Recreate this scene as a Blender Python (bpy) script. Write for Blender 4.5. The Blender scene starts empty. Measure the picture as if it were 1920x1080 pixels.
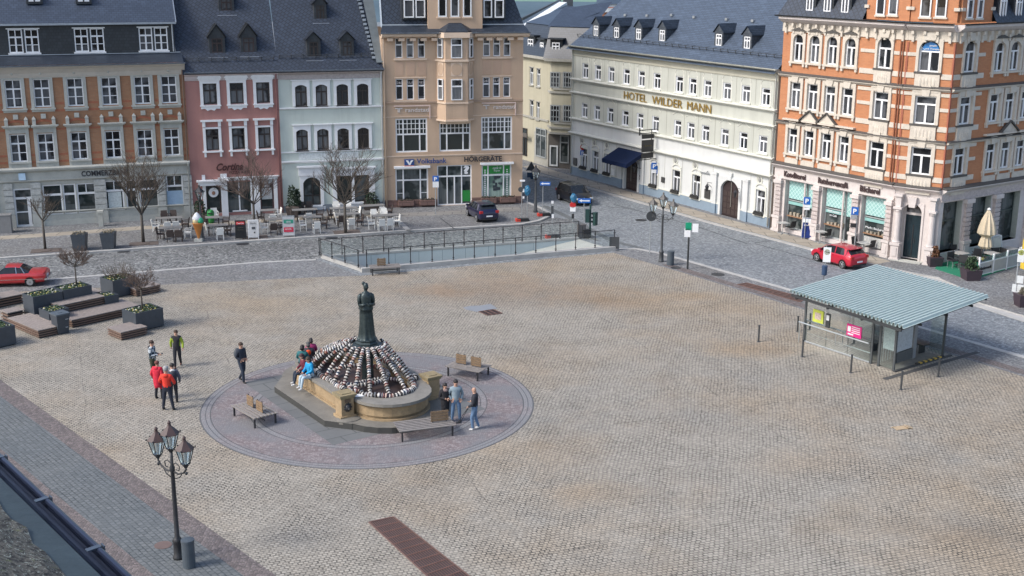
EXPO=0.9
import bpy, bmesh, math, random
from math import sin, cos, pi, radians, sqrt, atan2
from mathutils import Vector, Matrix
from mathutils.geometry import tessellate_polygon
random.seed(7)
SC=bpy.context.scene
COL=SC.collection
# ---------------------------------------------------------------- camera model (measurements on the photograph -> metres)
FP=2335.; PT=radians(15.12); RL=radians(.3); CH=17.8
_r=Vector((1,0,0)); _u=Vector((0,sin(PT),cos(PT))); _w=Vector((0,cos(PT),-sin(PT)))
_r2=cos(RL)*_r+sin(RL)*_u; _u2=-sin(RL)*_r+cos(RL)*_u
CAM=Vector((0,0,CH))
def ray(x,y): return _w+(x-960)/FP*_r2-(y-540)/FP*_u2
def G(x,y,z=0.):
    d=ray(x,y); return CAM+d*((z-CH)/d.z)
def ZH(p,x,y):
    "height of the picture point straight above ground point p"
    d=ray(x,y); k=((p.x-CAM.x)*d.x+(p.y-CAM.y)*d.y)/(d.x*d.x+d.y*d.y); return (CAM+d*k).z
class Fac:
    "a vertical wall plane: local x along it, y into the building, z up"
    def __init__(s,a,b=None,ang=None,o=None,z=0.):
        s.o=G(*a,z) if o is None else Vector(o)
        s.o=Vector((s.o.x,s.o.y,0))
        if ang is None:
            t=G(*b,z)-s.o; t.z=0; s.L=t.length; s.t=t.normalized()
        else:
            s.t=Vector((cos(radians(ang)),sin(radians(ang)),0)); s.L=1
        s.ang=atan2(s.t.y,s.t.x); s.n=Vector((s.t.y,-s.t.x,0))
    def uz(s,x,y,off=0.):
        d=ray(x,y); o=s.o+s.n*off; k=((o-CAM).dot(s.n))/d.dot(s.n); q=CAM+d*k
        return (q-s.o).dot(s.t),q.z
    def roof(s,x,y,ze,sl,y0=0.):
        "hit of the picture ray with a roof plane that leaves height ze at depth y0 with slope sl"
        n=(s.n*sin(radians(sl))+Vector((0,0,cos(radians(sl))))); o=s.o-s.n*y0+Vector((0,0,ze))
        d=ray(x,y); q=CAM+d*((o-CAM).dot(n)/d.dot(n)); return (q-s.o).dot(s.t),-(q-s.o).dot(s.n),q.z
    def W(s,u,y,z): return s.o+s.t*u-s.n*y+Vector((0,0,z))
    def rows(s,R,ox=0,oy=0,k=4.,off=0.,snap=True):
        L=[]
        for x0,y0,x1,y1 in R:
            x0,x1=ox+x0/k,ox+x1/k; y0,y1=oy+y0/k,oy+y1/k; xc,ym=(x0+x1)/2,(y0+y1)/2
            u0=s.uz(x0,ym,off)[0]; u1=s.uz(x1,ym,off)[0]; z1=s.uz(xc,y0,off)[1]; z0=s.uz(xc,y1,off)[1]
            L.append([(u0+u1)/2,u1-u0,z0,z1-z0])
        if snap:
            n=len(L); w=round(sum(l[1] for l in L)/n/.05)*.05; z=sum(l[2] for l in L)/n; h=round(sum(l[3] for l in L)/n/.05)*.05
            L=[[l[0],w,z,h] for l in L]
        return L
# ---------------------------------------------------------------- mesh builder
class MB:
    def __init__(s): s.v=[]; s.f=[]; s.m=[]; s.mi=0
    def add(s,vs,fs,mi=None):
        b=len(s.v); s.v+= [tuple(v) for v in vs]
        for f in fs: s.f.append([b+i for i in f]); s.m.append(s.mi if mi is None else mi)
        return s
    def box(s,x0,x1,y0,y1,z0,z1,mi=None):
        v=[(x0,y0,z0),(x1,y0,z0),(x1,y1,z0),(x0,y1,z0),(x0,y0,z1),(x1,y0,z1),(x1,y1,z1),(x0,y1,z1)]
        return s.add(v,[(0,3,2,1),(4,5,6,7),(0,1,5,4),(1,2,6,5),(2,3,7,6),(3,0,4,7)],mi)
    def cbox(s,c,d,rz=0,mi=None,M=None):
        "box by centre and size, turned"
        R=Matrix.Rotation(rz,3,'Z') if M is None else M
        v=[Vector(c)+R@Vector((a*d[0]/2,b*d[1]/2,e*d[2]/2)) for e in(-1,1) for a,b in((-1,-1),(1,-1),(1,1),(-1,1))]
        return s.add(v,[(0,3,2,1),(4,5,6,7),(0,1,5,4),(1,2,6,5),(2,3,7,6),(3,0,4,7)],mi)
    def bar(s,a,b,w,h=None,mi=None):
        "rectangular bar from a to b"
        a=Vector(a);b=Vector(b);d=(b-a);L=d.length
        if L<1e-6: return s
        h=h or w; x=d/L; up=Vector((0,0,1)) if abs(x.z)<.95 else Vector((0,1,0)); y=up.cross(x).normalized(); z=x.cross(y)
        v=[p+y*(i*w/2)+z*(j*h/2) for p in(a,b) for i,j in((-1,-1),(1,-1),(1,1),(-1,1))]
        return s.add(v,[(0,3,2,1),(4,5,6,7),(0,1,5,4),(1,2,6,5),(2,3,7,6),(3,0,4,7)],mi)
    def tube(s,pts,r,n=8,mi=None,cap=True):
        pts=[Vector(p) for p in pts]; rr=r if isinstance(r,(list,tuple)) else [r]*len(pts); vs=[];fs=[]
        py=None
        for i,p in enumerate(pts):
            d=(pts[min(i+1,len(pts)-1)]-pts[max(i-1,0)]).normalized()
            if py is None:
                up=Vector((0,0,1)) if abs(d.z)<.9 else Vector((1,0,0)); y=up.cross(d).normalized()
            else: y=(py-d*py.dot(d)).normalized()
            py=y; z=d.cross(y)
            for k in range(n): a=2*pi*k/n; vs.append(p+(y*cos(a)+z*sin(a))*rr[i])
        for i in range(len(pts)-1):
            for k in range(n): k2=(k+1)%n; fs.append((i*n+k,i*n+k2,(i+1)*n+k2,(i+1)*n+k))
        if cap: fs.append(tuple(range(n))[::-1]); fs.append(tuple(range((len(pts)-1)*n,len(pts)*n)))
        return s.add(vs,fs,mi)
    def lathe(s,prof,c=(0,0,0),n=16,mi=None,a0=0.,sx=1,sy=1):
        vs=[];fs=[]; m=len(prof)
        for r,z in prof:
            for k in range(n): a=a0+2*pi*k/n; vs.append((c[0]+r*cos(a)*sx,c[1]+r*sin(a)*sy,c[2]+z))
        for i in range(m-1):
            for k in range(n): k2=(k+1)%n; fs.append((i*n+k,i*n+k2,(i+1)*n+k2,(i+1)*n+k))
        if prof[0][0]>1e-4: fs.append(tuple(range(n))[::-1])
        if prof[-1][0]>1e-4: fs.append(tuple(range((m-1)*n,m*n)))
        return s.add(vs,fs,mi)
    def ball(s,c,r,n=10,m=7,mi=None):
        r=r if isinstance(r,(list,tuple)) else (r,r,r)
        vs=[];fs=[]
        for i in range(m+1):
            t=pi*i/m
            for k in range(n): a=2*pi*k/n; vs.append((c[0]+r[0]*sin(t)*cos(a),c[1]+r[1]*sin(t)*sin(a),c[2]-r[2]*cos(t)))
        for i in range(m):
            for k in range(n): k2=(k+1)%n; fs.append((i*n+k,i*n+k2,(i+1)*n+k2,(i+1)*n+k))
        return s.add(vs,fs,mi)
    def prism(s,poly,z0,z1,mi=None,side=None):
        "horizontal polygon (counter-clockwise) extruded from z0 to z1"
        n=len(poly); v=[(p[0],p[1],z0) for p in poly]+[(p[0],p[1],z1) for p in poly]
        b=len(s.v); s.v+=v
        tr=tessellate_polygon([[Vector((p[0],p[1],0)) for p in poly]])
        mi=s.mi if mi is None else mi
        for t in tr:
            a,bb,c=[Vector((poly[i][0],poly[i][1],0)) for i in t]
            if (bb-a).cross(c-a).z<0: t=t[::-1]
            s.f.append([b+n+i for i in t]); s.m.append(mi)
        ar=sum(poly[i][0]*poly[(i+1)%n][1]-poly[(i+1)%n][0]*poly[i][1] for i in range(n))
        for i in range(n):
            j=(i+1)%n; q=[b+i,b+j,b+n+j,b+n+i]
            s.f.append(q if ar>0 else q[::-1]); s.m.append(mi if side is None else side)
        return s
    def ext(s,poly,y0,y1,mi=None):
        "upright polygon (x,z) extruded in depth from y0 (front) to y1"
        n=len(poly); b=len(s.v); s.v+=[(p[0],y0,p[1]) for p in poly]+[(p[0],y1,p[1]) for p in poly]
        mi=s.mi if mi is None else mi
        tr=tessellate_polygon([[Vector((p[0],p[1],0)) for p in poly]])
        for t in tr:
            a,bb,c=[Vector((poly[i][0],poly[i][1],0)) for i in t]
            if (bb-a).cross(c-a).z<0: t=t[::-1]
            s.f.append([b+i for i in t]); s.m.append(mi)
            s.f.append([b+n+i for i in t][::-1]); s.m.append(mi)
        ar=sum(poly[i][0]*poly[(i+1)%n][1]-poly[(i+1)%n][0]*poly[i][1] for i in range(n))
        for i in range(n):
            j=(i+1)%n; q=[b+j,b+i,b+n+i,b+n+j]
            s.f.append(q if ar>0 else q[::-1]); s.m.append(mi)
        return s
    def mesh(s,name,mats,smooth=False):
        me=bpy.data.meshes.new(name); me.from_pydata(s.v,[],s.f); me.update()
        for m in (mats if isinstance(mats,(list,tuple)) else [mats]): me.materials.append(m)
        if s.m: me.polygons.foreach_set('material_index',s.m)
        if smooth: me.polygons.foreach_set('use_smooth',[True]*len(s.f))
        uv=me.uv_layers.new(name='UVMap').data
        vs=me.vertices
        for p in me.polygons:
            n=p.normal
            if abs(n.z)>.97: t=Vector((1,0,0)); b=Vector((0,1,0))
            else:
                t=Vector((-n.y,n.x,0)).normalized(); b=n.cross(t)
            for li in p.loop_indices:
                c=vs[me.loops[li].vertex_index].co; uv[li].uv=(c.dot(t),c.dot(b))
        me.update(); return me
    def build(s,name,mats,parent=None,fr=None,smooth=False,loc=None,rz=0):
        return inst(name,s.mesh(name,mats,smooth),parent,fr,loc,rz)
def inst(name,me,parent=None,fr=None,loc=None,rz=0):
    o=bpy.data.objects.new(name,me); COL.objects.link(o)
    if parent is not None: o.parent=parent
    if fr is not None:
        base=parent.location if parent is not None else Vector((0,0,0))
        o.location=fr[0]-base; o.rotation_euler[2]=fr[1]
    if loc is not None: o.location=loc; o.rotation_euler[2]=rz
    return o
def tag(o,label,cat,group=None):
    o['label']=label; o['category']=cat
    if group: o['group']=group
    return o
def thing(name,label,cat,loc=(0,0,0),rz=0,group=None):
    o=bpy.data.objects.new(name,None); COL.objects.link(o); o.location=loc; o.rotation_euler[2]=rz
    o.empty_display_size=.3
    return tag(o,label,cat,group)
def struct(o): o['kind']='structure'; return o
KIDS={}
def kids(o): return [c for c in COL.objects if c.parent==o]
def dup(root,loc,rz,label,group=None):
    r=root.copy(); COL.objects.link(r); r.location=loc; r.rotation_euler[2]=rz; r['label']=label
    if group: r['group']=group
    ks=KIDS.get(root.name)
    if ks is None: ks=KIDS[root.name]=[(c,kids(c)) for c in kids(root)]
    for c,gs in ks:
        c2=c.copy(); COL.objects.link(c2); c2.parent=r
        for g in gs: g2=g.copy(); COL.objects.link(g2); g2.parent=c2
    return r
# ---------------------------------------------------------------- materials
MATS={}
class NT:
    def __init__(s,name):
        s.m=bpy.data.materials.new(name); s.m.use_nodes=True; s.t=s.m.node_tree; s.b=s.t.nodes['Principled BSDF']
    def n(s,ty,ins=None,**pr):
        d=s.t.nodes.new(ty)
        for k,v in pr.items(): setattr(d,k,v)
        for k,v in (ins or {}).items(): s.set(d.inputs[k],v)
        return d
    def set(s,i,v):
        if hasattr(v,'is_output'): s.t.links.new(v,i)
        else:
            if isinstance(v,tuple) and len(v)==3 and i.type=='RGBA': v=v+(1,)
            i.default_value=v
    def P(s,**k):
        for a,v in k.items(): s.set(s.b.inputs[a.replace('_',' ')],v)
    def math(s,op,a,b=0.,c=None,clamp=False):
        d=s.n('ShaderNodeMath',{0:a,1:b},operation=op,use_clamp=clamp)
        if c is not None: s.set(d.inputs[2],c)
        return d.outputs[0]
    def mix(s,f,a,b,bl='MIX'):
        d=s.n('ShaderNodeMix',data_type='RGBA',blend_type=bl); s.set(d.inputs[0],f); s.set(d.inputs[6],a); s.set(d.inputs[7],b); return d.outputs[2]
    def noise(s,vec,sc,det=3,rough=.6,dist=0,col=False):
        d=s.n('ShaderNodeTexNoise',{'Vector':vec,'Scale':sc,'Detail':det,'Roughness':rough,'Distortion':dist}); return d.outputs['Color' if col else 'Fac']
    def ramp(s,f,*st):
        d=s.n('ShaderNodeValToRGB',{0:f}); e=d.color_ramp.elements
        while len(e)<len(st): e.new(.5)
        for i,(p,c) in enumerate(st):
            e[i].position=p; e[i].color=(c,c,c,1) if not isinstance(c,tuple) else c+(1,)
        return d.outputs[0]
    def uv(s): return s.n('ShaderNodeUVMap').outputs[0]
    def obj(s): return s.n('ShaderNodeTexCoord').outputs['Object']
    def geo(s): return s.n('ShaderNodeNewGeometry').outputs['Position']
    def map(s,v,sc=(1,1,1),rot=(0,0,0),loc=(0,0,0)):
        return s.n('ShaderNodeMapping',{'Vector':v,'Scale':sc,'Rotation':rot,'Location':loc}).outputs[0]
    def bump(s,h,st=.3,d=.02): s.P(Normal=s.n('ShaderNodeBump',{'Height':h,'Strength':st,'Distance':d}).outputs[0])
    def done(s): MATS[s.m.name]=s.m; return s.m
def c3(c,k): return tuple(min(1,x*k) for x in c)
def plain(name,col,rough=.7,var=.14,sc=4.,bump=0.,metal=0.,spec=None,fine=14.,coat=0.):
    if name in MATS: return MATS[name]
    t=NT(name); g=t.geo(); a=t.noise(g,sc,4,.65); f=t.noise(g,fine,3,.7)
    k=t.math('ADD',t.math('MULTIPLY',a,.65),t.math('MULTIPLY',f,.35))
    c=t.ramp(k,(.3,c3(col,1-var)),(.7,c3(col,1+var)))
    t.P(Base_Color=c,Roughness=rough,Metallic=metal)
    if coat: t.P(Coat_Weight=coat)
    if bump: t.bump(f,bump,.02)
    return t.done()
def plaster(name,col,dirt=.25):
    "rendered wall: broad weather staining, vertical runs, fine grain"
    t=NT(name); g=t.geo(); u=t.uv()
    a=t.noise(g,.55,5,.6); s=t.noise(t.map(u,(2.2,.18,1)),1.,4,.6); f=t.noise(g,30,2,.6)
    c=t.ramp(a,(.3,c3(col,1-dirt*.45)),(.68,c3(col,1.06)))
    c=t.mix(t.ramp(s,(.48,0.),(.74,dirt*1.9)),c,c3(col,.62)); c=t.mix(t.ramp(t.noise(g,2.3,5,.7),(.56,0.),(.75,dirt*1.3)),c,c3(col,.72))
    c=t.mix(t.math('MULTIPLY',f,.18),c,c3(col,.7))
    t.P(Base_Color=c,Roughness=.88); t.bump(f,.15,.01); return t.done()
def bricks(name,c1,c2,mort,bw=.26,bh=.085,ms=.012,var=.3,stain=.35,bl=0.):
    t=NT(name); u=t.uv(); g=t.geo()
    b=t.n('ShaderNodeTexBrick',{'Vector':u,'Color1':c1,'Color2':c2,'Mortar':mort,'Scale':1.,'Mortar Size':ms,'Mortar Smooth':.2,'Bias':bl,'Brick Width':bw,'Row Height':bh})
    n=t.noise(g,.8,5,.65); n2=t.noise(g,6,3,.6)
    c=t.mix(t.ramp(n,(.4,0.),(.72,stain)),b.outputs[0],c3(c2,.55))
    c=t.mix(t.math('MULTIPLY',n2,var),c,c3(c1,.6))
    t.P(Base_Color=c,Roughness=.85); t.bump(b.outputs['Fac'],-.25,.01); return t.done()
def slate(name,col,bw=.3,bh=.2,rot=0.,ms=.02,rough=.42,var=.4,ln=.45):
    t=NT(name); u=t.map(t.uv(),rot=(0,0,rot)); g=t.geo()
    b=t.n('ShaderNodeTexBrick',{'Vector':u,'Color1':c3(col,1.18),'Color2':c3(col,.84),'Mortar':c3(col,ln),'Scale':1.,'Mortar Size':ms,'Mortar Smooth':.3,'Brick Width':bw,'Row Height':bh})
    n=t.noise(g,.7,5,.65); n2=t.noise(g,5,3,.6)
    c=t.mix(t.math('MULTIPLY',n,var),b.outputs[0],c3(col,.6)); c=t.mix(t.ramp(n2,(.6,0.),(.8,.3)),c,c3(col,1.5)); wn=t.n('ShaderNodeTexWhiteNoise',{'Vector':t.n('ShaderNodeVectorMath',{0:t.map(u,(1/bw,1/bh,0))},operation='FLOOR').outputs[0]},noise_dimensions='2D').outputs[0]; c=t.mix(t.ramp(wn,(.86,0.),(.93,.35)),c,c3(col,.55)); c=t.mix(t.ramp(wn,(.04,.25),(.1,0.)),c,c3(col,1.6))
    t.P(Base_Color=c,Roughness=rough); t.bump(b.outputs['Fac'],-.5,.02); return t.done()
def cobble(name,A,B,size,mortar,patches=(),rnd=.75,warp=.25,rot=0.,mort=.1,bump=.5,vs=.5,stretch=1.,ws=.35,lines=0.,row=False,wj=1.):
    "small set stones: rows bent by a slow wobble, every stone its own tone"
    t=NT(name); u=t.map(t.uv(),rot=(0,0,rot)); g=t.geo()
    wn=t.noise(u,ws,2,.5,col=True); off=t.n('ShaderNodeVectorMath',{0:wn,1:(.5,.5,.5)},operation='SUBTRACT').outputs[0]
    off=t.n('ShaderNodeVectorMath',{0:off,'Scale':warp},operation='SCALE').outputs[0]
    v=t.n('ShaderNodeVectorMath',{0:u,1:off},operation='ADD').outputs[0]
    v=t.map(v,(1,stretch,1))
    vo=t.n('ShaderNodeTexVoronoi',{'Vector':v,'Scale':1/size,'Randomness':rnd},voronoi_dimensions='2D')
    ed=t.n('ShaderNodeTexVoronoi',{'Vector':v,'Scale':1/size,'Randomness':rnd},voronoi_dimensions='2D',feature='DISTANCE_TO_EDGE').outputs['Distance']
    rs=t.n('ShaderNodeSeparateColor',{0:vo.outputs['Color']}).outputs[0]
    c=t.ramp(rs,(0.,c3(A,1-vs)),(.45,A),(.8,B),(1.,c3(B,1+vs*.8)))
    for sc,lo,hi,col,amt in patches:
        c=t.mix(t.ramp(t.noise(g,sc,4,.62),(lo,0.),(hi,amt)),c,col,'MULTIPLY')
    wide=t.ramp(t.noise(g,.3,4,.7),(.4,mort*.35),(.65,mort*wj))
    e=t.n('ShaderNodeMapRange',{0:ed,1:0.,2:wide,3:1.,4:0.},clamp=True).outputs[0]
    c=t.mix(e,c,mortar)
    if lines:
        bk=t.n('ShaderNodeTexBrick',{'Vector':v,'Color1':(0,0,0),'Color2':(0,0,0),'Mortar':(1,1,1),'Scale':1.,'Mortar Size':.035,'Mortar Smooth':.4,'Brick Width':lines*1.9,'Row Height':lines},offset=0.)
        br=t.ramp(t.noise(g,1.1,3,.7),(.4,0.),(.55,.75))
        c=t.mix(t.math('MULTIPLY',bk.outputs[0],br),c,c3(mortar,1.2))
    t.P(Base_Color=c,Roughness=.82)
    t.bump(t.math('MINIMUM',ed,.3),bump,.05)
    return t.done()
def glassy(name,dark=(.012,.016,.02),curt=(.32,.34,.36),amt=.55,rough=.06):
    "window pane: dark room behind, in some windows a pleated curtain"
    t=NT(name); u=t.uv(); oi=t.n('ShaderNodeObjectInfo').outputs['Random']
    w=t.noise(t.map(u,(9,.6,1)),1.,2,.5); rr=t.noise(t.n('ShaderNodeVectorMath',{0:t.map(u,(.9,.9,1)),1:oi},operation='ADD').outputs[0],1.3,2,.5)
    k=t.math('MULTIPLY',t.ramp(rr,(.44,0.),(.56,1.)),t.ramp(oi,(.15,0.),(.5,amt)))
    vv=t.n('ShaderNodeSeparateXYZ',{0:u}).outputs[1]; o2=t.math('FRACT',t.math('MULTIPLY',oi,17.3)); lo=t.math('MULTIPLY',t.math('LESS_THAN',vv,t.math('MULTIPLY',t.math('FRACT',t.math('MULTIPLY',oi,7.7)),1.1)),t.math('GREATER_THAN',o2,.55)); k=t.math('MAXIMUM',k,t.math('MULTIPLY',lo,amt*.8))
    c=t.mix(t.math('MULTIPLY',k,t.math('ADD',w,.35)),dark,curt)
    t.P(Base_Color=c,Roughness=rough); t.set(t.b.inputs['Specular IOR Level'],.55)
    n=t.noise(t.geo(),.9,2,.5); t.bump(n,.08,.05)
    return t.done()
def clear(name,tint=(.75,.85,.83),a=.25,rough=.03,refl=1.):
    "thin sheet glass"
    t=NT(name); tr=t.n('ShaderNodeBsdfTransparent',{0:tint}); gl=t.n('ShaderNodeBsdfGlossy',{0:(.9,.95,.97),1:rough})
    df=t.n('ShaderNodeBsdfDiffuse',{0:tint})
    fr=t.n('ShaderNodeFresnel',{0:1.5}).outputs[0]
    m1=t.n('ShaderNodeMixShader',{0:a,1:tr.outputs[0],2:df.outputs[0]})
    m2=t.n('ShaderNodeMixShader',{0:t.math('MULTIPLY',fr,refl,clamp=True),1:m1.outputs[0],2:gl.outputs[0]})
    t.t.links.new(m2.outputs[0],t.t.nodes['Material Output'].inputs[0]); return t.done()
WHITE=plain('white_paint',(.72,.73,.74),.5,.08)
WHITED=plain('worn_white_paint',(.6,.62,.62),.6,.15)
STONE=plain('grey_sandstone',(.40,.405,.37),.85,.22,1.2,.2)
STONE2=plain('rusticated_grey_stone',(.40,.41,.39),.9,.35,5.,.9)
IRON=plain('dark_cast_iron',(.035,.036,.04),.5,.3,8,.2,.3)
IRON2=plain('dark_grey_coated_steel',(.05,.054,.058),.45,.2,6)
ZINC=plain('zinc_sheet',(.33,.37,.42),.4,.2,3,0,.6)
GALV=plain('galvanised_steel',(.38,.4,.41),.45,.2,6,0,.5)
ANTH=plain('anthracite_planter_metal',(.045,.055,.068),.45,.2,3)
BLACK=plain('black_plastic',(.02,.02,.022),.5,.2)
DKWOOD=plain('dark_brown_door_wood',(.035,.022,.022),.5,.3,5)
GLASS=glassy('window_glass',(.010,.012,.015),(.24,.25,.27),.4); GLASS2=glassy('shop_glass',(.02,.028,.028),(.28,.3,.3),.35,.05)
GLASSC=glassy('curtained_glass',(.014,.014,.016),(.26,.27,.28),.7)
DKFRAME=plain('dark_window_frame',(.03,.022,.02),.5,.2)
CLEAR=clear('sheet_glass',(.86,.93,.91),.04,.02,.8)
RAILG=clear('green_railing_glass',(.90,.95,.95),.025,.04,.9)
# ---------------------------------------------------------------- world, sun, camera
w=bpy.data.worlds.new("World"); SC.world=w; w.use_nodes=True
wt=w.node_tree; bg=wt.nodes['Background']; sk=wt.nodes.new('ShaderNodeTexSky'); sk.sky_type='NISHITA'; sk.sun_disc=False
SAZ,SEL=radians(246),radians(44)     # compass angle of the sun from +Y clockwise
sk.sun_elevation=SEL; sk.sun_rotation=SAZ; sk.air_density=1.; sk.dust_density=2.5; sk.ozone_density=1.
wt.links.new(sk.outputs[0],bg.inputs[0]); bg.inputs[1].default_value=.135
sl=bpy.data.lights.new('sun','SUN'); sl.energy=1.7; sl.angle=radians(15); sl.color=(1,.965,.92)
so=bpy.data.objects.new('sun',sl); COL.objects.link(so)
sd=Vector((sin(SAZ)*cos(SEL),cos(SAZ)*cos(SEL),sin(SEL))); so.rotation_euler=sd.to_track_quat('Z','Y').to_euler()
cd=bpy.data.cameras.new('camera'); cd.lens=FP/1920*36; cd.sensor_width=36; cd.clip_end=6000; cd.clip_start=.2
co=bpy.data.objects.new('camera',cd); COL.objects.link(co)
co.matrix_world=Matrix.Translation(CAM)@Matrix((( _r2.x,_u2.x,-_w.x),(_r2.y,_u2.y,-_w.y),(_r2.z,_u2.z,-_w.z))).to_4x4()
SC.camera=co
SC.view_settings.view_transform='Standard'; SC.view_settings.look='None'; SC.view_settings.gamma=1; SC.view_settings.exposure=EXPO
# ---------------------------------------------------------------- ground
def setts(name,A,B,mortar,bw,bh,rot,patches,ms=.02,lines=0.,stains=(),w1=.085,w2=.3):
    "small square setts in slightly wandering rows, joints open in places"
    t=NT(name); u=t.map(t.uv(),rot=(0,0,rot)); g=t.geo()
    def off(sc,amp):
        w=t.noise(u,sc,2,.5,col=True); w=t.n('ShaderNodeVectorMath',{0:w,1:(.5,.5,.5)},operation='SUBTRACT').outputs[0]
        return t.n('ShaderNodeVectorMath',{0:w,'Scale':amp},operation='SCALE').outputs[0]
    v=t.n('ShaderNodeVectorMath',{0:u,1:off(2.2,w1)},operation='ADD').outputs[0]; v=t.n('ShaderNodeVectorMath',{0:v,1:off(.35,w2)},operation='ADD').outputs[0]
    b=t.n('ShaderNodeTexBrick',{'Vector':v,'Color1':(0,0,0),'Color2':(1,1,1),'Mortar':(.5,.5,.5),'Scale':1.,'Mortar Size':ms,'Mortar Smooth':.6,'Brick Width':bw,'Row Height':bh})
    c=t.mix(b.outputs[0],A,B); 
    for sc,lo,hi,col,amt in patches: c=t.mix(t.ramp(t.noise(g,sc,5,.62),(lo,0.),(hi,amt)),c,col,'MULTIPLY')
    for cx,cy,rx,ry,col,amt in stains:
        q_=t.map(g,(1/rx,1/ry,0),loc=(-cx/rx,-cy/ry,0)); ln_=t.n('ShaderNodeVectorMath',{0:q_},operation='LENGTH').outputs['Value']; ln_=t.math('ADD',ln_,t.math('MULTIPLY',t.math('SUBTRACT',t.noise(g,.45,5,.7),.5),1.6)); c=t.mix(t.n('ShaderNodeMapRange',{0:ln_,1:.2,2:1.1,3:amt*.8,4:0.},clamp=True).outputs[0],c,col,'MULTIPLY')
    sp=t.noise(g,9.,2,.8); c=t.mix(t.ramp(sp,(.66,0.),(.74,.5)),c,c3(B,1.35)); c=t.mix(t.ramp(sp,(.26,.6),(.36,0.)),c,c3(mortar,1.3))
    jm=t.ramp(t.noise(g,.45,5,.75),(.36,.5),(.62,1.)); jm=t.math('MULTIPLY',jm,t.ramp(t.noise(g,7.,2,.6),(.32,.25),(.6,1.))); e=t.math('MULTIPLY',b.outputs['Fac'],jm)
    c=t.mix(e,c,mortar)
    if lines:
        bk=t.n('ShaderNodeTexBrick',{'Vector':t.n('ShaderNodeVectorMath',{0:u,1:off(.5,.35)},operation='ADD').outputs[0],'Color1':(0,0,0),'Color2':(0,0,0),'Mortar':(1,1,1),'Scale':1.,'Mortar Size':.035,'Mortar Smooth':.5,'Brick Width':lines*1.35,'Row Height':lines},offset=0.)
        c=t.mix(t.math('MULTIPLY',bk.outputs[0],t.ramp(t.noise(g,.8,4,.7),(.46,0.),(.6,.5))),c,c3(mortar,1.1))
    t.P(Base_Color=c,Roughness=.85); t.bump(t.math('SUBTRACT',1.,e),.4,.02); return t.done()
M_SQ=setts('square_setts',(.272,.248,.208),(.375,.343,.29),(.04,.036,.03),.165,.14,radians(-20),
   [(.09,.46,.64,(1.,.82,.62),.6),(.17,.5,.7,(.78,.82,.88),.6),(.5,.5,.7,(.82,.80,.78),.5)],.034,4.6,[(G(px_,py_).x,G(px_,py_).y,rx_,ry_,c_,a_) for px_,py_,rx_,ry_,c_,a_ in ((960,545,6.5,3.8,(.80,.62,.48),.75),(1130,565,3.5,2.,(.84,.68,.52),.7),(1390,655,2.6,1.6,(1.,.76,.5),.7),(800,545,4,2,(.9,.72,.56),.6),(1310,555,2.,1.2,(1.,.78,.52),.6),(1830,1000,2.2,1.2,(.62,.58,.55),.6),(1120,925,2.,1.2,(1.,.84,.66),.6),(1540,870,3.,1.6,(1.,.85,.7),.6),(640,950,3.,2.,(.85,.86,.88),.5),(1300,780,3.,2.,(.82,.85,.9),.6))])
M_RD=cobble('road_setts',(.175,.192,.205),(.225,.24,.25),.12,(.07,.08,.088),[(.12,.45,.65,(.84,.86,.9),.8)],rnd=.6,warp=.5,rot=radians(30),mort=.1,vs=.3)
M_OLD=cobble('rough_old_setts',(.145,.152,.153),(.21,.215,.213),.115,(.05,.05,.048),[(.15,.45,.65,(.8,.8,.82),.6)],rnd=.95,warp=.1,mort=.15,vs=.65,ws=.6)
M_SW=cobble('pavement_small_setts',(.16,.165,.17),(.21,.212,.215),.09,(.08,.08,.08),[(.2,.45,.65,(.84,.8,.75),.7)],rnd=.7,warp=.4,mort=.12,vs=.35)
M_RED=cobble('red_granite_setts',(.128,.108,.102),(.165,.138,.13),.085,(.075,.06,.06),[(.25,.45,.65,(.82,.86,.92),.6)],rnd=.5,warp=.12,mort=.12,vs=.25,ws=.8)
M_BLUE=setts('blue_grey_setts',(.105,.114,.116),(.145,.154,.156),(.035,.042,.046),.2,.17,radians(50.6),[(.3,.45,.65,(.8,.84,.88),.6)],.028,0.,(),.05,.2)
M_KERB=plain('pale_granite_kerb',(.36,.355,.34),.8,.2,1.5,.2)
M_SLAB=bricks('tan_paving_slabs',(.36,.32,.26),(.30,.265,.215),(.13,.12,.1),1.5,.95,.03,.2,.3)
def sheet(name,pts,z,mat,px=True,hole=None):
    P=[G(x,y,0) if px else Vector((x,y,0)) for x,y in pts]; P=[Vector((p.x,p.y,0)) for p in P]
    loops=[P]+([hole] if hole else []); V=[p for l in loops for p in l]
    m=MB(); fs=[]
    for t in tessellate_polygon(loops):
        a,b,c=[V[i] for i in t]
        if (b-a).cross(c-a).z<0: t=t[::-1]
        fs.append(t)
    m.add([(p.x,p.y,z) for p in V],fs); return struct(m.build(name,mat))
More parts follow.
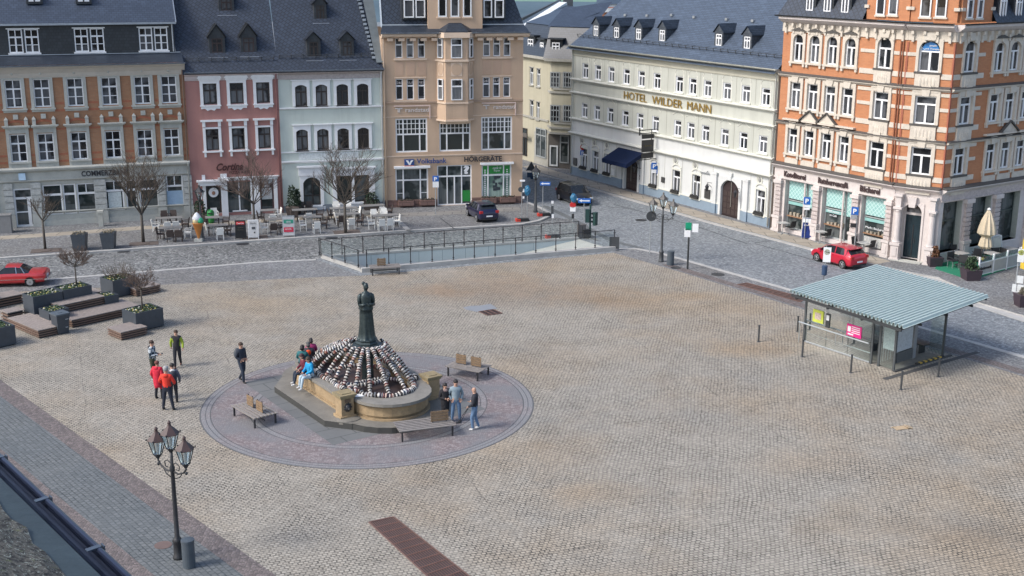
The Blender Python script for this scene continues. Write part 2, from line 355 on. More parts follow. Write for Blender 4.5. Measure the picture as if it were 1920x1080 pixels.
def ribbon(name,pts,w,z,mat,th=0.,side=0.,px=True,pz=0.):
    "flat strip along a line; side shifts it sideways"
    P=[G(x,y,pz) if px else Vector((x,y,0)) for x,y in pts]; P=[Vector((p.x,p.y)) for p in P]; L=[];R=[]
    for i,p in enumerate(P):
        d=(P[min(i+1,len(P)-1)]-P[max(i-1,0)]).normalized(); n=Vector((-d.y,d.x)); L.append(p+n*(side+w/2)); R.append(p+n*(side-w/2))
    m=MB(); n=len(P)
    v=[(p.x,p.y,z) for p in L]+[(p.x,p.y,z) for p in R]+[(p.x,p.y,z-th) for p in L]+[(p.x,p.y,z-th) for p in R]; f=[]
    for i in range(n-1):
        f.append((i,n+i,n+i+1,i+1)); 
        if th: f+= [(i,i+1,2*n+i+1,2*n+i),(n+i+1,n+i,3*n+i,3*n+i+1)]
    if th: f+=[(n,0,2*n,3*n),(n-1,2*n-1,4*n-1,3*n-1)]
    m.add(v,f); return struct(m.build(name,mat))
pa,pb,pc,pd=[Vector((p.x,p.y,0)) for p in (G(676,509),G(1150,468),G(1086,448.5),G(603,484.5))]
sheet('ground',[(-900,-60),(900,-60),(2600,2600),(-2600,2600)],0,M_RD,False,[pa,pb,pc,pd])
sheet('old_road',[(-300,571),(-300,505),(0,484),(480,451),(680,438),(880,426),(980,420),(1010,415),(1030,407),(1075,412),(1125,452),(1088,446.5),(601,482.5),(594,487),(480,492.5),(95,524)],.004,M_OLD)
sheet('square_paving',[(-215,559),(175,540),(594,520),(677,517),(1150,474),(1242,500),(2300,822),(2300,1400),(967,1400)],.004,M_SQ)
sheet('side_path',[(-215,559),(175,540),(594,520),(675,517),(597,488),(480,493),(95,524),(-215,549)],.008,M_SW)
# bands by the town hall: red, blue-grey, red
q0=[G(68,760),G(480,1053)]; dd=(q0[1]-q0[0]).normalized(); nn=Vector((dd.y,-dd.x,0))
if nn.x>0: nn=-nn
w1=abs((G(240,920)-q0[0]).dot(nn)); w2=abs((G(139,955.5)-q0[0]).dot(nn))
def band(name,a,b,mat,z=.006):
    s0=q0[0]-dd*25; s1=q0[0]+dd*40; P=[s0+nn*a,s1+nn*a,s1+nn*b,s0+nn*b]
    return sheet(name,[(p.x,p.y) for p in P],z,mat,False)
band('red_band_path',0,w1,M_RED,.008); band('grey_path',w1,w2,M_BLUE,.012); band('red_wall_path',w2,w2+2.4,M_RED,.008)
# right band along the road
sheet('road_side_path',[(1150,474),(1242,500),(2300,822),(2300,783),(1240,476),(1192,467),(1155,470)],.008,M_SW)
def lerpline(x0,y0,x1,y1,n=2): return [(x0+(x1-x0)*i/(n-1),y0+(y1-y0)*i/(n-1)) for i in range(n)]
ribbon('red_sett_strip',[(1242,497),(1920,702)],.6,.012,M_RED,side=.25)
ribbon('road_kerb',[(1130,470),(1165,466.5),(1195,467),(1240,475.5),(1480,543.5),(1736,617),(2100,721)],.3,.022,M_KERB,.02)
ribbon('path_kerb',[(-215,548.5),(0,532),(95,524),(480,492.5),(592,487)],.28,.022,M_KERB,.02)
# pavements, raised
def pave(name,pts,h,mat):
    P=[G(x,y,h) for x,y in pts]; P=[(p.x,p.y) for p in P]
    ar=sum(P[i][0]*P[(i+1)%len(P)][1]-P[(i+1)%len(P)][0]*P[i][1] for i in range(len(P)))
    if ar<0: P=P[::-1]
    return struct(MB().prism(P,-.05,h,0,1).build(name,[mat,M_KERB]))
KL=[(-250,501),(0,484),(240,467.5),(480,451),(680,438),(740,434),(880,426),(980,420),(1012,414),(1030,406),(1033,399),(1018,390),(990,378),(968,366)]
pave('pavement',KL+[(960,340),(700,350),(-250,400)],.1,M_SW)
ribbon('pavement_kerb',KL,.28,.106,M_KERB,.02,side=.14,pz=.1)
KR=[(975,317),(1050,336.5),(1225,386),(1332,417),(1530,469),(1600,488),(1705,511),(1761,521),(1808,541),(1833,566),(1925,593),(2300,705)]
pave('hotel_pavement',[(975,300)]+KR+[(2300,450),(1760,420),(1450,370),(1100,290),(1020,290)],.1,M_SW)
ribbon('hotel_kerb',KR[:8],.16,.106,M_KERB,.02,side=.08,pz=.1)
ribbon('crossing_kerb',[(1700,513),(1761,524),(1808,546),(1833,571),(1925,600),(2300,712)],.9,.03,M_KERB,.02,pz=0)
ribbon('slab_strip',[(986,311),(1050,331),(1225,380),(1332,411),(1530,463),(1650,494)],1.45,.104,M_SLAB,side=.3,pz=.1)
ribbon('slab_strip',[(0,446),(100,439.5),(262,427.5),(380,420)],1.1,.104,M_SLAB,pz=.1)
ribbon('slab_strip',[(380,421),(560,410),(735,404)],1.0,.104,M_SLAB,pz=.1)
ribbon('grey_slab_strip',[(738,404),(880,397),(975,391)],1.3,.104,bricks('grey_paving_slabs',(.26,.25,.23),(.21,.2,.19),(.09,.09,.085),1.2,.6,.03,.2,.3),pz=.1)
ribbon('parking_kerb',[(744,411),(768,433)],.35,.106,M_KERB,.02,pz=.1)
TAR=plain('dark_tar_joint',(.045,.05,.055),.8,.3)
for P in ([(1140,388),(1180,391)],[(1150,383),(1305,424),(1400,457),(1408,457)],[(1415,455.5),(1443,452)],[(1416,457),(1560,497)],[(826,412),(852,432)]):
    ribbon('tar_joint',P,.09,.007 if P[0][0]>900 else .108,TAR)
ribbon('gutter_channel',[(1020,386),(1050,400),(1075,412),(1110,432),(1150,453),(1205,466)],.45,.0085,M_BLUE)
# ---------------------------------------------------------------- round paving about the fountain
RC=Vector((-5.8,47.75,0))
t=NT('ring_setts'); o=t.obj(); sp=t.n('ShaderNodeSeparateXYZ',{0:o}); ln=t.n('ShaderNodeVectorMath',{0:o},operation='LENGTH').outputs['Value']
an=t.math('ARCTAN2',sp.outputs[1],sp.outputs[0]); uvv=t.n('ShaderNodeCombineXYZ',{0:t.math('MULTIPLY',an,5.),1:ln}).outputs[0]
wn=t.n('ShaderNodeVectorMath',{0:t.n('ShaderNodeVectorMath',{0:t.noise(o,.7,2,.5,col=True),1:(.5,.5,.5)},operation='SUBTRACT').outputs[0],'Scale':.6},operation='SCALE').outputs[0]
v2=t.n('ShaderNodeVectorMath',{0:o,1:wn},operation='ADD').outputs[0]
vo=t.n('ShaderNodeTexVoronoi',{'Vector':v2,'Scale':11.,'Randomness':.6},voronoi_dimensions='2D'); ve=t.n('ShaderNodeTexVoronoi',{'Vector':v2,'Scale':11.,'Randomness':.6},voronoi_dimensions='2D',feature='DISTANCE_TO_EDGE').outputs['Distance']
rs=t.n('ShaderNodeSeparateColor',{0:vo.outputs['Color']}).outputs[0]
c=t.ramp(rs,(0.,(.15,.12,.122)),(.5,(.20,.165,.163)),(1.,(.27,.235,.235)))
c=t.mix(t.ramp(t.noise(t.geo(),.5,4,.6),(.42,0.),(.6,.8)),c,(.165,.17,.18))
def rg(r0,r1): return t.math('MULTIPLY',t.math('GREATER_THAN',ln,r0),t.math('LESS_THAN',ln,r1))
pale=t.math('MAXIMUM',rg(6.3,6.72),rg(4.55,4.8)); c=t.mix(t.math('MULTIPLY',pale,.4),c,(.25,.26,.265))
dk=t.math('MAXIMUM',t.math('MAXIMUM',rg(6.27,6.32),rg(6.46,6.5)),t.math('MAXIMUM',rg(6.66,6.74),t.math('MAXIMUM',rg(4.52,4.57),rg(4.78,4.83))))
c=t.mix(t.math('MULTIPLY',dk,.7),c,(.05,.055,.06))
c=t.mix(t.n('ShaderNodeMapRange',{0:ve,1:0.,2:.08,3:.8,4:0.},clamp=True).outputs[0],c,(.07,.065,.065))
t.P(Base_Color=c,Roughness=.85); t.bump(ve,.4,.03); M_RING=t.done()
m=MB(); m.prism([(6.72*cos(2*pi*i/96),6.72*sin(2*pi*i/96)) for i in range(96)],-.02,.012); o=m.build('ring_paving',M_RING,loc=RC); struct(o)
# ---------------------------------------------------------------- hills far behind the roofs
m=MB(); nx=60; pts=[]
for j,(yy,hh) in enumerate(((280,-2),(420,3.5),(700,18),(1200,70),(2400,190))):
    for i in range(nx+1):
        xx=-900+1900*i/nx; pts.append((xx,yy,hh*(1+.06*sin(xx*.006+j)+.03*sin(xx*.021))))
fs=[(j*(nx+1)+i,j*(nx+1)+i+1,(j+1)*(nx+1)+i+1,(j+1)*(nx+1)+i) for j in range(4) for i in range(nx)]
m.add(pts,fs)
t=NT('hill_forest_and_fields'); g=t.geo(); f=t.noise(g,.02,5,.7); fl=t.noise(t.map(g,(.003,.006,.006)),1.,2,.5)
c=t.mix(t.ramp(f,(.35,0.),(.65,1.)),(.04,.075,.10),(.07,.115,.145)); c=t.mix(t.ramp(t.n('ShaderNodeSeparateXYZ',{0:g}).outputs[2],(0.,0.),(.001,1.)),c,c)  # bluish forest tones, the haze of distance is put into the colour
zz=t.n('ShaderNodeSeparateXYZ',{0:g}).outputs[2]
c=t.mix(t.math('GREATER_THAN',t.math('ADD',zz,t.math("MULTIPLY",fl,.5)),3.1),c,(.14,.24,.17)); t.P(Base_Color=c,Roughness=1.); t.done()
struct(m.build('hills',MATS['hill_forest_and_fields'],smooth=True))
# ---------------------------------------------------------------- ramp pit with glass railings
TILE=bricks('pale_wall_panels',(.46,.52,.54),(.42,.48,.5),(.25,.29,.3),1.5,.75,.02,.1,.2)
CONC=plain('pale_concrete',(.36,.36,.33),.9,.15,1.)
rp=thing('ramp_entrance','sunken ramp with pale panelled walls going down between the glass railings','ramp',pa)
def wl(a,b,za,zb,name,mat):
    m=MB(); n=Vector((-(b-a).y,(b-a).x,0)).normalized()*.2
    m.add([(p-pa)+Vector((0,0,z)) for p,z in((a,za),(b,zb),(b,.0),(a,.0))],[(0,1,2,3)]); m.add([(p-pa)+Vector((0,0,z)) for p,z in((a,za),(b,zb),(b,.0),(a,.0))],[(3,2,1,0)]) if 0 else None
    return m.build(name,mat,rp)
DL=-2.7
wl(pa,pb,DL,-.02,'retaining_wall',TILE); wl(pd,pc,DL,-.02,'retaining_wall',TILE); wl(pd,pa,DL,DL,'retaining_wall',TILE)
m=MB(); k=.93
m.add([(p-pa)+Vector((0,0,z)) for p,z in((pa,DL),(pb,-.003),(pc,-.003),(pd,DL))],[(0,1,2,3)]); m.build('ramp_floor',CONC,rp)
def coping(a,b,w,h,sd,name='coping'):
    m=MB(); d=(b-a).normalized(); n=Vector((d.y,-d.x,0))*sd
    A=a-pa; B=b-pa; P=[A,B,B+n*w,A+n*w]; P=[(p.x,p.y) for p in P]
    ar=sum(P[i][0]*P[(i+1)%4][1]-P[(i+1)%4][0]*P[i][1] for i in range(4))
    m.prism(P if ar>0 else P[::-1],-.04,h); return m.build(name,M_KERB,rp)
e1=(pb-pa).normalized(); e2=(pd-pa).normalized()
coping(pa-e1*.0,pb,.34,.25,1); coping(pd,pc,.3,.12,-1); coping(pd-e1*0,pa,.34,.25,-1)
def railing(P,label,n,hgt=1.02,zb=.25,side=0.):
    a,b=P; d=b-a; ang=atan2(d.y,d.x); L=d.length
    r=thing('glass_railing',label,'railing',a+Vector((0,0,0)),ang,'glass railings round the ramp')
    pm=MB().tube([(0,0,0),(0,0,hgt+.03)],.028,8).box(-.04,.04,-.045,.045,.1,.16).box(-.04,.04,-.045,.045,hgt-.2,hgt-.14).lathe([(.06,0),(.06,.02)],(0,0,0),10).mesh('post',IRON)
    for i in range(n+1): inst('post',pm,r,loc=(L*i/n,0,zb))
    g=MB().add([(.06,0,.08),(L/n-.06,0,.08),(L/n-.06,0,hgt-.1),(.06,0,hgt-.1)],[(0,1,2,3)]).mesh('glass_panel',RAILG)
    for i in range(n): inst('glass_panel',g,r,loc=(L*i/n,0,zb))
    MB().tube([(0,0,zb+hgt),(L,0,zb+hgt)],.022,6).build('handrail',IRON,r)
off1=Vector((e1.y,-e1.x,0))*.12
railing((pa+off1+e1*.35,pb+off1),'long glass railing on the square side of the ramp, bench standing against it',12)
railing((pd-off1,pc-off1),'long glass railing on the street side of the ramp',13,zb=.12)
railing((pd-e2*0-e1*.12,pa-e1*.12),'short glass railing closing the left end of the ramp',3)
# ================================================================ building kit
MC={}
def cached(key,fn):
    if key not in MC: MC[key]=fn()
    return MC[key]
def wall_mesh(L,H,holes,depth=.22,z0=-.1,x0=0.):
    "wall with real openings and reveals; front at y=0"
    xs=sorted({x0,L}|{round(v,3) for h in holes for v in(max(x0,h[0]),min(L,h[1]))}); zs=sorted({z0,H}|{round(v,3) for h in holes for v in(h[2],h[3])})
    m=MB(); H_=[(round(a,3),round(b,3),round(c,3),round(d,3)) for a,b,c,d in holes]
    for i in range(len(xs)-1):
        j=0
        while j<len(zs)-1:
            x=(xs[i]+xs[i+1])/2; z=(zs[j]+zs[j+1])/2
            if any(a<x<b and c<z<d for a,b,c,d in H_): j+=1; continue
            j2=j+1
            while j2<len(zs)-1 and not any(a<x<b and c<(zs[j2]+zs[j2+1])/2<d for a,b,c,d in H_): j2+=1
            m.add([(xs[i],0,zs[j]),(xs[i+1],0,zs[j]),(xs[i+1],0,zs[j2]),(xs[i],0,zs[j2])],[(0,1,2,3)]); j=j2
    for a,b,c,d in H_:
        D=depth
        m.add([(a,0,c),(b,0,c),(b,D,c),(a,D,c)],[(0,1,2,3)],1); m.add([(a,0,d),(b,0,d),(b,D,d),(a,D,d)],[(3,2,1,0)],1)
        m.add([(a,0,c),(a,0,d),(a,D,d),(a,D,c)],[(3,2,1,0)],1); m.add([(b,0,c),(b,0,d),(b,D,d),(b,D,c)],[(0,1,2,3)],1)
    return m
def frame_mesh(w,h,st,mat,y=.13):
    "st: (bar thickness, transom heights [(z,x0,x1,t)], mullions [(x,z0,z1,t)]) in fractions"
    def f():
        t,hb,vb=st; m=MB(); d=.06
        m.box(-w/2,w/2,y-d,y+.02,0,t).box(-w/2,w/2,y-d,y+.02,h-t,h).box(-w/2,-w/2+t,y-d-.003,y+.02,t,h-t).box(w/2-t,w/2,y-d-.003,y+.02,t,h-t)
        for z,a,b,k in hb: m.box(-w/2+w*a+.001,-w/2+w*b-.001,y-d+.005,y+.02,h*z-k/2,h*z+k/2)
        for x,a,b,k in vb: m.box(-w/2+w*x-k/2,-w/2+w*x+k/2,y-d-.006,y+.02,h*a,h*b)
        return m.mesh('frame',mat)
    return cached(('f',round(w,2),round(h,2),str(st),mat.name,y),f)
def win(fc,bl,W,st,fmat=None,glass=None,sur=None,smat=None,y=.13,name='window',off=0.,lab=None):
    uc,w,z0,h=W; fmat=fmat or WHITE; glass=glass or GLASS
    pm=cached(('p',round(w,2),round(h,2),glass.name,y),lambda:MB().add([(-w/2,y,0),(w/2,y,0),(w/2,y,h),(-w/2,y,h)],[(0,1,2,3)]).mesh('pane',glass))
    o=inst(name,pm,bl,(fc.W(uc,off,z0),fc.ang))
    inst('frame',frame_mesh(w,h,st,fmat,y),o)
    if sur:
        sm=cached(('s',round(w,2),round(h,2),sur.__name__,smat.name if not isinstance(smat,list) else smat[0].name),lambda:sur(w,h).mesh('surround',smat)); inst('surround',sm,o)
    if lab: o['label']=lab
    return o
def hole(W,g=0.): u,w,z,h=W; return (u-w/2,u+w/2,z,z+h)
CROSS=(.07,[(.66,0,1,.09)],[(.5,0,.66,.09),(.5,.66,1,.05)])
CROSS6=(.07,[(.66,0,1,.1),(.33,0,1,.045)],[(.5,0,.66,.1),(.5,.66,1,.05)])
TEE=(.07,[(.68,0,1,.09)],[(.5,0,.68,.09)])
PLAINW=(.07,[],[])
def bandp(fc,bl,name,mat,u0,u1,z0,z1,y0,y1=.02):
    return MB().box(u0,u1,y0,y1,z0,z1).build(name,mat,bl,(fc.W(0,0,0),fc.ang))
def cornice(fc,bl,mat,u0,u1,z0,prof,name='cornice',ends=True):
    "prof: list of (outward projection, height above z0) lower to upper"
    m=MB(); n=len(prof); v=[]
    for u in(u0,u1):
        v+=[(u,-p,z0+z) for p,z in prof]+[(u,.02,z0+prof[-1][1]),(u,.02,z0+prof[0][1])]
    k=n+2; f=[(i,i+1,k+i+1,k+i)[::-1] for i in range(n-1)]; f+=[(n-1,n,k+n,k+n-1)[::-1],(n+1,0,k,k+n+1)[::-1]]
    f+=[tuple(range(k)),tuple(range(k,2*k))[::-1]]
    m.add(v,f); return m.build(name,mat,bl,(fc.W(0,0,0),fc.ang))
def signtext(fc,bl,txt,x0,x1,z0,h,mat,y=-.06,name='sign_lettering',lab=None,bold=.0,fr=None,dep=.03,shear=0.,par=None):
    cu=bpy.data.curves.new('t','FONT'); cu.body=txt; cu.extrude=.5*dep; cu.offset=bold; cu.shear=shear; cu.resolution_u=2
    o=bpy.data.objects.new('t',cu); COL.objects.link(o); bpy.context.view_layer.update()
    me=bpy.data.meshes.new_from_object(o.evaluated_get(bpy.context.evaluated_depsgraph_get())); bpy.data.objects.remove(o)
    xs=[v.co.x for v in me.vertices]; ys=[v.co.y for v in me.vertices]
    cap=.73 if not (min(ys)<-.1) else .73
    a,b=min(xs),max(xs); sx=(x1-x0)/(b-a); sz=h/cap
    for v in me.vertices: v.co=Vector((x0+(v.co.x-a)*sx,y-v.co.z,z0+v.co.y*sz))
    me.materials.clear(); me.materials.append(mat); me.name=name
    o=inst(name,me,bl,fr if fr is not None else ((fc.W(0,0,0),fc.ang) if fc else None))
    if lab: o['label']=lab
    return o
def pipe(fc,bl,u,z0,z1,mat,y=-.12,r=.055,name='downpipe'):
    return MB().tube([(u,y,z0),(u,y,z1-.25),(u,y-.2,z1)],r,7).build(name,mat,bl,(fc.W(0,0,0),fc.ang),smooth=True)
def gutter(fc,bl,u0,u1,z,y=-.45,r=.09,mat=None):
    m=MB(); n=6; v=[];
    for u in(u0,u1):
        for k in range(n+1): a=pi+pi*k/n; v.append((u,y+r*cos(a),z+r*sin(a)))
    f=[(k,k+1,n+2+k,n+1+k) for k in range(n)]; m.add(v,f); m.add(v,[q[::-1] for q in f])
    for i in range(int((u1-u0)/.9)): m.box(u0+.3+i*.9,u0+.34+i*.9,y-r,y+r,z-.01,z+.01)
    return m.build('gutter',mat or ZINC,bl,(fc.W(0,0,0),fc.ang))
def quad(fc,bl,name,mat,P,th=0):
    m=MB(); m.add(P,[(0,1,2,3)][:1]); return m.build(name,mat,bl,(fc.W(0,0,0),fc.ang))
def body(fc,bl,L,H,D,mat,name='side_wall',x0=0.):
    "the building's other walls behind the facade"
    m=MB(); v=[(x0,.0,-.1),(L,.0,-.1),(L,D,-.1),(x0,D,-.1),(x0,.0,H),(L,.0,H),(L,D,H),(x0,D,H)]
    m.add(v,[(1,2,6,5),(2,3,7,6),(3,0,4,7)]); return m.build(name,mat,bl,(fc.W(0,0,0),fc.ang))
def backing(fc,bl,L,H,x0=0.):
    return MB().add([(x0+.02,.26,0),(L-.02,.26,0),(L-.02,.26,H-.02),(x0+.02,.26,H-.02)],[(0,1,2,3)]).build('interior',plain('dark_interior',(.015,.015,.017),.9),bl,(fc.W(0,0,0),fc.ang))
def bld(name,label,fc,group=None): return thing(name,label,'building',fc.W(0,0,0),0,group)
# ---------------------------------------------------------------- surrounds
def s1(w,h):
    m=MB(); b=.2
    m.box(-w/2-b,-w/2,-.07,.02,-.06,h+.06).box(w/2,w/2+b,-.07,.02,-.06,h+.06).box(-w/2-b,w/2+b,-.072,.02,h+.06,h+.62).box(-w/2,w/2,-.05,.02,h,h+.06)
    m.box(-w/2-b-.06,w/2+b+.06,-.16,.02,-.16,-.06).box(-w/2-b,w/2+b,-.06,.02,-.3,-.16)
    m.box(-w/2-b-.05,w/2+b+.05,-.13,.02,h+.62,h+.7); m.box(-w/2+.02,w/2-.02,-.1,.02,h+.22,h+.5); m.ball((0,-.11,h+.36),.09,8,5)
    for s in(-1,1): m.box(s*(w/2+b/2)-.1,s*(w/2+b/2)+.1,-.11,.02,h+.2,h+.5)
    return m
def s1b(w,h):
    m=MB(); b=.2
    m.box(-w/2-b,-w/2,-.07,.02,-.5,h+.05).box(w/2,w/2+b,-.07,.02,-.5,h+.05).box(-w/2-b,w/2+b,-.075,.02,h+.05,h+.42)
    for i in range(7): m.box(-w/2+i*w/7+.02,-w/2+i*w/7+w/7-.04,-.1,.02,h+.12,h+.3)
    m.box(-w/2-b-.1,w/2+b+.1,-.24,.02,h+.42,h+.5).box(-w/2-b-.18,w/2+b+.18,-.3,.02,h+.5,h+.57)
    m.box(-w/2-b,w/2+b,-.15,.02,-.1,0).box(-w/2,w/2,-.05,.02,-.48,-.1)
    for i in range(6): m.box(-w/2+.1+i*(w-.2)/6,-w/2+.1+i*(w-.2)/6+.12,-.09,.02,-.4,-.25)
    for s in(-1,1):
        x=s*(w/2+b/2); m.box(x-.11,x+.11,-.2,.02,h+.57,h+.95); m.add([(x-.13,-.22,h+.95),(x+.13,-.22,h+.95),(x+.13,.02,h+.95),(x-.13,.02,h+.95),(x,-.1,h+1.15)],[(0,1,4),(1,2,4),(2,3,4),(3,0,4)])
    n=10; R=w/2+.05  # brick arch
    for i in range(n):
        a0=radians(28+124*i/n); a1=radians(28+124*(i+1)/n); R0=R*1.0; R1=R+.22; k=.62
        m.add([(R0*cos(a0),-.05,h+.45+k*R0*sin(a0)),(R1*cos(a0),-.05,h+.45+k*R1*sin(a0)),(R1*cos(a1),-.05,h+.45+k*R1*sin(a1)),(R0*cos(a1),-.05,h+.45+k*R0*sin(a1))],[(0,1,2,3)],1)
    m.box(-.15,.15,-.12,.02,h+.98,h+1.28)
    return m
def s2(w,h):
    m=MB(); b=.2
    m.box(-w/2-b,-w/2,-.07,.02,-.04,h+.15).box(w/2,w/2+b,-.07,.02,-.04,h+.15).box(-w/2,w/2,-.072,.02,h,h+.15)
    m.box(-w/2-b-.08,w/2+b+.08,-.14,.02,h+.22,h+.34).box(-w/2-b-.02,w/2+b+.02,-.09,.02,h+.15,h+.22).ext([(-w/2-b-.16,h+.34),(w/2+b+.16,h+.34),(w/2+b+.06,h+.52),(-w/2-b-.06,h+.52)],-.2,.02)
    m.box(-w/2-b-.05,w/2+b+.05,-.14,.02,-.12,-.04)
    W=w/2+b-.02; m.ext([(-W,-.12),(-W,-.3),(-W*.6,-.28),(-W*.35,-.42),(0,-.34),(W*.35,-.42),(W*.6,-.28),(W,-.3),(W,-.12)],-.08,.02)
    return m
def s2b(w,h):
    m=MB(); b=.18
    m.box(-w/2-b,-w/2,-.07,.02,-.04,h+.12).box(w/2,w/2+b,-.07,.02,-.04,h+.12).box(-w/2,w/2,-.072,.02,h,h+.12)
    m.box(-w/2-b-.12,w/2+b+.12,-.2,.02,h+.5,h+.62)
    for s in(-1,1): m.box(s*(w/2+b/2)-.1,s*(w/2+b/2)+.1,-.13,.02,h+.16,h+.5); m.box(s*(w/2+b/2)-.07,s*(w/2+b/2)+.07,-.1,.02,-.45,-.14)
    m.box(-w/2-b-.08,w/2+b+.08,-.16,.02,-.14,-.04); return m
def archplate(m,w,h,rise,b,top,y=-.07,n=10,full=False,mi=None,leg=0.):
    "plate round an opening whose head is an arch; spandrels cover the square corners of the hole"
    R=(w*w/4+rise*rise)/(2*rise); zc=h-R; A=math.asin(min(1,w/2/R))
    if full: A=pi/2
    P=[(R*sin(-A+2*A*i/n),zc+R*cos(-A+2*A*i/n)) for i in range(n+1)]
    m.box(-w/2-b,-w/2,y,.02,leg,top,mi).box(w/2,w/2+b,y,.02,leg,top,mi)
    for i in range(n):
        (xa,za),(xb,zb)=P[i],P[i+1]
        m.add([(xa,y,za),(xb,y,zb),(xb,y,top),(xa,y,top),(xa,.1,za),(xb,.1,zb)],[(0,1,2,3),(0,4,5,1)],mi)
    m.add([(-w/2,y,top),(w/2,y,top),(w/2,.02,top),(-w/2,.02,top)],[(0,1,2,3)],mi)
    return m
def s3(w,h):
    m=MB(); archplate(m,w,h,.16,.2,h+.22); m.box(-w/2-.28,w/2+.28,-.16,.02,h+.3,h+.36).box(-w/2-.2,w/2+.2,-.1,.02,h+.22,h+.3)
    m.box(-w/2-.04,w/2+.04,-.1,.02,-.07,0,1); return m
def s3g(w,h):
    m=MB(); archplate(m,w,h,.4,.22,h+.12); m.box(-w/2-.3,w/2+.3,-.13,.02,h+.12,h+.7); m.box(-w/2-.4,w/2+.45,-.25,.02,h+.7,h+.82); m.box(-w/2-.1,w/2+.1,-.16,.02,-.1,0)
    m.box(-w/2-.3,w/2+.3,-.09,.02,-.3,-.1); return m
def s4(w,h): return MB().box(-w/2-.08,w/2+.08,-.1,.02,-.1,-.0).box(-w/2-.1,w/2+.1,-.045,.02,h,h+.07)
def sh(w,h):
    m=MB(); n=8; R=w*.62
    for i in range(n):
        a=pi*i/n; b=pi*(i+1)/n; m.bar((R*cos(a),-.012,h+.22+R*.75*sin(a)),(R*cos(b),-.012,h+.22+R*.75*sin(b)),.035)
    m.box(-w/2-.13,w/2+.13,-.09,.02,-.09,-.0).box(-w/2-.12,-w/2-.04,-.012,.02,0,h+.2).box(w/2+.04,w/2+.12,-.012,.02,0,h+.2); return m
def sh2(w,h):
    m=MB(); R=w*.75; m.bar((-R,-.012,h+.35),(0,-.012,h+.72),.035).bar((R,-.012,h+.35),(0,-.012,h+.72),.035)
    m.box(-w/2-.13,w/2+.13,-.09,.02,-.09,-.0); return m
def sh3(w,h):
    m=MB(); archplate(m,w,h+.0,.02,.1,h+.14,-.05); b=.18; n=8; R=w*.75; A=radians(48)
    for i in range(n):
        a=-A+2*A*i/n; c=-A+2*A*(i+1)/n; z=h+.42-R*1.; m.bar((R*sin(a),-.03,z+R*cos(a)),(R*sin(c),-.03,z+R*cos(c)),.08)
    m.box(-w/2-.14,w/2+.14,-.12,.02,-.1,0); m.box(-w/2+.02,w/2-.02,-.26,-.08,.0,.14,1)
    for i in range(7): m.ball((-w/2+.1+i*(w-.2)/6,-.17,.18+.03*(i%2)),(.09,.09,.08),6,4,1)
    return m
def so_a(w,h):
    m=MB(); archplate(m,w,h,w/2,.2,h+.06,-.1,12); m.box(-w/2-.26,w/2+.26,-.14,.02,-.12,0).box(-w/2-.22,-w/2-.06,-.12,.02,-.3,-.12).box(w/2+.06,w/2+.22,-.12,.02,-.3,-.12)
    m.box(-w/2-.05,w/2+.05,-.12,.02,h+.06,h+.22); m.ext([(-w/2-.22,h+.22),(w/2+.22,h+.22),(0,h+.42)],-.2,.02,1); return m
def so_w(w,h):
    m=MB(); archplate(m,w,h,w/2-.02,.16,h+.08,-.1,14); m.ext([(-.32,h+.0),(.32,h+.0),(.42,h+.42),(-.42,h+.42)],-.2,.02)
    m.box(-w/2-.2,w/2+.2,-.14,.02,-.12,0,1).box(-w/2-.12,w/2+.12,-.12,.02,-1.15,-.12,0)
    for i in range(5): m.ball((-w/2+.1+(i+.5)*(w-.2)/5,-.1,-.62),(w/11,.06,.38),8,5,0)
    return m
def so_b(w,h):
    m=MB(); b=.2; m.box(-w/2-b,-w/2,-.1,.02,0,h+.05).box(w/2,w/2+b,-.1,.02,0,h+.05).box(-w/2-b,w/2+b,-.103,.02,h+.05,h+.3).box(-w/2,w/2,-.08,.02,h,h+.05)
    m.ext([(-.2,h),(.2,h),(.3,h+.42),(-.3,h+.42)],-.18,.02)
    m.box(-w/2-b-.06,w/2+b+.06,-.14,.02,-.12,0).box(-w/2-.22,-w/2-.06,-.12,.02,-.3,-.12).box(w/2+.06,w/2+.22,-.12,.02,-.3,-.12); return m
def so_bw(w,h):
    m=MB(); b=.2; m.box(-w/2-b,-w/2,-.1,.02,0,h+.05).box(w/2,w/2+b,-.1,.02,0,h+.05).box(-w/2-b,w/2+b,-.103,.02,h+.05,h+.5).box(-w/2,w/2,-.08,.02,h,h+.05)
    m.ext([(-.2,h),(.2,h),(.28,h+.6),(-.28,h+.6)],-.18,.02)
    m.box(-w/2-.2,w/2+.2,-.14,.02,-.12,0,1).box(-w/2-.12,w/2+.12,-.12,.02,-1.15,-.12,0)
    for i in range(5): m.ball((-w/2+.1+(i+.5)*(w-.2)/5,-.1,-.62),(w/11,.06,.38),8,5,0)
    return m
def so_c(w,h):
    m=so_b(w,h); m.box(-w/2-.15,w/2+.15,-.07,.02,-1.1,-.3); m.box(-w/2-.4,w/2+.4,-.25,.02,h+.5,h+.6); return m
def so_p(w,h):
    m=so_c(w,h); W=w/2+.34; m.ext([(-W,h+.6),(W,h+.6),(0,h+1.2)],-.12,.02,0)
    m.bar((-W-.05,-.14,h+.62),(0,-.14,h+1.27),.2,.07,1).bar((W+.05,-.141,h+.62),(0,-.141,h+1.27),.2,.07,1); return m
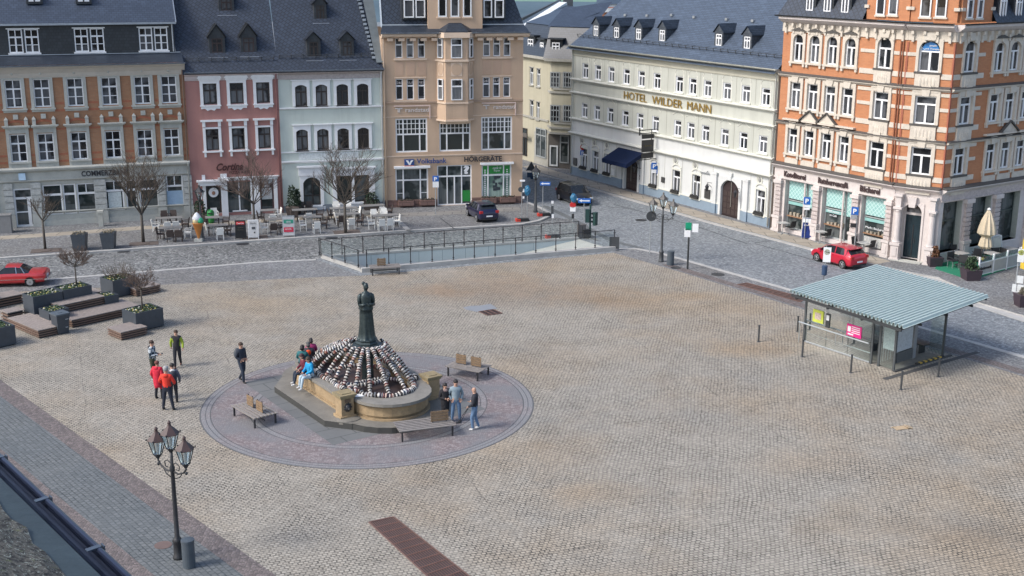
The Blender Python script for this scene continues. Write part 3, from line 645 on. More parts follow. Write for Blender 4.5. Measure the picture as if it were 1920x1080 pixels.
def dormer(fc,bl,px,py,ze,slp,w,h,frm,wallmat,roofmat,ridge=.55,y0=0.,curved=False,deep=None,apron=ZINC,st=CROSS,hood=.16):
    "small gabled roof dormer; (px,py) is the picture point of the bottom middle of its window"
    u,y,z=fc.roof(px,py,ze,slp,y0); k=math.tan(radians(slp)); a=.16
    W=w/2+a; H=h+.14; D=(H+ridge)/k+.1
    m=MB(); m.add([(-W,0,-.12),(-w/2,0,-.12),(-w/2,0,H),(-W,0,H)],[(0,1,2,3)]).add([(w/2,0,-.12),(W,0,-.12),(W,0,H),(w/2,0,H)],[(0,1,2,3)]).add([(-w/2,0,h),(w/2,0,h),(w/2,0,H),(-w/2,0,H)],[(0,1,2,3)]).add([(-w/2,0,-.12),(w/2,0,-.12),(w/2,0,0),(-w/2,0,0)],[(0,1,2,3)])
    m.add([(-W,0,H),(W,0,H),(0,0,H+ridge)],[(0,1,2)])
    m.add([(W,0,-.12),(W,H/k+.1,H),(W,0,H)],[(0,1,2)]).add([(-W,0,-.12),(-W,H/k+.1,H),(-W,0,H)],[(2,1,0)])
    d=m.build('dormer',wallmat,bl,(fc.W(u,y,z),fc.ang))
    r=MB(); e=hood; We=W+.12
    for s in(-1,1):
        P=[(s*We,-e,H-.12*ridge),(0,-e,H+ridge+.03),(0,D,H+ridge+.03),(s*We,H/k+.12,H-.12*ridge)]
        Q=[(a_,b_,c_+.05) for a_,b_,c_ in P]
        r.add(P+Q,[(0,1,2,3),(3,2,1,0),(4,5,6,7),(7,6,5,4),(0,1,5,4),(4,5,1,0),(3,0,4,7),(7,4,0,3)])
    r.build('dormer_roof',roofmat,d)
    if apron: MB().add([(-W-.02,-.02,-.13),(W+.02,-.02,-.13),(W+.14,-.3,-.13-.3*k*.55),(-W-.14,-.3,-.13-.3*k*.55)],[(3,2,1,0)]).build('apron_flashing',apron,d)
    MB().add([(-w/2,.07,0),(w/2,.07,0),(w/2,.07,h),(-w/2,.07,h)],[(0,1,2,3)]).build('dormer_window',GLASS,d); inst('window_frame',frame_mesh(w,h,st,frm,.07),d)
    return d
def snowguard(fc,bl,u0,u1,ze,sl,up=.55,mat=None):
    m=MB(); k=math.tan(radians(sl)); y=up/k
    for dz in(.08,.2): m.bar((u0,y-.1,ze+up+dz),(u1,y-.1,ze+up+dz),.025)
    n=int((u1-u0)/.75)
    for i in range(n+1): x=u0+(u1-u0)*i/n; m.bar((x,y,ze+up-.05),(x,y-.12,ze+up+.24),.035); m.bar((x,y-.1,ze+up+.2),(x,y+.2,ze+up+.25),.02)
    return m.build('snow_guard',mat or IRON2,bl,(fc.W(0,0,0),fc.ang))
# ================================================================ 1 brick bank house
SLATE=slate('dark_slate',(.032,.041,.056),.34,.2)
SLATEB=slate('blue_slate',(.042,.056,.082),.3,.22)
SLATEF=slate('scale_slate',(.030,.041,.062),.27,.27,radians(45),.03,.55,.35,.3)
SLATEW=slate('slate_wall_cladding',(.030,.036,.043),.22,.2,0,.02,.5,.7,.6)
BRK1=bricks('ochre_brick',(.41,.205,.11),(.34,.16,.085),(.27,.2,.13),.26,.09,.012,.35,.45)
BRKR=plain('red_brick_band',(.32,.115,.065),.85,.25,6)
SCR=plain('cream_cornice_plaster',(.46,.42,.36),.8,.12,1.)
F1=Fac((12,430.5),(362,410)); B1=bld('brick_town_house','ochre brick house with grey stone ground floor and slate attic, left end of the row',F1)
L1=F1.L; ze1=10.55
top1=F1.rows([(40,610,165,825),(255,600,375,812),(505,590,625,800),(762,575,880,785),(1008,565,1125,770),(1208,558,1325,755)])
mid1=F1.rows([(78,220,205,430),(285,208,410,415),(535,192,655,400),(790,175,908,383),(1030,158,1145,365),(1230,150,1345,350)],0,200)
gA=F1.rows([(325,590,470,820),(475,575,572,800),(580,570,722,795)],0,200,snap=False); gB=F1.rows([(790,560,930,780),(945,545,1030,775),(1045,535,1190,765)],0,200,snap=False); gC=F1.rows([(1250,510,1375,745)],0,200); gD=F1.rows([(108,610,255,905)],0,200)
zA=sum(g[2] for g in gA)/3; hA=sum(g[3] for g in gA)/3
for g in gA: g[2]=zA; g[3]=hA
zB=sum(g[2] for g in gB)/3; hB=sum(g[3] for g in gB)/3
for g in gB: g[2]=zB; g[3]=hB
gD[0][3]+=gD[0][2]-.12; gD[0][2]=.12
zg=3.95
wall_mesh(L1,ze1,[hole(W) for W in top1+mid1],z0=zg,x0=-.3).build('brick_wall',[BRK1,STONE],B1,(F1.W(0,0,0),F1.ang))
wall_mesh(L1,zg,[hole(W) for W in gA+gB+gC+gD],x0=-.3).build('stone_ground_floor',[STONE,STONE],B1,(F1.W(0,0,0),F1.ang))
body(F1,B1,L1,ze1,11,BRK1,x0=-.3); backing(F1,B1,L1,ze1)
for W in top1: win(F1,B1,W,CROSS6,sur=s1,smat=STONE)
for W in mid1: win(F1,B1,W,CROSS6,sur=s1b,smat=[STONE,BRKR])
for z in (top1[0][2]-.3,top1[0][2]+.15,top1[0][2]+top1[0][3]+.1,mid1[0][2]-.1,mid1[0][2]+.35,mid1[0][2]+mid1[0][3]+.2):
    us=[-.3]+sorted([v for W in (top1 if z>zg+3 else mid1) for v in(W[0]-W[1]/2-.24,W[0]+W[1]/2+.24)])+[L1]
    for i in range(0,len(us),2):
        if us[i+1]-us[i]>.05: bandp(F1,B1,'red_brick_band',BRKR,us[i],us[i+1],z,z+.13,-.012)
SH=(.09,[(.68,0,1,.12)],[]); 
for W in gA+gB: win(F1,B1,W,(.09,[(.66,0,1,.14)],[(.5,.66,1,.06)] if W in gB[:1] or W is gA[2] else []),glass=GLASS2,name='shop_window')
win(F1,B1,gC[0],(.09,[(.64,0,1,.12)],[(.5,.64,1,.07)]),glass=GLASS2,name='shop_window')
MB().box(gC[0][0]-.55,gC[0][0]+.5,.05,.07,gC[0][2]+.1,gC[0][2]+1.05).build('blue_window_film',plain('pale_blue_film',(.3,.42,.55),.5),B1,(F1.W(0,0,0),F1.ang))
d=win(F1,B1,gD[0],(.12,[(.74,0,1,.14),(.38,.0,.78,.07)],[(.76,0,.74,.2)]),glass=GLASS2,name='entrance_door')
MB().box(gB[0][0]-.42,gB[0][0]+.42,.06,.08,gB[0][2]+.15,gB[0][2]+1.25).build('notice_board',plain('notice_paper',(.5,.55,.55),.6,.3,9),B1,(F1.W(0,0,0),F1.ang))
# rusticated piers
def pier(u0,u1,z0,z1,n,y=-.14):
    m=MB(); h=(z1-z0)/n
    for i in range(n): m.box(u0,u1,y,.02,z0+i*h+.03,z0+(i+1)*h-.03)
    m.box(u0+.03,u1-.03,y+.07,.02,z0,z1); return m
for a,b in ((9,26),(60,79),(179,200),(297,311),(345,361)):
    u0,_=F1.uz(a,380); u1,_=F1.uz(b,380-a*.04); pier(u0,u1,.95,3.05,5).build('stone_pier',STONE2,B1,(F1.W(0,0,0),F1.ang))
    bandp(F1,B1,'pier_base',STONE,u0-.04,u1+.04,0,.95,-.16)
uS=F1.uz(79,400)[0]
bandp(F1,B1,'plinth',STONE,uS,F1.uz(345,400)[0],0,.45,-.07); cornice(F1,B1,STONE,uS,L1,.95,[(.05,0),(.16,.06),(.16,.12)],'sill_course')
cornice(F1,B1,STONE,-.3,L1,3.08,[(.08,0),(.16,.08),(.16,.14)],'architrave'); bandp(F1,B1,'fascia',STONE,-.3,L1,3.22,3.72,-.06)
cornice(F1,B1,STONE,-.3,L1,3.72,[(.1,0),(.3,.12),(.34,.22),(.34,.26),(.05,.34)])
bandp(F1,B1,'sill_band',STONE,-.3,L1,mid1[0][2]-.62,mid1[0][2]-.5,-.1)
cornice(F1,B1,SCR,-.3,L1+.05,ze1-.75,[(.06,0),(.1,.1),(.14,.3),(.3,.55),(.45,.68),(.45,.76)],'eaves_cornice')
gutter(F1,B1,-.3,L1+.1,ze1+.08,-.52)
DKTXT=plain('dark_sign_letters',(.03,.03,.035),.5,.1)
a=F1.uz(153,331); b=F1.uz(243,325)
signtext(F1,B1,"COMMERZBANK",a[0],b[0],3.3,.36,DKTXT,-.09,bold=.02)
a=F1.uz(36,341); MB().box(a[0],a[0]+.42,-.2,-.06,3.25,3.7).build('sign_box',plain('pale_blue_sign',(.5,.66,.8),.5),B1,(F1.W(0,0,0),F1.ang))
# attic: skirt, slate wall, windows, upper roof
fr1=(F1.W(0,0,0),F1.ang); U1=F1.uz(328,90,-.95)[0]
quad(F1,B1,'skirt_roof',SLATE,[(-.3,-.45,ze1+.1),(L1,-.45,ze1+.1),(L1,.95,ze1+.62),(-.3,.95,ze1+.62)])
R=F1.rows([(65,232,172,412),(185,228,295,408),(560,212,660,388),(678,208,780,383),(1045,195,1140,370),(1158,190,1255,365)],off=-.95)
zt=sum(F1.uz(x,y,-.95)[1] for x,y in((0,50),(327,39)))/2
wall_mesh(U1,zt,[hole(W) for W in R],z0=ze1+.55,x0=-.3).build('slate_attic_wall',[SLATEW,WHITED],B1,(F1.W(0,.95,0),F1.ang))
MB().add([(-.3,1.2,ze1),(U1,1.2,ze1),(U1,1.2,zt),(-.3,1.2,zt)],[(0,1,2,3)]).build('interior',MATS['dark_interior'],B1,fr1)
for W in R: win(F1,B1,W,CROSS6,y=.08,off=.95,name='attic_window',sur=s4,smat=WHITE)
MB().add([(U1,.95,ze1+.5),(U1,6,ze1+.5),(U1,6,zt+2),(U1,.95,zt)],[(0,1,2,3)]).build('attic_side_wall',SLATEW,B1,fr1)
quad(F1,B1,'upper_roof',SLATEB,[(-.3,.7,zt-.02),(U1+.15,.7,zt-.02),(U1+.15,8,zt+5.2),(-.3,8,zt+5.2)])
MB().bar((-.3,.64,zt),(U1+.15,.64,zt),.1,.12).tube([(U1-.12,.85,zt-.05),(U1-.1,.85,ze1+.7)],.05,6).bar((U1+.16,.7,zt+.02),(U1+.16,8,zt+5.25),.05,.1).bar((-.3,.86,ze1+.64),(U1,.86,ze1+.64),.05,.05).build('upper_gutter',ZINC,B1,fr1)
quad(F1,B1,'side_roof',SLATEF,[(U1+.02,.95,ze1+.64),(L1+.1,.95,ze1+.64),(L1+.1,6.5,ze1+8.2),(U1+.02,6.5,ze1+8.2)])
MB().bar((U1,.9,ze1+.66),(L1+.1,.9,ze1+.66),.04,.05).build('flashing_strip',ZINC,B1,fr1)
pipe(F1,B1,L1-.12,3.95,ze1-.05,plain('copper_brown_pipe',(.25,.17,.13),.5)); pipe(F1,B1,L1-.12,.2,3.9,STONE)
for x in(65,157):
    u,y,z=F1.roof(x,4,zt,radians(0)+35.5,.7); MB().box(-.5,.5,-.3,.5,-.1,.5).box(-.35,-.05,-.33,-.3,.05,.4,1).box(.05,.35,-.33,-.3,.05,.4,1).build('roof_vent',[SLATEW,WHITE],B1,(F1.W(u,y,z),F1.ang))
# sliver of the green neighbour
FN=Fac(None,ang=math.degrees(F1.ang),o=F1.W(-6.3,-.05,0)); BN=bld('green_town_house','pale green rendered house cut by the left edge of the picture',FN)
GRN0=plaster('faded_green_render',(.32,.38,.30)); N1=FN.rows([(-60,150,-35,200),(-58,250,-33,300)],k=1,snap=False)
wall_mesh(5.9,10.4,[hole(W) for W in N1]).build('wall',[GRN0,WHITE],BN,(FN.W(0,0,0),FN.ang)); body(FN,BN,5.9,10.4,10,GRN0)
for W in N1: win(FN,BN,W,CROSS,sur=s4,smat=WHITE)
quad(FN,BN,'roof',SLATE,[(-1,-.4,10.4),(5.9,-.4,10.4),(5.9,6,16),(-1,6,16)])
MB().tube([(5.7,-.12,.1),(5.7,-.12,10)],.06,7).build('downpipe',GALV,BN,(FN.W(0,0,0),FN.ang))
# ================================================================ 2 pink house
PINK=plaster('dusty_pink_render',(.37,.185,.162),.2)
F2=Fac((362,410),(532,401)); L2=F2.L; ze2=9.85; SL2=48
B2=bld('pink_town_house','dusty pink house with white window surrounds and ice cream parlour below',F2); fr2=(F2.W(0,0,0),F2.ang)
t2=F2.rows([(165,632,265,790),(365,622,465,778),(562,612,662,765)],340); m2=F2.rows([(183,168,283,330),(380,158,476,320),(577,148,670,308)],340,200)
D2=F2.rows([(190,590,300,820)],340,200)+F2.rows([(350,565,520,805)],340,200)+F2.rows([(590,540,695,795)],340,200)
for W in D2: W[3]+=W[2]-.3; W[2]=.3
wall_mesh(L2,ze2,[hole(W) for W in t2+m2+D2]).build('wall',[PINK,WHITE],B2,fr2); body(F2,B2,L2,ze2,11,PINK); backing(F2,B2,L2,ze2)
ST2=(.07,[(.66,0,1,.1)],[(.5,0,.66,.09),(.5,.66,1,.04)])
for W in t2: win(F2,B2,W,ST2,DKFRAME,GLASSC,s2,WHITE)
for W in m2: win(F2,B2,W,ST2,DKFRAME,GLASSC,s2b,WHITE)
win(F2,B2,D2[0],(.12,[(.82,0,1,.1)],[]),DKFRAME,GLASS2,name='door'); win(F2,B2,D2[1],(.07,[],[(.5,0,1,.09)]),plain('green_black_frame',(.03,.05,.045),.5),GLASS2,name='door'); win(F2,B2,D2[2],(.1,[(.8,0,1,.08)],[]),plain('maroon_door',(.07,.03,.035),.5),GLASS2,name='door')
W=D2[1]; MB().box(W[0]-.04,W[0]+.05,-.0,.04,.35,2.6).box(W[0]-.5,W[0]+.5,-.05,.04,.34,.42).build('white_door_handle',WHITE,B2,fr2)
W=D2[0]; m=MB(); m.lathe([(0,0),(.33,0),(.33,.06),(0,.06)],(0,0,0),20); m.v=[(x+W[0],.03-z,y+1.75) for x,y,z in m.v]; m.ball((W[0],-.05,1.72),(.12,.05,.14),8,6,1)
m.build('round_ice_sign',[WHITE,plain('brown_print',(.3,.16,.1),.6)],B2,fr2)
W=D2[2]; MB().box(W[0]-.35,W[0]+.35,-.01,.02,1.1,1.9,0).box(W[0]-.42,W[0]+.42,-.01,.02,2.2,2.5,0).box(W[0]-.15,W[0]+.2,-.015,.02,1.95,2.12,0).build('menu_board',plain('menu_paper',(.35,.37,.38),.6,.4,20),B2,fr2)
u=[W[0]-W[1]/2 for W in D2]; v=[W[0]+W[1]/2 for W in D2]; H2=D2[1][2]+D2[1][3]
MB().box(u[0]-.22,u[0]-.002,-.1,.02,0,3.0).box(v[0]+.002,u[1]-.002,-.1,.02,0,3.02).box(v[1]+.002,u[2]-.002,-.101,.02,0,H2+.1).box(v[2]+.002,v[2]+.25,-.1,.02,0,H2+.1).box(u[0]-.5,u[1]-.05,-.3,.02,D2[0][2]+D2[0][3]+.02,D2[0][2]+D2[0][3]+.3).box(u[0]-.6,u[1]+.1,-.42,.02,D2[0][2]+D2[0][3]+.3,D2[0][2]+D2[0][3]+.4).box(u[1]-.5,v[2]+.3,-.13,.02,H2+.12,H2+.3).box(u[1]-.6,v[2]+.4,-.22,.02,H2+.3,H2+.36).build('shopfront_surround',WHITE,B2,fr2)
a=F2.uz(406,321); b=F2.uz(452,318); BRTXT=plain('dark_brown_letters',(.06,.02,.02),.5,.1)
signtext(F2,B2,"Cortina",a[0],b[0]+.15,a[1]+.05,.5,BRTXT,-.08,bold=.03,shear=.35); signtext(F2,B2,"PIZZA & EIS",a[0]+.85,b[0]+.55,a[1]-.22,.2,BRTXT,-.08,bold=.01)
cornice(F2,B2,plain('pinkish_white_cornice',(.5,.44,.44),.7),0,L2,ze2-.5,[(.04,0),(.1,.12),(.16,.3),(.34,.42),(.34,.5)],'eaves_cornice'); gutter(F2,B2,0,L2,ze2+.1,-.45)
def roofquad(F,B,u0,u1,ze,sl,H,mat,y0=-.42,th=None,name='roof'):
    k=math.tan(radians(sl)); D=H/k
    return quad(F,B,name,mat,[(u0,y0,ze+y0*k),(u1,y0,ze+y0*k),(u1,D,ze+H),(u0,D,ze+H)])
roofquad(F2,B2,-.1,L2+.02,ze2+.42,SL2,9.5,SLATEF); snowguard(F2,B2,.2,L2-.2,ze2+.42,SL2,.35)
zr2=ze2+.42
for x,y in((408,99),(467,97.5)): dormer(F2,B2,x,y,zr2,SL2,.72,.95,DKWOOD,SLATEW,SLATEW,.75)
dormer(F2,B2,425,20,zr2,SL2,.72,.85,DKWOOD,SLATEW,SLATEW,.7)
pipe(F2,B2,L2-.14,.2,ze2,plain('dusty_pink_pipe',(.27,.13,.13),.5))
# ================================================================ 3 pale green house
MINT=plaster('pale_green_render',(.51,.565,.52),.18)
F3=Fac((532,401),(722,392)); L3=F3.L; ze3=9.85
B3=bld('pale_green_town_house','pale green house with four arched windows in each row and white trim',F3); fr3=(F3.W(0,0,0),F3.ang)
t3=F3.rows([(853,638,943,800),(1008,632,1095,795),(1165,628,1250,788),(1318,622,1402,780)],340); m3=F3.rows([(863,175,950,332),(1020,168,1105,325),(1172,160,1257,315),(1323,150,1407,307)],340,200)
g3=F3.rows([(915,530,1045,740)],340,200)+F3.rows([(1165,520,1280,720),(1300,515,1408,710)],340,200)
wall_mesh(L3,ze3,[hole(W) for W in t3+m3+g3]).build('wall',[MINT,WHITE],B3,fr3); body(F3,B3,L3,ze3,11,MINT); backing(F3,B3,L3,ze3)
for W in t3+m3: win(F3,B3,W,ST2,DKFRAME,GLASSC,s3,[WHITE,DKFRAME])
win(F3,B3,g3[0],(.08,[(.35,0,1,.05)],[(.55,0,1,.06)]),DKFRAME,GLASS2,s3g,WHITE,name='shop_window')
for W in g3[1:]: win(F3,B3,W,(.08,[(.35,0,1,.05)],[]),DKFRAME,GLASS2,name='shop_window')
a=g3[1]; b=g3[2]; x0=a[0]-a[1]/2; x1=b[0]+b[1]/2; z0=a[2]; z1=a[2]+a[3]
MB().box(x0-.3,x0-.002,-.09,.02,.55,z1+.5).box(x1+.002,x1+.4,-.09,.02,.55,z1+.5).box(a[0]+a[1]/2+.002,b[0]-b[1]/2-.002,-.08,.02,z0,z1).box(x0,x1,-.085,.02,z1+.01,z1+.5).box(x0-.45,x1+.5,-.22,.02,z1+.5,z1+.62).box(x0,x1,-.15,.02,z0-.12,z0-.01).box(x0,x1,-.08,.02,z0-.35,z0-.12).build('shopfront_surround',WHITE,B3,fr3)
bandp(F3,B3,'plinth',plain('grey_blue_plinth',(.19,.22,.25),.8,.15,2),0,L3,0,.55,-.06)
z=F3.uz(625,201)[1]; cornice(F3,B3,WHITE,0,L3,z-.08,[(.04,0),(.12,.06),(.12,.14)],'string_course')
z=F3.uz(625,301)[1]; cornice(F3,B3,WHITE,0,L3,z-.1,[(.04,0),(.16,.1),(.16,.18)],'string_course'); cornice(F3,B3,WHITE,0,L3,z+.62,[(.03,0),(.08,.04),(.08,.1)],'string_course')
bandp(F3,B3,'panel_band',plain('relief_panel_white',(.56,.6,.6),.8,.25,9,.5),1.2,L3-1.8,z+.12,z+.58,-.03)
cornice(F3,B3,plain('faded_frieze',(.4,.36,.35),.8,.25,5),0,L3,ze3-.55,[(.04,0),(.06,.32),(.34,.46),(.34,.52)],'eaves_cornice'); gutter(F3,B3,0,L3+.1,ze3+.1,-.45)
uv3=F3.roof(702,114,ze3+.42,SL2)[0]
roofquad(F3,B3,0,L3+.05,ze3+.42,SL2,9.5,SLATEF); snowguard(F3,B3,.2,uv3-.05,ze3+.42,SL2,.45)
MB().box(-.05,.05,-.4,.0,-.1,.1).mesh('x',ZINC)
k=math.tan(radians(SL2)); m=MB(); u9=F3.roof(672,0,ze3+.42,SL2)
for i in range(30):
    z=.3+i*.27; m.cbox((uv3+(u9[0]-uv3)*min(1.4,(z/(u9[2]-ze3-.42)))+.02*(i%2),z/k-.03,ze3+.42+z+.08),(.22,.2,.1),0,None,Matrix.Rotation(radians(SL2),3,'X'))
m.build('verge_slates',plain('pale_verge_slate',(.16,.19,.22),.5),B3,fr3)
quad(F3,B3,'flat_seam_strip',plain('grey_roofing_felt',(.10,.12,.13),.7,.2,2),[(uv3+.1,-.1,ze3+.5-.0),(L3+.06,-.1,ze3+.5-.0),(L3+.06,8.0,ze3+.52+8.1*k),(u9[0]-(uv3-u9[0])*.3+.1,8.0,ze3+.52+8.1*k)])
for x,y,h in((589,105,.95),(651.5,104,.95)): dormer(F3,B3,x,y,ze3+.42,SL2,.6,h,DKFRAME,SLATEW,SLATEF,.5)
dormer(F3,B3,601,35,ze3+.42,SL2,.55,.9,DKFRAME,SLATEW,SLATEF,.5)
pipe(F3,B3,L3-.1,.2,ze3,WHITED)
# ================================================================ 4 tan bank house with bay
TAN=plaster('tan_render',(.49,.355,.25),.16); TAN2=plain('pale_tan_trim',(.60,.47,.36),.8,.1,1.)
F4=Fac((722,392),(979,383)); L4=F4.L; ze4=12.1; fr4=(F4.W(0,0,0),F4.ang)
B4=bld('bay_fronted_bank_building','tan rendered house with a three-sided bay and large lattice windows, corner of the side street',F4)
tl=F4.rows([(245,287,298,435),(330,287,382,434),(415,285,466,432)],680); tr=F4.rows([(903,282,957,423),(980,280,1032,422),(1056,278,1110,420)],680)
ml=F4.rows([(248,594,302,750),(332,593,384,748),(414,592,468,745)],680); mr=F4.rows([(900,578,955,730),(978,577,1028,728),(1053,575,1108,726)],680)
big=F4.rows([(245,95,488,352),(575,75,810,332),(892,68,1118,318)],680,200)
gr=F4.rows([(248,462,492,745)],680,200)+F4.rows([(560,440,818,752)],680,200)+F4.rows([(892,430,1115,703)],680,200)
gr[1][3]+=gr[1][2]-.12; gr[1][2]=.12
wall_mesh(L4,ze4,[hole(W) for W in tl+tr+ml+mr+big+gr]).build('wall',[TAN,TAN2],B4,fr4); body(F4,B4,L4,ze4,12,TAN); backing(F4,B4,L4,ze4)
ST4=(.06,[(.66,0,1,.1)],[])
for W in tl+tr: win(F4,B4,W,ST4,glass=GLASSC)
GL4=glassy('sticker_glass',(.03,.02,.022),(.25,.26,.28),.3)
for W in ml+mr: win(F4,B4,W,ST4,glass=GLASS)
def trio(R,lab):
    a,b=R[0],R[2]; x0=a[0]-a[1]/2; x1=b[0]+b[1]/2; z0=a[2]; z1=a[2]+a[3]
    MB().box(x0-.12,x1+.12,-.1,.02,z0-.16,z0-.04).box(x0-.08,x1+.08,-.06,.02,z1+.04,z1+.12).build('window_sill',TAN2,B4,fr4)
trio(tl,0); trio(tr,0); trio(ml,0); trio(mr,0)
for R,Q in((tl,ml),(tr,mr)):
    zb=Q[0][2]+Q[0][3]+.12; zt_=R[0][2]-.16
    for i in range(3):
        x0=R[i][0]-R[i][1]/2-.03; x1=R[i][0]+R[i][1]/2+.05
        bandp(F4,B4,'recessed_panel',plain('darker_tan_panel',(.46,.32,.23),.85,.08,1.),x0,x1,zb+.1,zt_-.1,-.02)
def lattice(w,h):
    hb=[(.53,0,1,.1)];vb=[(.24,0,1,.09),(.76,0,1,.09)]
    for i in range(1,4): hb.append((.53+.47*i/4 if 0 else .53+.47*i/3,0,1,.04)) if i<3 else None
    for x in (.12,.37,.5,.63,.88): vb.append((x,.53,1,.04))
    return (.1,hb,vb)
for W in big: win(F4,B4,W,lattice(W[1],W[3]),glass=GLASS2,name='lattice_window')
W=gr[0]; win(F4,B4,W,(.1,[(.68,0,1,.1),(.34,0,.24,.03),(.34,.76,1,.03)],[(.24,0,1,.09),(.76,0,1,.09)]),glass=GLASS2,name='shop_window')
LGT=plain('pale_blind',(.30,.36,.38),.7,.1); x0=W[0]-W[1]/2; w_=W[1]
MB().box(x0+.1,x0+.22*w_,.15,.17,W[2],W[2]+.66*W[3]).box(x0+.27*w_,x0+.74*w_,.15,.17,W[2],W[2]+.2*W[3]).box(x0+.27*w_,x0+.32*w_,.151,.17,W[2],W[2]+.66*W[3]).box(x0+.68*w_,x0+.75*w_,.15,.17,W[2],W[2]+.66*W[3]).box(x0+.78*w_,x0+w_-.1,.15,.17,W[2],W[2]+.66*W[3]).build('window_blind',LGT,B4,fr4)
W=gr[1]; win(F4,B4,W,(.08,[(.72,0,1,.1)],[(.29,0,1,.07),(.5,0,.72,.09),(.71,0,1,.07)]),glass=GLASS2,name='entrance_door')
GREEN=plain('green_shop_film',(.02,.22,.04),.5,.12); x1=W[0]+W[1]/2
MB().box(x1-.68,x1-.1,.08,.1,.35,1.15).build('green_window_film',GREEN,B4,fr4)
signtext(F4,B4,"?",x1-.6,x1-.15,W[2]+W[3]*.78,W[3]*.19,WHITE,.07,name='ear_emblem',bold=.05)
W=gr[2]; win(F4,B4,W,(.1,[(.7,0,1,.1)],[(.22,0,1,.08),(.74,0,1,.08)]),glass=glassy('pale_green_glass',(.10,.17,.14),(.35,.45,.4),.8),name='shop_window')
x0=W[0]-W[1]/2; z0=W[2]; w_=W[1];h_=W[3]; m=MB()
for a,b in((.05,.2),(.25,.72),(.77,.96)): m.box(x0+a*w_,x0+b*w_,.09,.11,z0+.74*h_,z0+.97*h_).box(x0+a*w_,x0+b*w_,.09,.11,z0+.04*h_,z0+.09*h_)
m.build('green_window_film',GREEN,B4,fr4)
signtext(F4,B4,"optik id",x0+.38*w_,x0+.66*w_,z0+.86*h_,.2,WHITE,.075,name='window_lettering'); signtext(F4,B4,"hörgeräte",x0+.42*w_,x0+.62*w_,z0+.8*h_,.11,WHITE,.075,name='window_lettering')
m=MB()
for i in range(14):
    for a in(.12,.86): m.box(x0+a*w_-.05,x0+a*w_+.05,.07,.08,z0+.14*h_+i*.14,z0+.14*h_+i*.14+.07)
m.build('window_lettering',WHITE,B4,fr4)
m=MB(); r_=random.Random(3)
for i in range(14): cx,cz=x0+.42*w_+r_.uniform(-.12,.2)*w_,z0+.45*h_+r_.uniform(-.2,.2)*h_; m.box(cx,cx+r_.uniform(.1,.3),.10+.002*i,.11+.002*i,cz,cz+r_.uniform(.1,.3))
m.build('poster_print',plain('dark_print',(.03,.04,.05),.6),B4,fr4)
for W in (gr[0],gr[2]): MB().box(W[0]-W[1]/2-.1,W[0]+W[1]/2+.12,-.28,-.0,W[2]+W[3]+.02,W[2]+W[3]+.16).build('awning_box',WHITE,B4,fr4)
for z in (F4.uz(850,215)[1],): pass
# string courses
for px,py,h in ((720,193,.14),(721,294,.1),(721,220,.06)):
    z=F4.uz(px,py)[1]; cornice(F4,B4,TAN2 if h<.12 else plain('brown_band',(.36,.26,.19),.8),0,L4,z-h/2,[(.03,0),(.1 if h>.1 else .04,.03),(.1 if h>.1 else .04,h)],'string_course')
BASE=bricks('red_brown_stone_plinth',(.20,.12,.10),(.17,.10,.085),(.09,.06,.05),.6,.25,.02,.25,.3)
us=[0,gr[1][0]-gr[1][1]/2-.02,gr[1][0]+gr[1][1]/2+.02,L4+.02]
for i in(0,2): bandp(F4,B4,'plinth',BASE,us[i],us[i+1],0,.62,-.06)
for px in (761,801,915,951):
    u=F4.uz(px,391)[0]; MB().box(u-.55,u+.55,-.4,-.07,.25,.6).build('window_box',BASE,B4,fr4)
    m=MB(); 
    for i in range(24): m.ball((u-.5+i*.043,-.23+r_.uniform(-.1,.1),.62+r_.uniform(0,.08)),r_.uniform(.03,.07),5,4)
    m.build('window_box_plants',plain('dry_heather',(.07,.06,.045),.9,.4,20),B4,fr4)
# bay window
bx0,bx1=F4.uz(818,150)[0],F4.uz(888,150)[0]; bz0=F4.uz(850,216)[1]-.25; bz1=ze4-.05; P=.75; i0=bx0+.55; i1=bx1-.55
fa=[((bx0,0),(i0,-P)),((i0,-P),(i1,-P)),((i1,-P),(bx1,0))]
m=MB().prism([(bx0,.05),(i0,-P),(i1,-P),(bx1,.05)],bz0,bz1)
bay=m.build('bay',TAN,B4,fr4)
def bayfac(a,b): return Fac(None,ang=math.degrees(F4.ang+atan2(b[1]-a[1],b[0]-a[0])),o=F4.W(a[0],a[1],0))
zs_=[(tl[0][2],tl[0][3]),(ml[0][2],ml[0][3])]
for a,b in fa:
    f=bayfac(a,b); L=sqrt((b[0]-a[0])**2+(b[1]-a[1])**2); ww=.78 if L>1.2 else .5
    for z,h in zs_:
        o=win(f,B4,(L/2,ww,z,h),ST4,glass=GLASSC,y=-.03,name='bay_window')
    zb=ml[0][2]+ml[0][3]+.2; zt_=tl[0][2]-.3; n=20; R=min(.42,ww/2); R2=(zt_-zb)/2-.05
    m=MB(); cz=(zb+zt_)/2
    m.box(L/2-ww/2,L/2+ww/2,-.02,.02,zb,zt_)
    m.build('bay_panel',TAN2,B4,(f.W(0,0,0),f.ang))
    m=MB(); m.ext([(L/2+R*cos(2*pi*i/n),cz+R2*sin(2*pi*i/n)) for i in range(n)],-.035,.02); m.build('oval_panel',TAN,B4,(f.W(0,0,0),f.ang))
def baybelt(z,h,pr,mat,name='bay_belt'):
    e=pr; MB().prism([(bx0-e,.02),(i0-e*.5,-P-e),(i1+e*.5,-P-e),(bx1+e,.02)],z,z+h).build(name,mat,B4,fr4)
baybelt(tl[0][2]-.24,.14,.1,TAN2); baybelt(bz0-.1,.12,.06,TAN2); baybelt(F4.uz(720,193)[1]-.07,.12,.06,TAN2); baybelt(bz1-.02,.35,.25,TAN2,'bay_cornice')
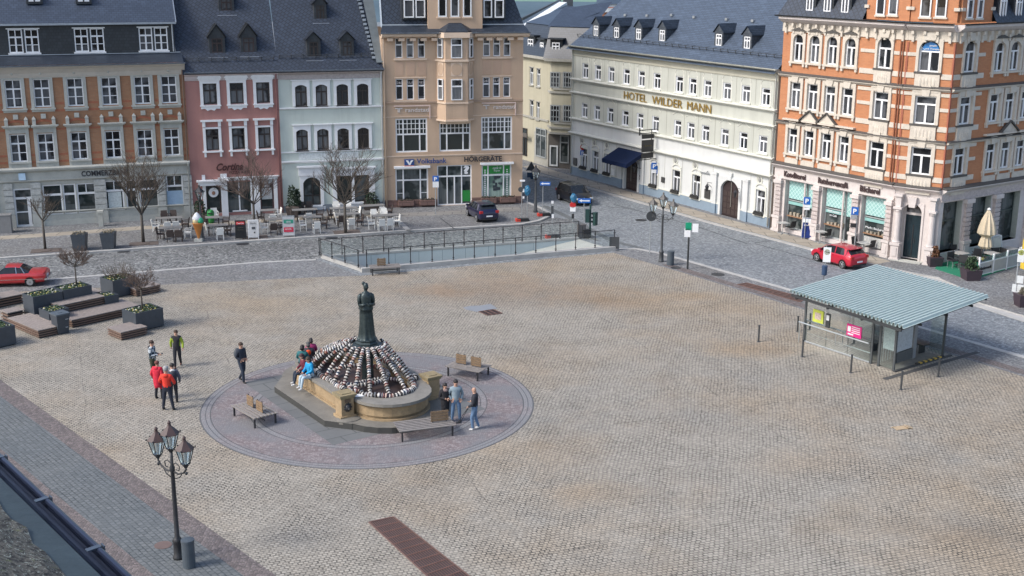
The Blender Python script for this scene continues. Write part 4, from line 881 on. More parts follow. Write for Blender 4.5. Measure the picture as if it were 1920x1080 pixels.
MB().prism([(bx0+.2,-.02),(i0+.05,-P+.3),(i1-.05,-P+.3),(bx1-.2,-.02)],bz0-.32,bz0-.1).build('bay_foot',TAN2,B4,fr4)
# eaves
cornice(F4,B4,TAN2,-.02,bx0-.0,ze4-.12,[(.05,0),(.5,.1),(.6,.2),(.6,.34)],'eaves_cornice'); cornice(F4,B4,TAN2,bx1,L4+.35,ze4-.12,[(.05,0),(.5,.1),(.6,.2),(.6,.34)],'eaves_cornice')
for px in (730,751.5,773,793,813,899,916,935,956,974):
    u=F4.uz(px,62)[0]; MB().box(u-.2,u+.2,-.42,.0,ze4-.3,ze4-.1).build('eaves_bracket',TAN2,B4,fr4)
gutter(F4,B4,-.1,L4+.4,ze4+.28,-.68)
k=math.tan(radians(68)); ug0=F4.uz(802,30)[0]; ug1=F4.uz(904,30)[0]
quad(F4,B4,'skirt_roof',SLATE,[(-.1,-.6,ze4+.25),(L4+.35,-.6,ze4+.25),(L4+.1,.35,ze4+.75),(.1,.35,ze4+.75)])
m=MB(); m.add([(.1,.35,ze4+.72),(L4+.1,.35,ze4+.72),(L4-1.3,.35+4/k*1.,ze4+5.0),(.1,.35+4/k,ze4+5.0)],[(0,1,2,3)]); m.build('mansard_roof',SLATEF,B4,fr4)
m=MB(); m.add([(L4+.35,-.6,ze4+.25),(L4+.35,12,ze4+.25),(L4+.1,12,ze4+.75),(L4+.1,.35,ze4+.75)],[(0,1,2,3)]).add([(L4+.1,.35,ze4+.72),(L4+.1,12,ze4+.72),(L4-1.3,12,ze4+5),(L4-1.3,.35+4/k,ze4+5)],[(0,1,2,3)]).build('mansard_roof',SLATEF,B4,fr4)
MB().bar((.1,.33,ze4+.76),(ug0,.33,ze4+.76),.06,.06).bar((ug1,.33,ze4+.76),(L4+.1,.33,ze4+.76),.06,.06).bar((.06,.3,ze4+.6),(.06,2,ze4+5),.1,.1).build('roof_flashing',plain('pale_metal_flashing',(.45,.5,.54),.5),B4,fr4)
# central gable
gw=F4.rows([(563,0,630,125),(657,0,722,125),(750,0,815,127)],680,off=.1); 
H4=5.2; m=MB().box(ug0,ug1,-.12,2.5,ze4+.3,ze4+.3+H4); m.build('roof_gable',TAN,B4,fr4)
for W in gw: win(F4,B4,(W[0],W[1],W[2],max(W[3],2.0)),(.08,[(.62,0,1,.1)],[]),y=-.03,off=-.13,name='gable_window',sur=s4,smat=TAN2)
MB().prism([(bx0,.0),(i0,-P-.1),(i1,-P-.1),(bx1,.0)],bz1+.33,bz1+.4).add([(bx0,-.14,bz1+.4),(i0,-P-.1,bz1+.4),(i1,-P-.1,bz1+.4),(bx1,-.14,bz1+.4),(i1-.35,-.14,bz1+.95),(i0+.35,-.14,bz1+.95)],[(0,1,5),(1,2,4,5),(2,3,4)]).build('bay_roof',SLATE,B4,fr4)
for a,b in((757,776),(779,797),(906,922),(927,944)):
    u0=F4.uz(a,33,-.2)[0]; u1=F4.uz(b,33,-.2)[0]; z=F4.uz(a,33,-.2)[1]
    win(F4,B4,((u0+u1)/2,u1-u0,z,2.0),(.08,[(.6,0,1,.1)],[]),y=-.03,off=.15,name='mansard_window')
for a,b in((753,801),(904,948)):
    u0=F4.uz(a,33,-.2)[0]; u1=F4.uz(b,33,-.2)[0]; z=F4.uz(776,33,-.2)[1]; MB().box(u0,u1,.2,1.5,z-.12,z+2.4).build('mansard_dormer',SLATEW,B4,fr4)
# signs
PNK=plain('pale_pink_metal',(.62,.48,.42),.5,.05); LET=plain('pale_sign_letters',(.60,.55,.52),.5,.05)
for (tx0,tx1,ty),(lx0,lx1),(fx0,fx1,fy,fd) in (((760,804,210),(741,754.5),(738,806.5,197,222)),((925,965,204),(906,917.5),(903,967,191.5,216))):
    a=F4.uz(tx0,ty); b=F4.uz(tx1,ty-1); z=(a[1]+b[1])/2
    signtext(F4,B4,"randstad",a[0],b[0],z,.3,LET,-.06,bold=.01)
    a=F4.uz(lx0,ty); b=F4.uz(lx1,ty); MB().box(a[0],a[0]+.22,-.06,.0,z+.22,z+.3).box(a[0]+.17,a[0]+.24,-.062,.0,z-.02,z+.3).box(b[0]-.22,b[0],-.06,.0,z+.22,z+.3).box(b[0]-.24,b[0]-.17,-.062,.0,z-.02,z+.3).build('sign_emblem',LET,B4,fr4)
    a=F4.uz(fx0,fy); b=F4.uz(fx1,fy); c=F4.uz(fx1,fd); MB().box(a[0],b[0],-.12,-.04,b[1]-.06,b[1]+.02).box(b[0]-.07,b[0],-.12,-.04,c[1],b[1]-.06).build('sign_bracket',PNK,B4,fr4)
NAVY=plain('dark_blue_sign',(.02,.06,.2),.4,.05); a=F4.uz(758,309.5); b=F4.uz(776,309)
z=a[1]; MB().box(a[0],b[0],-.2,-.02,z,z+.42).build('bank_logo_box',NAVY,B4,fr4)
MB().ext([(a[0]+.08,z+.36),(a[0]+.26,z+.36),(a[0]+.36,z+.16),(a[0]+.46,z+.36),(a[0]+.64,z+.36),(a[0]+.5,z+.2),(a[0]+.42,z+.03),(a[0]+.3,z+.03),(a[0]+.2,z+.2)],-.215,-.2).build('bank_logo',WHITE,B4,fr4)
MB().box(a[0],b[0],-.205,-.02,z-.07,z-.005).build('logo_strip',plain('pink_orange_strip',(.5,.2,.15),.5),B4,fr4)
a=F4.uz(781,307); b=F4.uz(837,304); signtext(F4,B4,"Volksbank",a[0],b[0],(a[1]+b[1])/2,.36,NAVY,-.1,bold=.02)
a=F4.uz(870,302); b=F4.uz(940.5,300); signtext(F4,B4,"HÖRGERÄTE",a[0],b[0],(a[1]+b[1])/2-.03,.36,DKTXT,-.1,bold=.03)
for R in (ml,mr):
    for W,tx in zip(R,("1260","RLP","WKE")): signtext(F4,B4,tx,W[0]-.25,W[0]+.25,W[2]+W[3]*.76,.17,LET,.1,name='window_lettering')
pipe(F4,B4,.12,.2,ze4+.1,TAN2,-.14)
# ================================================================ 5 cream house in the side street
CREAM=plaster('cream_render',(.43,.40,.30),.2); CRT=plain('grey_cream_trim',(.33,.32,.28),.8,.2)
F5a=Fac((975,297),(1028,313),z=.1); F5=Fac((1028,313.5),(1075,317),z=.1); fr5=(F5.W(0,0,0),F5.ang); fr5a=(F5a.W(0,0,0),F5a.ang)
z5=F5.uz(1045,110)[1]; L5a=F5a.L; L5=F5.L+1.
B5=bld('cream_corner_house','cream house with a bay over a dark shopfront, beside the hotel',F5)
wa=F5a.rows([(1253,505,1280,635),(1305,515,1332,648)],680,snap=False)+F5a.rows([(1253,750,1280,880),(1303,765,1327,895)],680,snap=False)
ga=F5a.rows([(1213,230,1235,330),(1238,235,1265,370)],680,200,snap=False)
wb=F5.rows([(1358,535,1388,650)],680,snap=False)+F5.rows([(1355,780,1385,905)],680,snap=False)
for R in(wa[:2],wa[2:],wb):
    for W in R: W[1]=max(.55,W[1])
wall_mesh(L5a,z5,[hole(W) for W in wa]).build('wall',[CREAM,CRT],B5,fr5a); wall_mesh(L5,z5,[]).build('wall',[CREAM,CRT],B5,fr5)
body(F5,B5,L5,z5,9,CREAM); MB().add([(0,.2,0),(L5a,.2,0),(L5a,.2,z5),(0,.2,z5)],[(0,1,2,3)]).build('interior',MATS['dark_interior'],B5,fr5a)
for W in wa: win(F5a,B5,W,TEE,WHITED,sur=s4,smat=CRT)
# corner bay with two-storey windows over the shop
b0,_=F5.uz(1029,170); b1=L5+.2; bb=F5.uz(1045,249)[1]; q=.7
MB().prism([(b0,.1),(b0+.5,-q),(b1,-q),(b1,.1)],bb,z5-.1).build('bay',CREAM,B5,fr5)
fb=Fac(None,ang=math.degrees(F5.ang),o=F5.W(0,-q,0))
GREYF=plain('grey_window_frame',(.28,.30,.30),.6)
for y0,y1 in((135,164),(197,228)):
    for xa,xb in((1032,1050.5),(1056,1072)):
        A=fb.uz(xa,y1); C=fb.uz(xb,y0); win(fb,B5,((A[0]+C[0])/2,C[0]-A[0],A[1],C[1]-A[1]),(.1,[(.68,0,1,.1),(.3,0,1,.05)],[(.33,0,1,.06),(.66,0,1,.06)]),GREYF,y=-.04,name='bay_window')
    m=MB(); A=fb.uz(1050,y1); C=fb.uz(1050,y0); m.box(A[0]-.6,b1-b0+1,-.1,0,A[1]-.2,A[1]-.05).box(A[0]+.05,A[0]+.35,-.08,.0,A[1],C[1]).build('bay_trim',CRT,B5,(fb.W(0,0,0),fb.ang))
for py in (171,237,247):
    z=F5.uz(1040,py)[1]; MB().prism([(b0-.1,.0),(b0+.45,-q-.12),(b1,-q-.12),(b1,.0)],z-.08,z+.08).build('bay_belt',CRT,B5,fr5)
for py in(220,):
    z=F5a.uz(1000,py)[1]; bandp(F5a,B5,'string_course',CRT,0,L5a,z-.08,z+.08,-.1)
# shopfront
SHOPF=plain('brown_grey_shopfront',(.10,.09,.08),.6); zz=bb-.12
MB().box(0,L5,-.05,.02,0,zz).build('shopfront',SHOPF,B5,fr5)
MB().box(L5a*.52,L5a+.02,-.05,.02,0,zz-.1).build('shopfront',CRT,B5,fr5a)
A=F5.uz(1031,311); C=F5.uz(1047,273); win(F5,B5,((A[0]+C[0])/2,C[0]-A[0],.25,C[1]-.25),(.12,[],[]),WHITED,GLASS2,y=-.06,name='shop_door')
A=F5.uz(1050,305); C=F5.uz(1068,254); win(F5,B5,((A[0]+C[0])/2,C[0]-A[0],A[1],C[1]-A[1]),(.1,[(.74,0,1,.1)],[]),GREYF,GLASS2,y=-.06,name='shop_window')
A=F5a.uz(1006,292); C=F5a.uz(1026,243); win(F5a,B5,((A[0]+C[0])/2,C[0]-A[0],A[1],C[1]-A[1]),(.1,[(.76,0,1,.1)],[(.5,0,1,.08)]),GREYF,GLASS2,y=-.06,name='shop_window')
A=F5a.uz(984,290); win(F5a,B5,(A[0],.9,.5,2.4),TEE,DKFRAME,GLASS2,y=-.02,name='shop_window')
MB().box(F5a.uz(988,250)[0],F5a.uz(997,250)[0],-.5,-.4,F5a.uz(992,256)[1],F5a.uz(992,249)[1]).build('hanging_board',SHOPF,B5,fr5a)
MB().box(0,L5a+.2,-.35,.05,z5-.15,z5+.08).build('eaves_cornice',CRT,B5,fr5a); MB().box(-.1,L5+.2,-q-.3,.05,z5-.15,z5+.08).build('eaves_cornice',CRT,B5,fr5)
k=math.tan(radians(62))
quad(F5a,B5,'mansard_roof',SLATE,[(-1,-.35,z5+.05),(L5a+.1,-.35,z5+.05),(L5a+.4,1.1,z5+2.6),(-1,1.1,z5+2.6)])
quad(F5,B5,'mansard_roof',SLATE,[(-.2,-q-.3,z5+.05),(L5+.3,-q-.3,z5+.05),(L5+.3,.6,z5+2.6),(-.2,.6,z5+2.6)])
quad(F5a,B5,'upper_roof',SLATEB,[(-1,1.0,z5+2.58),(L5a+.5,1.0,z5+2.58),(L5a+.5,4.5,z5+3.7),(-1,4.5,z5+3.7)]); quad(F5,B5,'upper_roof',SLATEB,[(-.4,.5,z5+2.58),(L5+.3,.5,z5+2.58),(L5+.3,5.5,z5+4.5),(-.4,4,z5+3.9)])
for fc,xa,xb,ya,yb,yy in((F5a,991,1001,74,97,.15),(F5a,1015,1019.5,80,98,.15),(F5,1035.5,1050,80,100,-.45)):
    A=fc.uz(xa,yb,-yy); C=fc.uz(xb,ya,-yy); w_=max(.6,C[0]-A[0]); win(fc,B5,((A[0]+C[0])/2,w_,A[1],C[1]-A[1]),CROSS6,WHITE,y=-.02,off=yy,name='dormer_window')
    MB().box((A[0]+C[0])/2-w_/2-.2,(A[0]+C[0])/2+w_/2+.2,yy+.03,yy+2.5,A[1]-.15,C[1]+.25).box((A[0]+C[0])/2-w_/2-.35,(A[0]+C[0])/2+w_/2+.35,yy-.2,yy+2.6,C[1]+.25,C[1]+.36).build('dormer',SLATEW,B5,(fc.W(0,0,0),fc.ang))
# far house behind with a bright gable edge
def wp(x,y,d): 
    r=ray(x,y); return CAM+r*(d/r.y)
FH=thing('gabled_house','slate roofed house with a pale gable edge seen over the cream house','building',wp(1030,60,128))
def P3(name,mat,pts,th=None):
    L=[wp(x,y,d)-FH.location for x,y,d in pts]; m=MB(); m.add(L,[tuple(range(len(L)))]); m.add(L,[tuple(range(len(L)))[::-1]]) if 0 else None
    return m.build(name,mat,FH)
P3('roof',SLATEB,[(996,52,122),(1062,58,120),(1101,16,128),(1056,9,131)]); P3('roof',slate('grey_slate_side',(.13,.15,.17),.4,.3),[(1062,58,120),(1110,95,113),(1150,40,124),(1101,16,128)])
P3('wall',plaster('far_cream_wall',(.4,.4,.35)),[(960,110,121),(1120,110,113),(1110,92,113.2),(1062,56,120.2),(996,50,122.2),(960,58,124)])
MB().bar(wp(984,52,124)-FH.location,wp(1056,7,131)-FH.location,.9,.35).build('gable_edge',WHITED,FH); MB().bar(wp(978,36,131)-FH.location,wp(1050,1,138)-FH.location,.25,.25).build('ridge_edge',IRON2,FH)
P3('roof',SLATE,[(978,40,130),(1050,1,137),(1056,6,132),(984,50,124.5)])
MB().cbox(wp(1065,4,132)-FH.location,(1.,.8,1.6)).build('chimney',plain('dark_chimney',(.05,.06,.07),.8),FH)
FH2=thing('white_eaved_house','small red brick house with white eaves far behind the hotel roof','building',wp(1140,25,150)); FH=FH2
P3('wall',plain('far_orange_brick',(.38,.16,.09),.8,.2),[(1121,32,150),(1152,32,150),(1152,22,150),(1121,22,150)]); P3('eaves',WHITED,[(1120,23,149.6),(1162,23,149.6),(1166,8,149.6),(1118,8,149.6)]); P3('roof',SLATE,[(1117,8,149.4),(1170,8,149.4),(1160,-10,156),(1120,-4,156)])
P3('cornice',plain('red_cornice',(.35,.16,.13),.8),[(1119,15,149.3),(1164,15,149.3),(1164,13,149.3),(1119,13,149.3)])
# ================================================================ 6 hotel
HOT=plaster('grey_cream_render',(.45,.46,.41),.16); HOTW=plaster('white_render',(.57,.58,.57),.12); HTR=plain('pale_hotel_trim',(.58,.58,.52),.8,.12,1.)
F6=Fac((1071,326),(1443,427),z=.1); L6=F6.L; fr6=(F6.W(0,0,0),F6.ang)
B6=bld('hotel_building','long cream hotel with rows of narrow white windows, gold letters and a blue awning',F6)
ze6=(F6.uz(1069,88)[1]+F6.uz(1455,129)[1])/2
Z6=[(170,483,208,593),(262,495,303,607),(363,507,405,622),(478,520,520,637),(588,533,632,650),(703,547,750,667),(870,570,925,690),(968,583,1025,708),(1082,598,1140,722),(1222,615,1288,742),(1368,635,1430,765),(1510,655,1578,788)]
Y6=[(167,773,202,885),(260,790,297,905),(358,805,397,920),(468,825,508,945),(577,845,625,965),(695,865,738,980),(850,900,907,1020),(950,920,1007,1040),(1055,938,1115,1060),(1203,968,1260,1090),(1338,992,1400,1118),(1485,1018,1555,1147)]
t6=F6.rows(Z6,1050); m6=F6.rows(Y6,1050); g6=F6.rows([(160,335,203,465),(245,330,290,492),(335,355,383,512),(678,430,738,603),(842,470,905,655),(990,508,1055,692),(1468,620,1540,805)],1050,200)
for i in range(12):
    u=(t6[i][0]+m6[i][0])/2; t6[i][0]=m6[i][0]=u
d6=[]
for a,b,t_ in((1171,1195,295),(1351,1385,337)):
    A=F6.uz(a,380 if a<1200 else 400); C=F6.uz(b,380 if a<1200 else 400); top=F6.uz((a+b)/2,t_)[1]; d6.append([(A[0]+C[0])/2,C[0]-A[0],.1,top-.1])
zb1=[ (F6.uz(1069,y0)[1]+F6.uz(1457,y1)[1])/2 for y0,y1 in((148,207.5),(172,238))]; zb3=(F6.uz(1066,221)[1]+F6.uz(1447,297)[1])/2; zb4=(F6.uz(1066,246)[1]+F6.uz(1445,331)[1])/2
wall_mesh(L6,ze6,[hole(W) for W in t6+m6],z0=zb3).build('upper_wall',[HOT,WHITE],B6,fr6); wall_mesh(L6,zb3,[hole(W) for W in g6+d6],.2).build('ground_floor_wall',[HOTW,HOTW],B6,fr6)
body(F6,B6,L6,ze6,13,HOT); backing(F6,B6,L6,ze6)
FT=(.08,[(.68,0,1,.1)],[(.5,0,.68,.09)])
for W in t6: win(F6,B6,W,FT,sur=sh,smat=HTR)
for W in m6: win(F6,B6,W,FT,sur=sh2,smat=HTR)
for W in g6: win(F6,B6,W,FT,glass=GLASSC,sur=sh3,smat=[HTR,plain('dark_dry_plants',(.03,.03,.028),.9,.4,20)])
# grooved lines between the bays and belts
us=[W[0] for W in t6]; m=MB(); 
for i in range(13):
    u=.35 if i==0 else L6-.35 if i==12 else (us[i-1]+us[i])/2
    for a,b in((zb1[0]+.2,ze6-.75),(zb3+.15,zb1[1]-.12)): m.box(u-.02,u+.02,-.006,.02,a,b)
    m.box(u-.015,u+.015,-.006,.02,.8,zb4-.12)
m.build('wall_groove',plain('grey_groove',(.27,.27,.23),.9),B6,fr6)
for z in zb1+[zb3]: cornice(F6,B6,HTR,-.1,L6+.1,z-.12,[(.04,0),(.22,.12),(.26,.14),(.26,.2),(.02,.24)],'string_course')
cornice(F6,B6,HTR,-.15,L6+.1,zb4-.16,[(.05,0),(.28,.14),(.32,.18),(.32,.24),(.02,.3)],'string_course')
cornice(F6,B6,plain('hotel_eaves',(.56,.54,.44),.8,.1,1.),-.1,L6+.05,ze6-.72,[(.04,0),(.08,.08),(.08,.5),(.3,.66),(.42,.74),(.42,.8)],'eaves_cornice'); gutter(F6,B6,-.15,L6+.1,ze6+.1,-.5,.09,plain('pale_gutter',(.5,.5,.44),.5))
PL6=plain('blue_grey_plinth',(.20,.26,.32),.8,.12,2)
def zrel(a,b): return F6.uz(*a)[1]
ds=[d6[0][0]-d6[0][1]/2-.02,d6[0][0]+d6[0][1]/2+.02,d6[1][0]-d6[1][1]/2-.02,d6[1][0]+d6[1][1]/2+.02]
for a,b in((0,ds[0]),(ds[1],ds[2]),(ds[3],L6)): bandp(F6,B6,'plinth',PL6,a,b,0,.78,-.07); bandp(F6,B6,'plinth_cap',HTR,a,b,.78,.86,-.09)
# doors
def hdoor(W,arch):
    u,w_,z0,h=W; o=MB().box(u-w_/2,u+w_/2,.1,.16,z0,z0+h).build('entrance_door',DKWOOD,B6,fr6)
    m=MB()
    for i in range(4):
        for j in range(4): m.box(-w_/2+.1+i*(w_-.2)/4+.03,-w_/2+.1+(i+1)*(w_-.2)/4-.03,-.02,.0,.15+j*(h-.9)/4,.05+(j+1)*(h-.9)/4)
    m.build('door_panel',plain('brown_black_panel',(.05,.035,.032),.45),o,loc=(0,0,0)); k_=kids(o)[0]; k_.location=(u,.1,z0)
    m=MB(); archplate(m,w_,h,arch,.22,h+.18,-.1,12); m.ext([(-.12,h-.02),(.12,h-.02),(.2,h+.5),(-.2,h+.5)],-.16,.02); m.build('door_surround',HOTW,B6,(F6.W(u,0,z0),F6.ang))
hdoor(d6[0],.45); hdoor(d6[1],.6)
for u in (ds[0]-.75,ds[1]+.4,ds[2]-.85,ds[3]+.5): MB().box(u,u+.42,-.16,.02,0,zb4-.7).box(u-.06,u+.48,-.2,.02,zb4-.7,zb4-.55).build('door_pilaster',HOTW,B6,fr6); bandp(F6,B6,'pilaster_base',PL6,u-.02,u+.44,0,.78,-.18)
for x,y in((1092,263.5),(1115,268),(1138,272.5),(1267,301),(1304,310),(1425,337)):
    u,z=F6.uz(x,y); m=MB()
    m.lathe([(.0,0),(.24,0),(.24,.04),(.3,.04),(.3,-.02)],(0,0,0),16); m.v=[(a,-c-.02,b) for a,b,c in m.v]; m.ball((0,-.03,0),(.16,.05,.18),8,6,1)
    m.build('relief_medallion',[HTR,plain('grey_relief',(.25,.25,.24),.8)],B6,(F6.W(u,0,z),F6.ang),smooth=False)
GOLD=plain('gilded_letters',(.42,.27,.06),.4,.2,9,0,.6)
a=F6.uz(1171.5,184); b=F6.uz(1335,206); zt6=(zb1[0]+zb1[1])/2
for s_,xa,xb in(("HOTEL",1171,1214),("WILDER",1224,1281),("MANN",1290,1335)):
    yy=180+(xa-1171)*.135; A=F6.uz(xa,yy)[0]; C=F6.uz(xb,yy+5)[0]; signtext(F6,B6,s_,A,C,zt6-.35,.62,GOLD,-.08,bold=.0)
# awning
AW=plain('navy_awning_cloth',(.012,.03,.10),.7,.15,2); u0=F6.uz(1150,280)[0]; u1=F6.uz(1206,285)[0]; zw=zb4-.35
u0,u1=d6[0][0]-1.75,d6[0][0]+1.45; yo=-1.6
m=MB(); A=[(u0,-.05,zw),(u1,-.05,zw),(u1,yo,zw-.75),(u0,yo,zw-.75)]
m.add(A+[(u1,yo,zw-1.05),(u0,yo,zw-1.05)],[(0,1,2,3)[::-1],(3,2,4,5)[::-1],(0,1,2,3),(3,2,4,5)]).add([(u0,-.05,zw),(u0,yo,zw-.75),(u0,yo,zw-1.05),(u0,-.05,zw-.3)],[(0,1,2,3),(3,2,1,0)]).add([(u1,-.05,zw),(u1,yo,zw-.75),(u1,yo,zw-1.05),(u1,-.05,zw-.3)],[(0,1,2,3),(3,2,1,0)])
m.build('awning',AW,B6,fr6); MB().bar((u1-.1,yo+.05,zw-.9),(u1-.1,-.1,zw-1.2),.04).bar((u0+.1,yo+.05,zw-.9),(u0+.1,-.1,zw-1.2),.04).build('awning_frame',IRON,B6,fr6)
# hanging sign
u,z=F6.uz(1231,272); us_=u; sgn=thing('hanging_sign','black hotel sign boards on iron brackets sticking out from the hotel wall','sign',F6.W(us_,-.0,0),F6.ang)
zs=F6.uz(1231,250)[1]; 
ztop=ZH(F6.W(us_,-.9,0),1231,252); zbot=ZH(F6.W(us_,-.9,0),1231,297); hh=ztop-zbot
for a,b in((.82,1.),(.27,.76),(0,.22)): MB().box(-.05,.05,-1.35,-.3,zbot+a*hh,zbot+b*hh).build('sign_board',plain('black_sign_board',(.018,.018,.02),.4),sgn)
MB().box(-.04,.04,-1.6,0,ztop+.05,ztop+.1).box(-.04,.04,-1.6,0,ztop+.3,ztop+.35).box(-.05,.05,-1.63,-1.57,ztop-.05,ztop+.5).box(-.04,.04,-1.6,0,zbot-.12,zbot-.07).box(-.03,.03,-.5,-.46,zbot-.1,ztop+.3).build('bracket',IRON,sgn)
for s in(1,-1):
    o=signtext(None,sgn,"Restaurant",-.3,.3,0,.1,plain('faint_gold_lettering',(.15,.12,.05),.5),0,name='sign_lettering',fr=None); o.rotation_euler[2]=pi/2*s; o.location=(.06*s,-.82,zbot+.5*hh)
# wall lanterns, menu boards, cafe letters
def wlantern(fc,bl,u,z,y=-.5):
    m=MB(); m.bar((u,0,z+.25),(u,y,z+.35),.03).bar((u,0,z-.1),(u,y,z+.3),.025).lathe([(.07,-.28),(.14,.06),(.15,.06),(.05,.2),(.0,.28)],(u,y,z),6).build('wall_lantern',IRON,bl,(fc.W(0,0,0),fc.ang))
for x,y in((1155,302),(1199,314),(1336,350),(1389,361)): u,z=F6.uz(x,y); wlantern(F6,B6,u,z)
for x0,y0,x1,y1,mt in((1076,296,1082,310,'b'),(1147,316,1154,329,'w'),(1198,329,1204,337,'b'),(1241,332,1247,342,'b'),(1322,355,1332,372,'b')):
    A=F6.uz(x0,(y0+y1)/2); C=F6.uz(x1,(y0+y1)/2); T=F6.uz((x0+x1)/2,y0)[1]; Bz=F6.uz((x0+x1)/2,y1)[1]
    MB().box(A[0],C[0],-.08,.0,Bz,T).build('notice_board',plain('dark_notice',(.05,.05,.05),.4,.5,12) if mt=='b' else WHITED,B6,fr6)
u,z=F6.uz(1323,324); MB().bar((u-.5,-.1,z),(u+.5,-.1,z+.03),.06).bar((u+.2,-.1,z),(u+.35,-.1,z+.18),.05).build('small_wall_sign',GALV,B6,fr6)
pipe(F6,B6,.08,.2,ze6,HTR); pipe(F6,B6,L6-.1,.2,ze6,HTR)
SL6=44; k=math.tan(radians(SL6)); zr=ze6+.28
SLH=slate('blue_hotel_slate',(.062,.086,.125),.5,.16,0,.03,.5,.3,.5)
hx=F6.roof(1172,0,zr,SL6); m=MB()
m.add([(-.35,-.5,zr-.5*k),(L6+.1,-.5,zr-.5*k),(L6+.1,8.5,zr+8.5*k),(hx[0]*(8.5+.5)/(hx[1]+.5)-.35,8.5,zr+8.5*k)],[(0,1,2,3)]); m.build('roof',SLH,B6,fr6)
m=MB(); m.add([(-.35,-.5,zr-.5*k),(hx[0]*(8.5+.5)/(hx[1]+.5)-.35,8.5,zr+8.5*k),(-.35,17,zr-.5*k)],[(0,1,2)]).build('hip_roof',SLH,B6,fr6)
snowguard(F6,B6,0,L6-.2,zr,SL6,.45)
DSL=slate('dormer_slate',(.06,.072,.088),.25,.2,0,.02,.55)
for i,(x0,y0,x1,y1) in enumerate([(248,208,288,270),(402,222,442,284),(567,232,607,297),(743,243,785,308),(1163,275,1212,343),(1375,293,1425,365)]):
    dormer(F6,B6,1050+(x0+x1)/8,y1/4,zr,SL6,.6,.8,WHITE,DSL,SLH,.5,hood=.08)
m=MB()
for x,y in((1174,29),(1215,30),(1261,29),(1303,33),(1364,37),(1413,40)):
    u,y_,z=F6.roof(x,y,zr,SL6); m.box(u-.12,u+.12,y_-.15,y_,z-.05,z+.12)
for j,v in enumerate(range(6)): pass
m.build('roof_vent',GALV,B6,fr6)
# ================================================================ 7 orange brick corner house
ORG=bricks('orange_brick',(.50,.215,.10),(.43,.175,.08),(.38,.19,.11),.26,.08,.008,.3,.25); ORP=plain('cream_stone_trim',(.52,.47,.40),.8,.16,3,.2)
DST=plain('dark_window_ledge',(.07,.065,.06),.7); PKW=plain('pinkish_white_stone',(.54,.49,.465),.8,.14,3,.2); PKS=plain('rusticated_pink_stone',(.46,.40,.38),.9,.3,6,.7)
RCO=plain('red_corner_stone',(.30,.10,.06),.85,.2,5)
Fa=Fac((1447,432),(1668,486)); Fc=Fac((1668,486),(1752,499)); Fs=Fac((1752,499),None,34)
B7=bld('brick_corner_building','orange brick corner house with cream stone bands, arched top windows and a bakery below',Fa)
ZT=13.9; Z2=10.25; ZG=4.45; Z1=7.15; LA=Fa.L; LC=Fc.L; LS=9.5
def A_(R,F,oy=0,**k): return F.rows(R,1440,oy,**k)
a_t=A_([(195,248,268,445),(320,253,390,460),(447,262,525,475),(585,273,660,490)],Fa); a_m=A_([(170,605,248,800),(298,622,375,818),(428,638,505,838),(555,652,640,858)],Fa); a_b=A_([(150,145,225,340),(272,168,345,362),(400,188,475,390),(530,212,610,412)],Fa,200)
aw=A_([(825,275,930,512)],Fa)+A_([(790,682,905,895)],Fa)+A_([(760,258,870,465)],Fa,200)
c_=A_([(1135,300,1290,545)],Fc)+A_([(1100,727,1258,940)],Fc)+A_([(1070,312,1222,520)],Fc,200)
sw=A_([(1470,308,1555,540)],Fs)+A_([(1432,722,1520,925)],Fs)+A_([(1392,300,1475,498)],Fs,200)
s_t=A_([(1695,328,1770,545),(1808,328,1885,545)],Fs); s_m=A_([(1658,710,1725,915),(1770,708,1845,910),(1885,700,1960,905)],Fs); s_b=A_([(1628,285,1700,480),(1740,275,1810,465),(1850,268,1920,460)],Fs,200)
s_t.append([s_t[1][0]*2-s_t[0][0]]+s_t[1][1:])
# common heights around the corner
for i,(r1,r2) in enumerate(((a_t,s_t),(a_m,s_m),(a_b,s_b))):
    z=(r1[0][2]+r2[0][2])/2; h=(r1[0][3]+r2[0][3])/2
    for W in r1+r2: W[2]=z; W[3]=h
    zz=(aw[i][2]+c_[i][2]+sw[i][2])/3; hh=(aw[i][3]+c_[i][3]+sw[i][3])/3
    for W in (aw[i],c_[i],sw[i]): W[2]=zz; W[3]=hh
fra,frc,frs=[(F.W(0,0,0),F.ang) for F in (Fa,Fc,Fs)]
for F,fr,L,H in ((Fa,fra,LA,a_t+a_m+a_b+aw),(Fc,frc,LC,c_),(Fs,frs,LS,s_t+s_m+s_b+sw)):
    wall_mesh(L,ZT-.9,[hole(W) for W in H],z0=ZG).build('brick_wall',[ORG,ORP],B7,fr); MB().add([(.0,.26,ZG),(L,.26,ZG),(L,.26,ZT-1),(0,.26,ZT-1)],[(0,1,2,3)]).build('interior',MATS['dark_interior'],B7,fr)
MB().add([(0,0,0),(0,9,0),(0,9,ZT),(0,0,ZT)],[(0,1,2,3)][:]).build('side_wall',ORG,B7,fra); MB().add([(LS,0,0),(LS,9,0),(LS,9,ZT),(LS,0,ZT)],[(0,1,2,3)]).build('side_wall',ORG,B7,frs)
FO=(.08,[(.7,0,1,.1)],[(.5,0,.7,.12)]); FOA=(.08,[(.66,0,1,.09)],[(.5,0,.66,.12)])
for F,R in((Fa,a_t),(Fs,s_t)):
    for W in R: win(F,B7,W,FOA,sur=so_a,smat=[ORP,DST])
for F,R in((Fa,a_m),(Fs,s_m)):
    for W in R: win(F,B7,W,FO,sur=so_b,smat=[ORP,DST])
for F,R in((Fa,a_b),(Fs,s_b)):
    for j,W in enumerate(R): win(F,B7,W,FO,sur=so_p if (F is Fa and j in(1,2)) or (F is Fs and j==1) else so_c,smat=[ORP,DST])
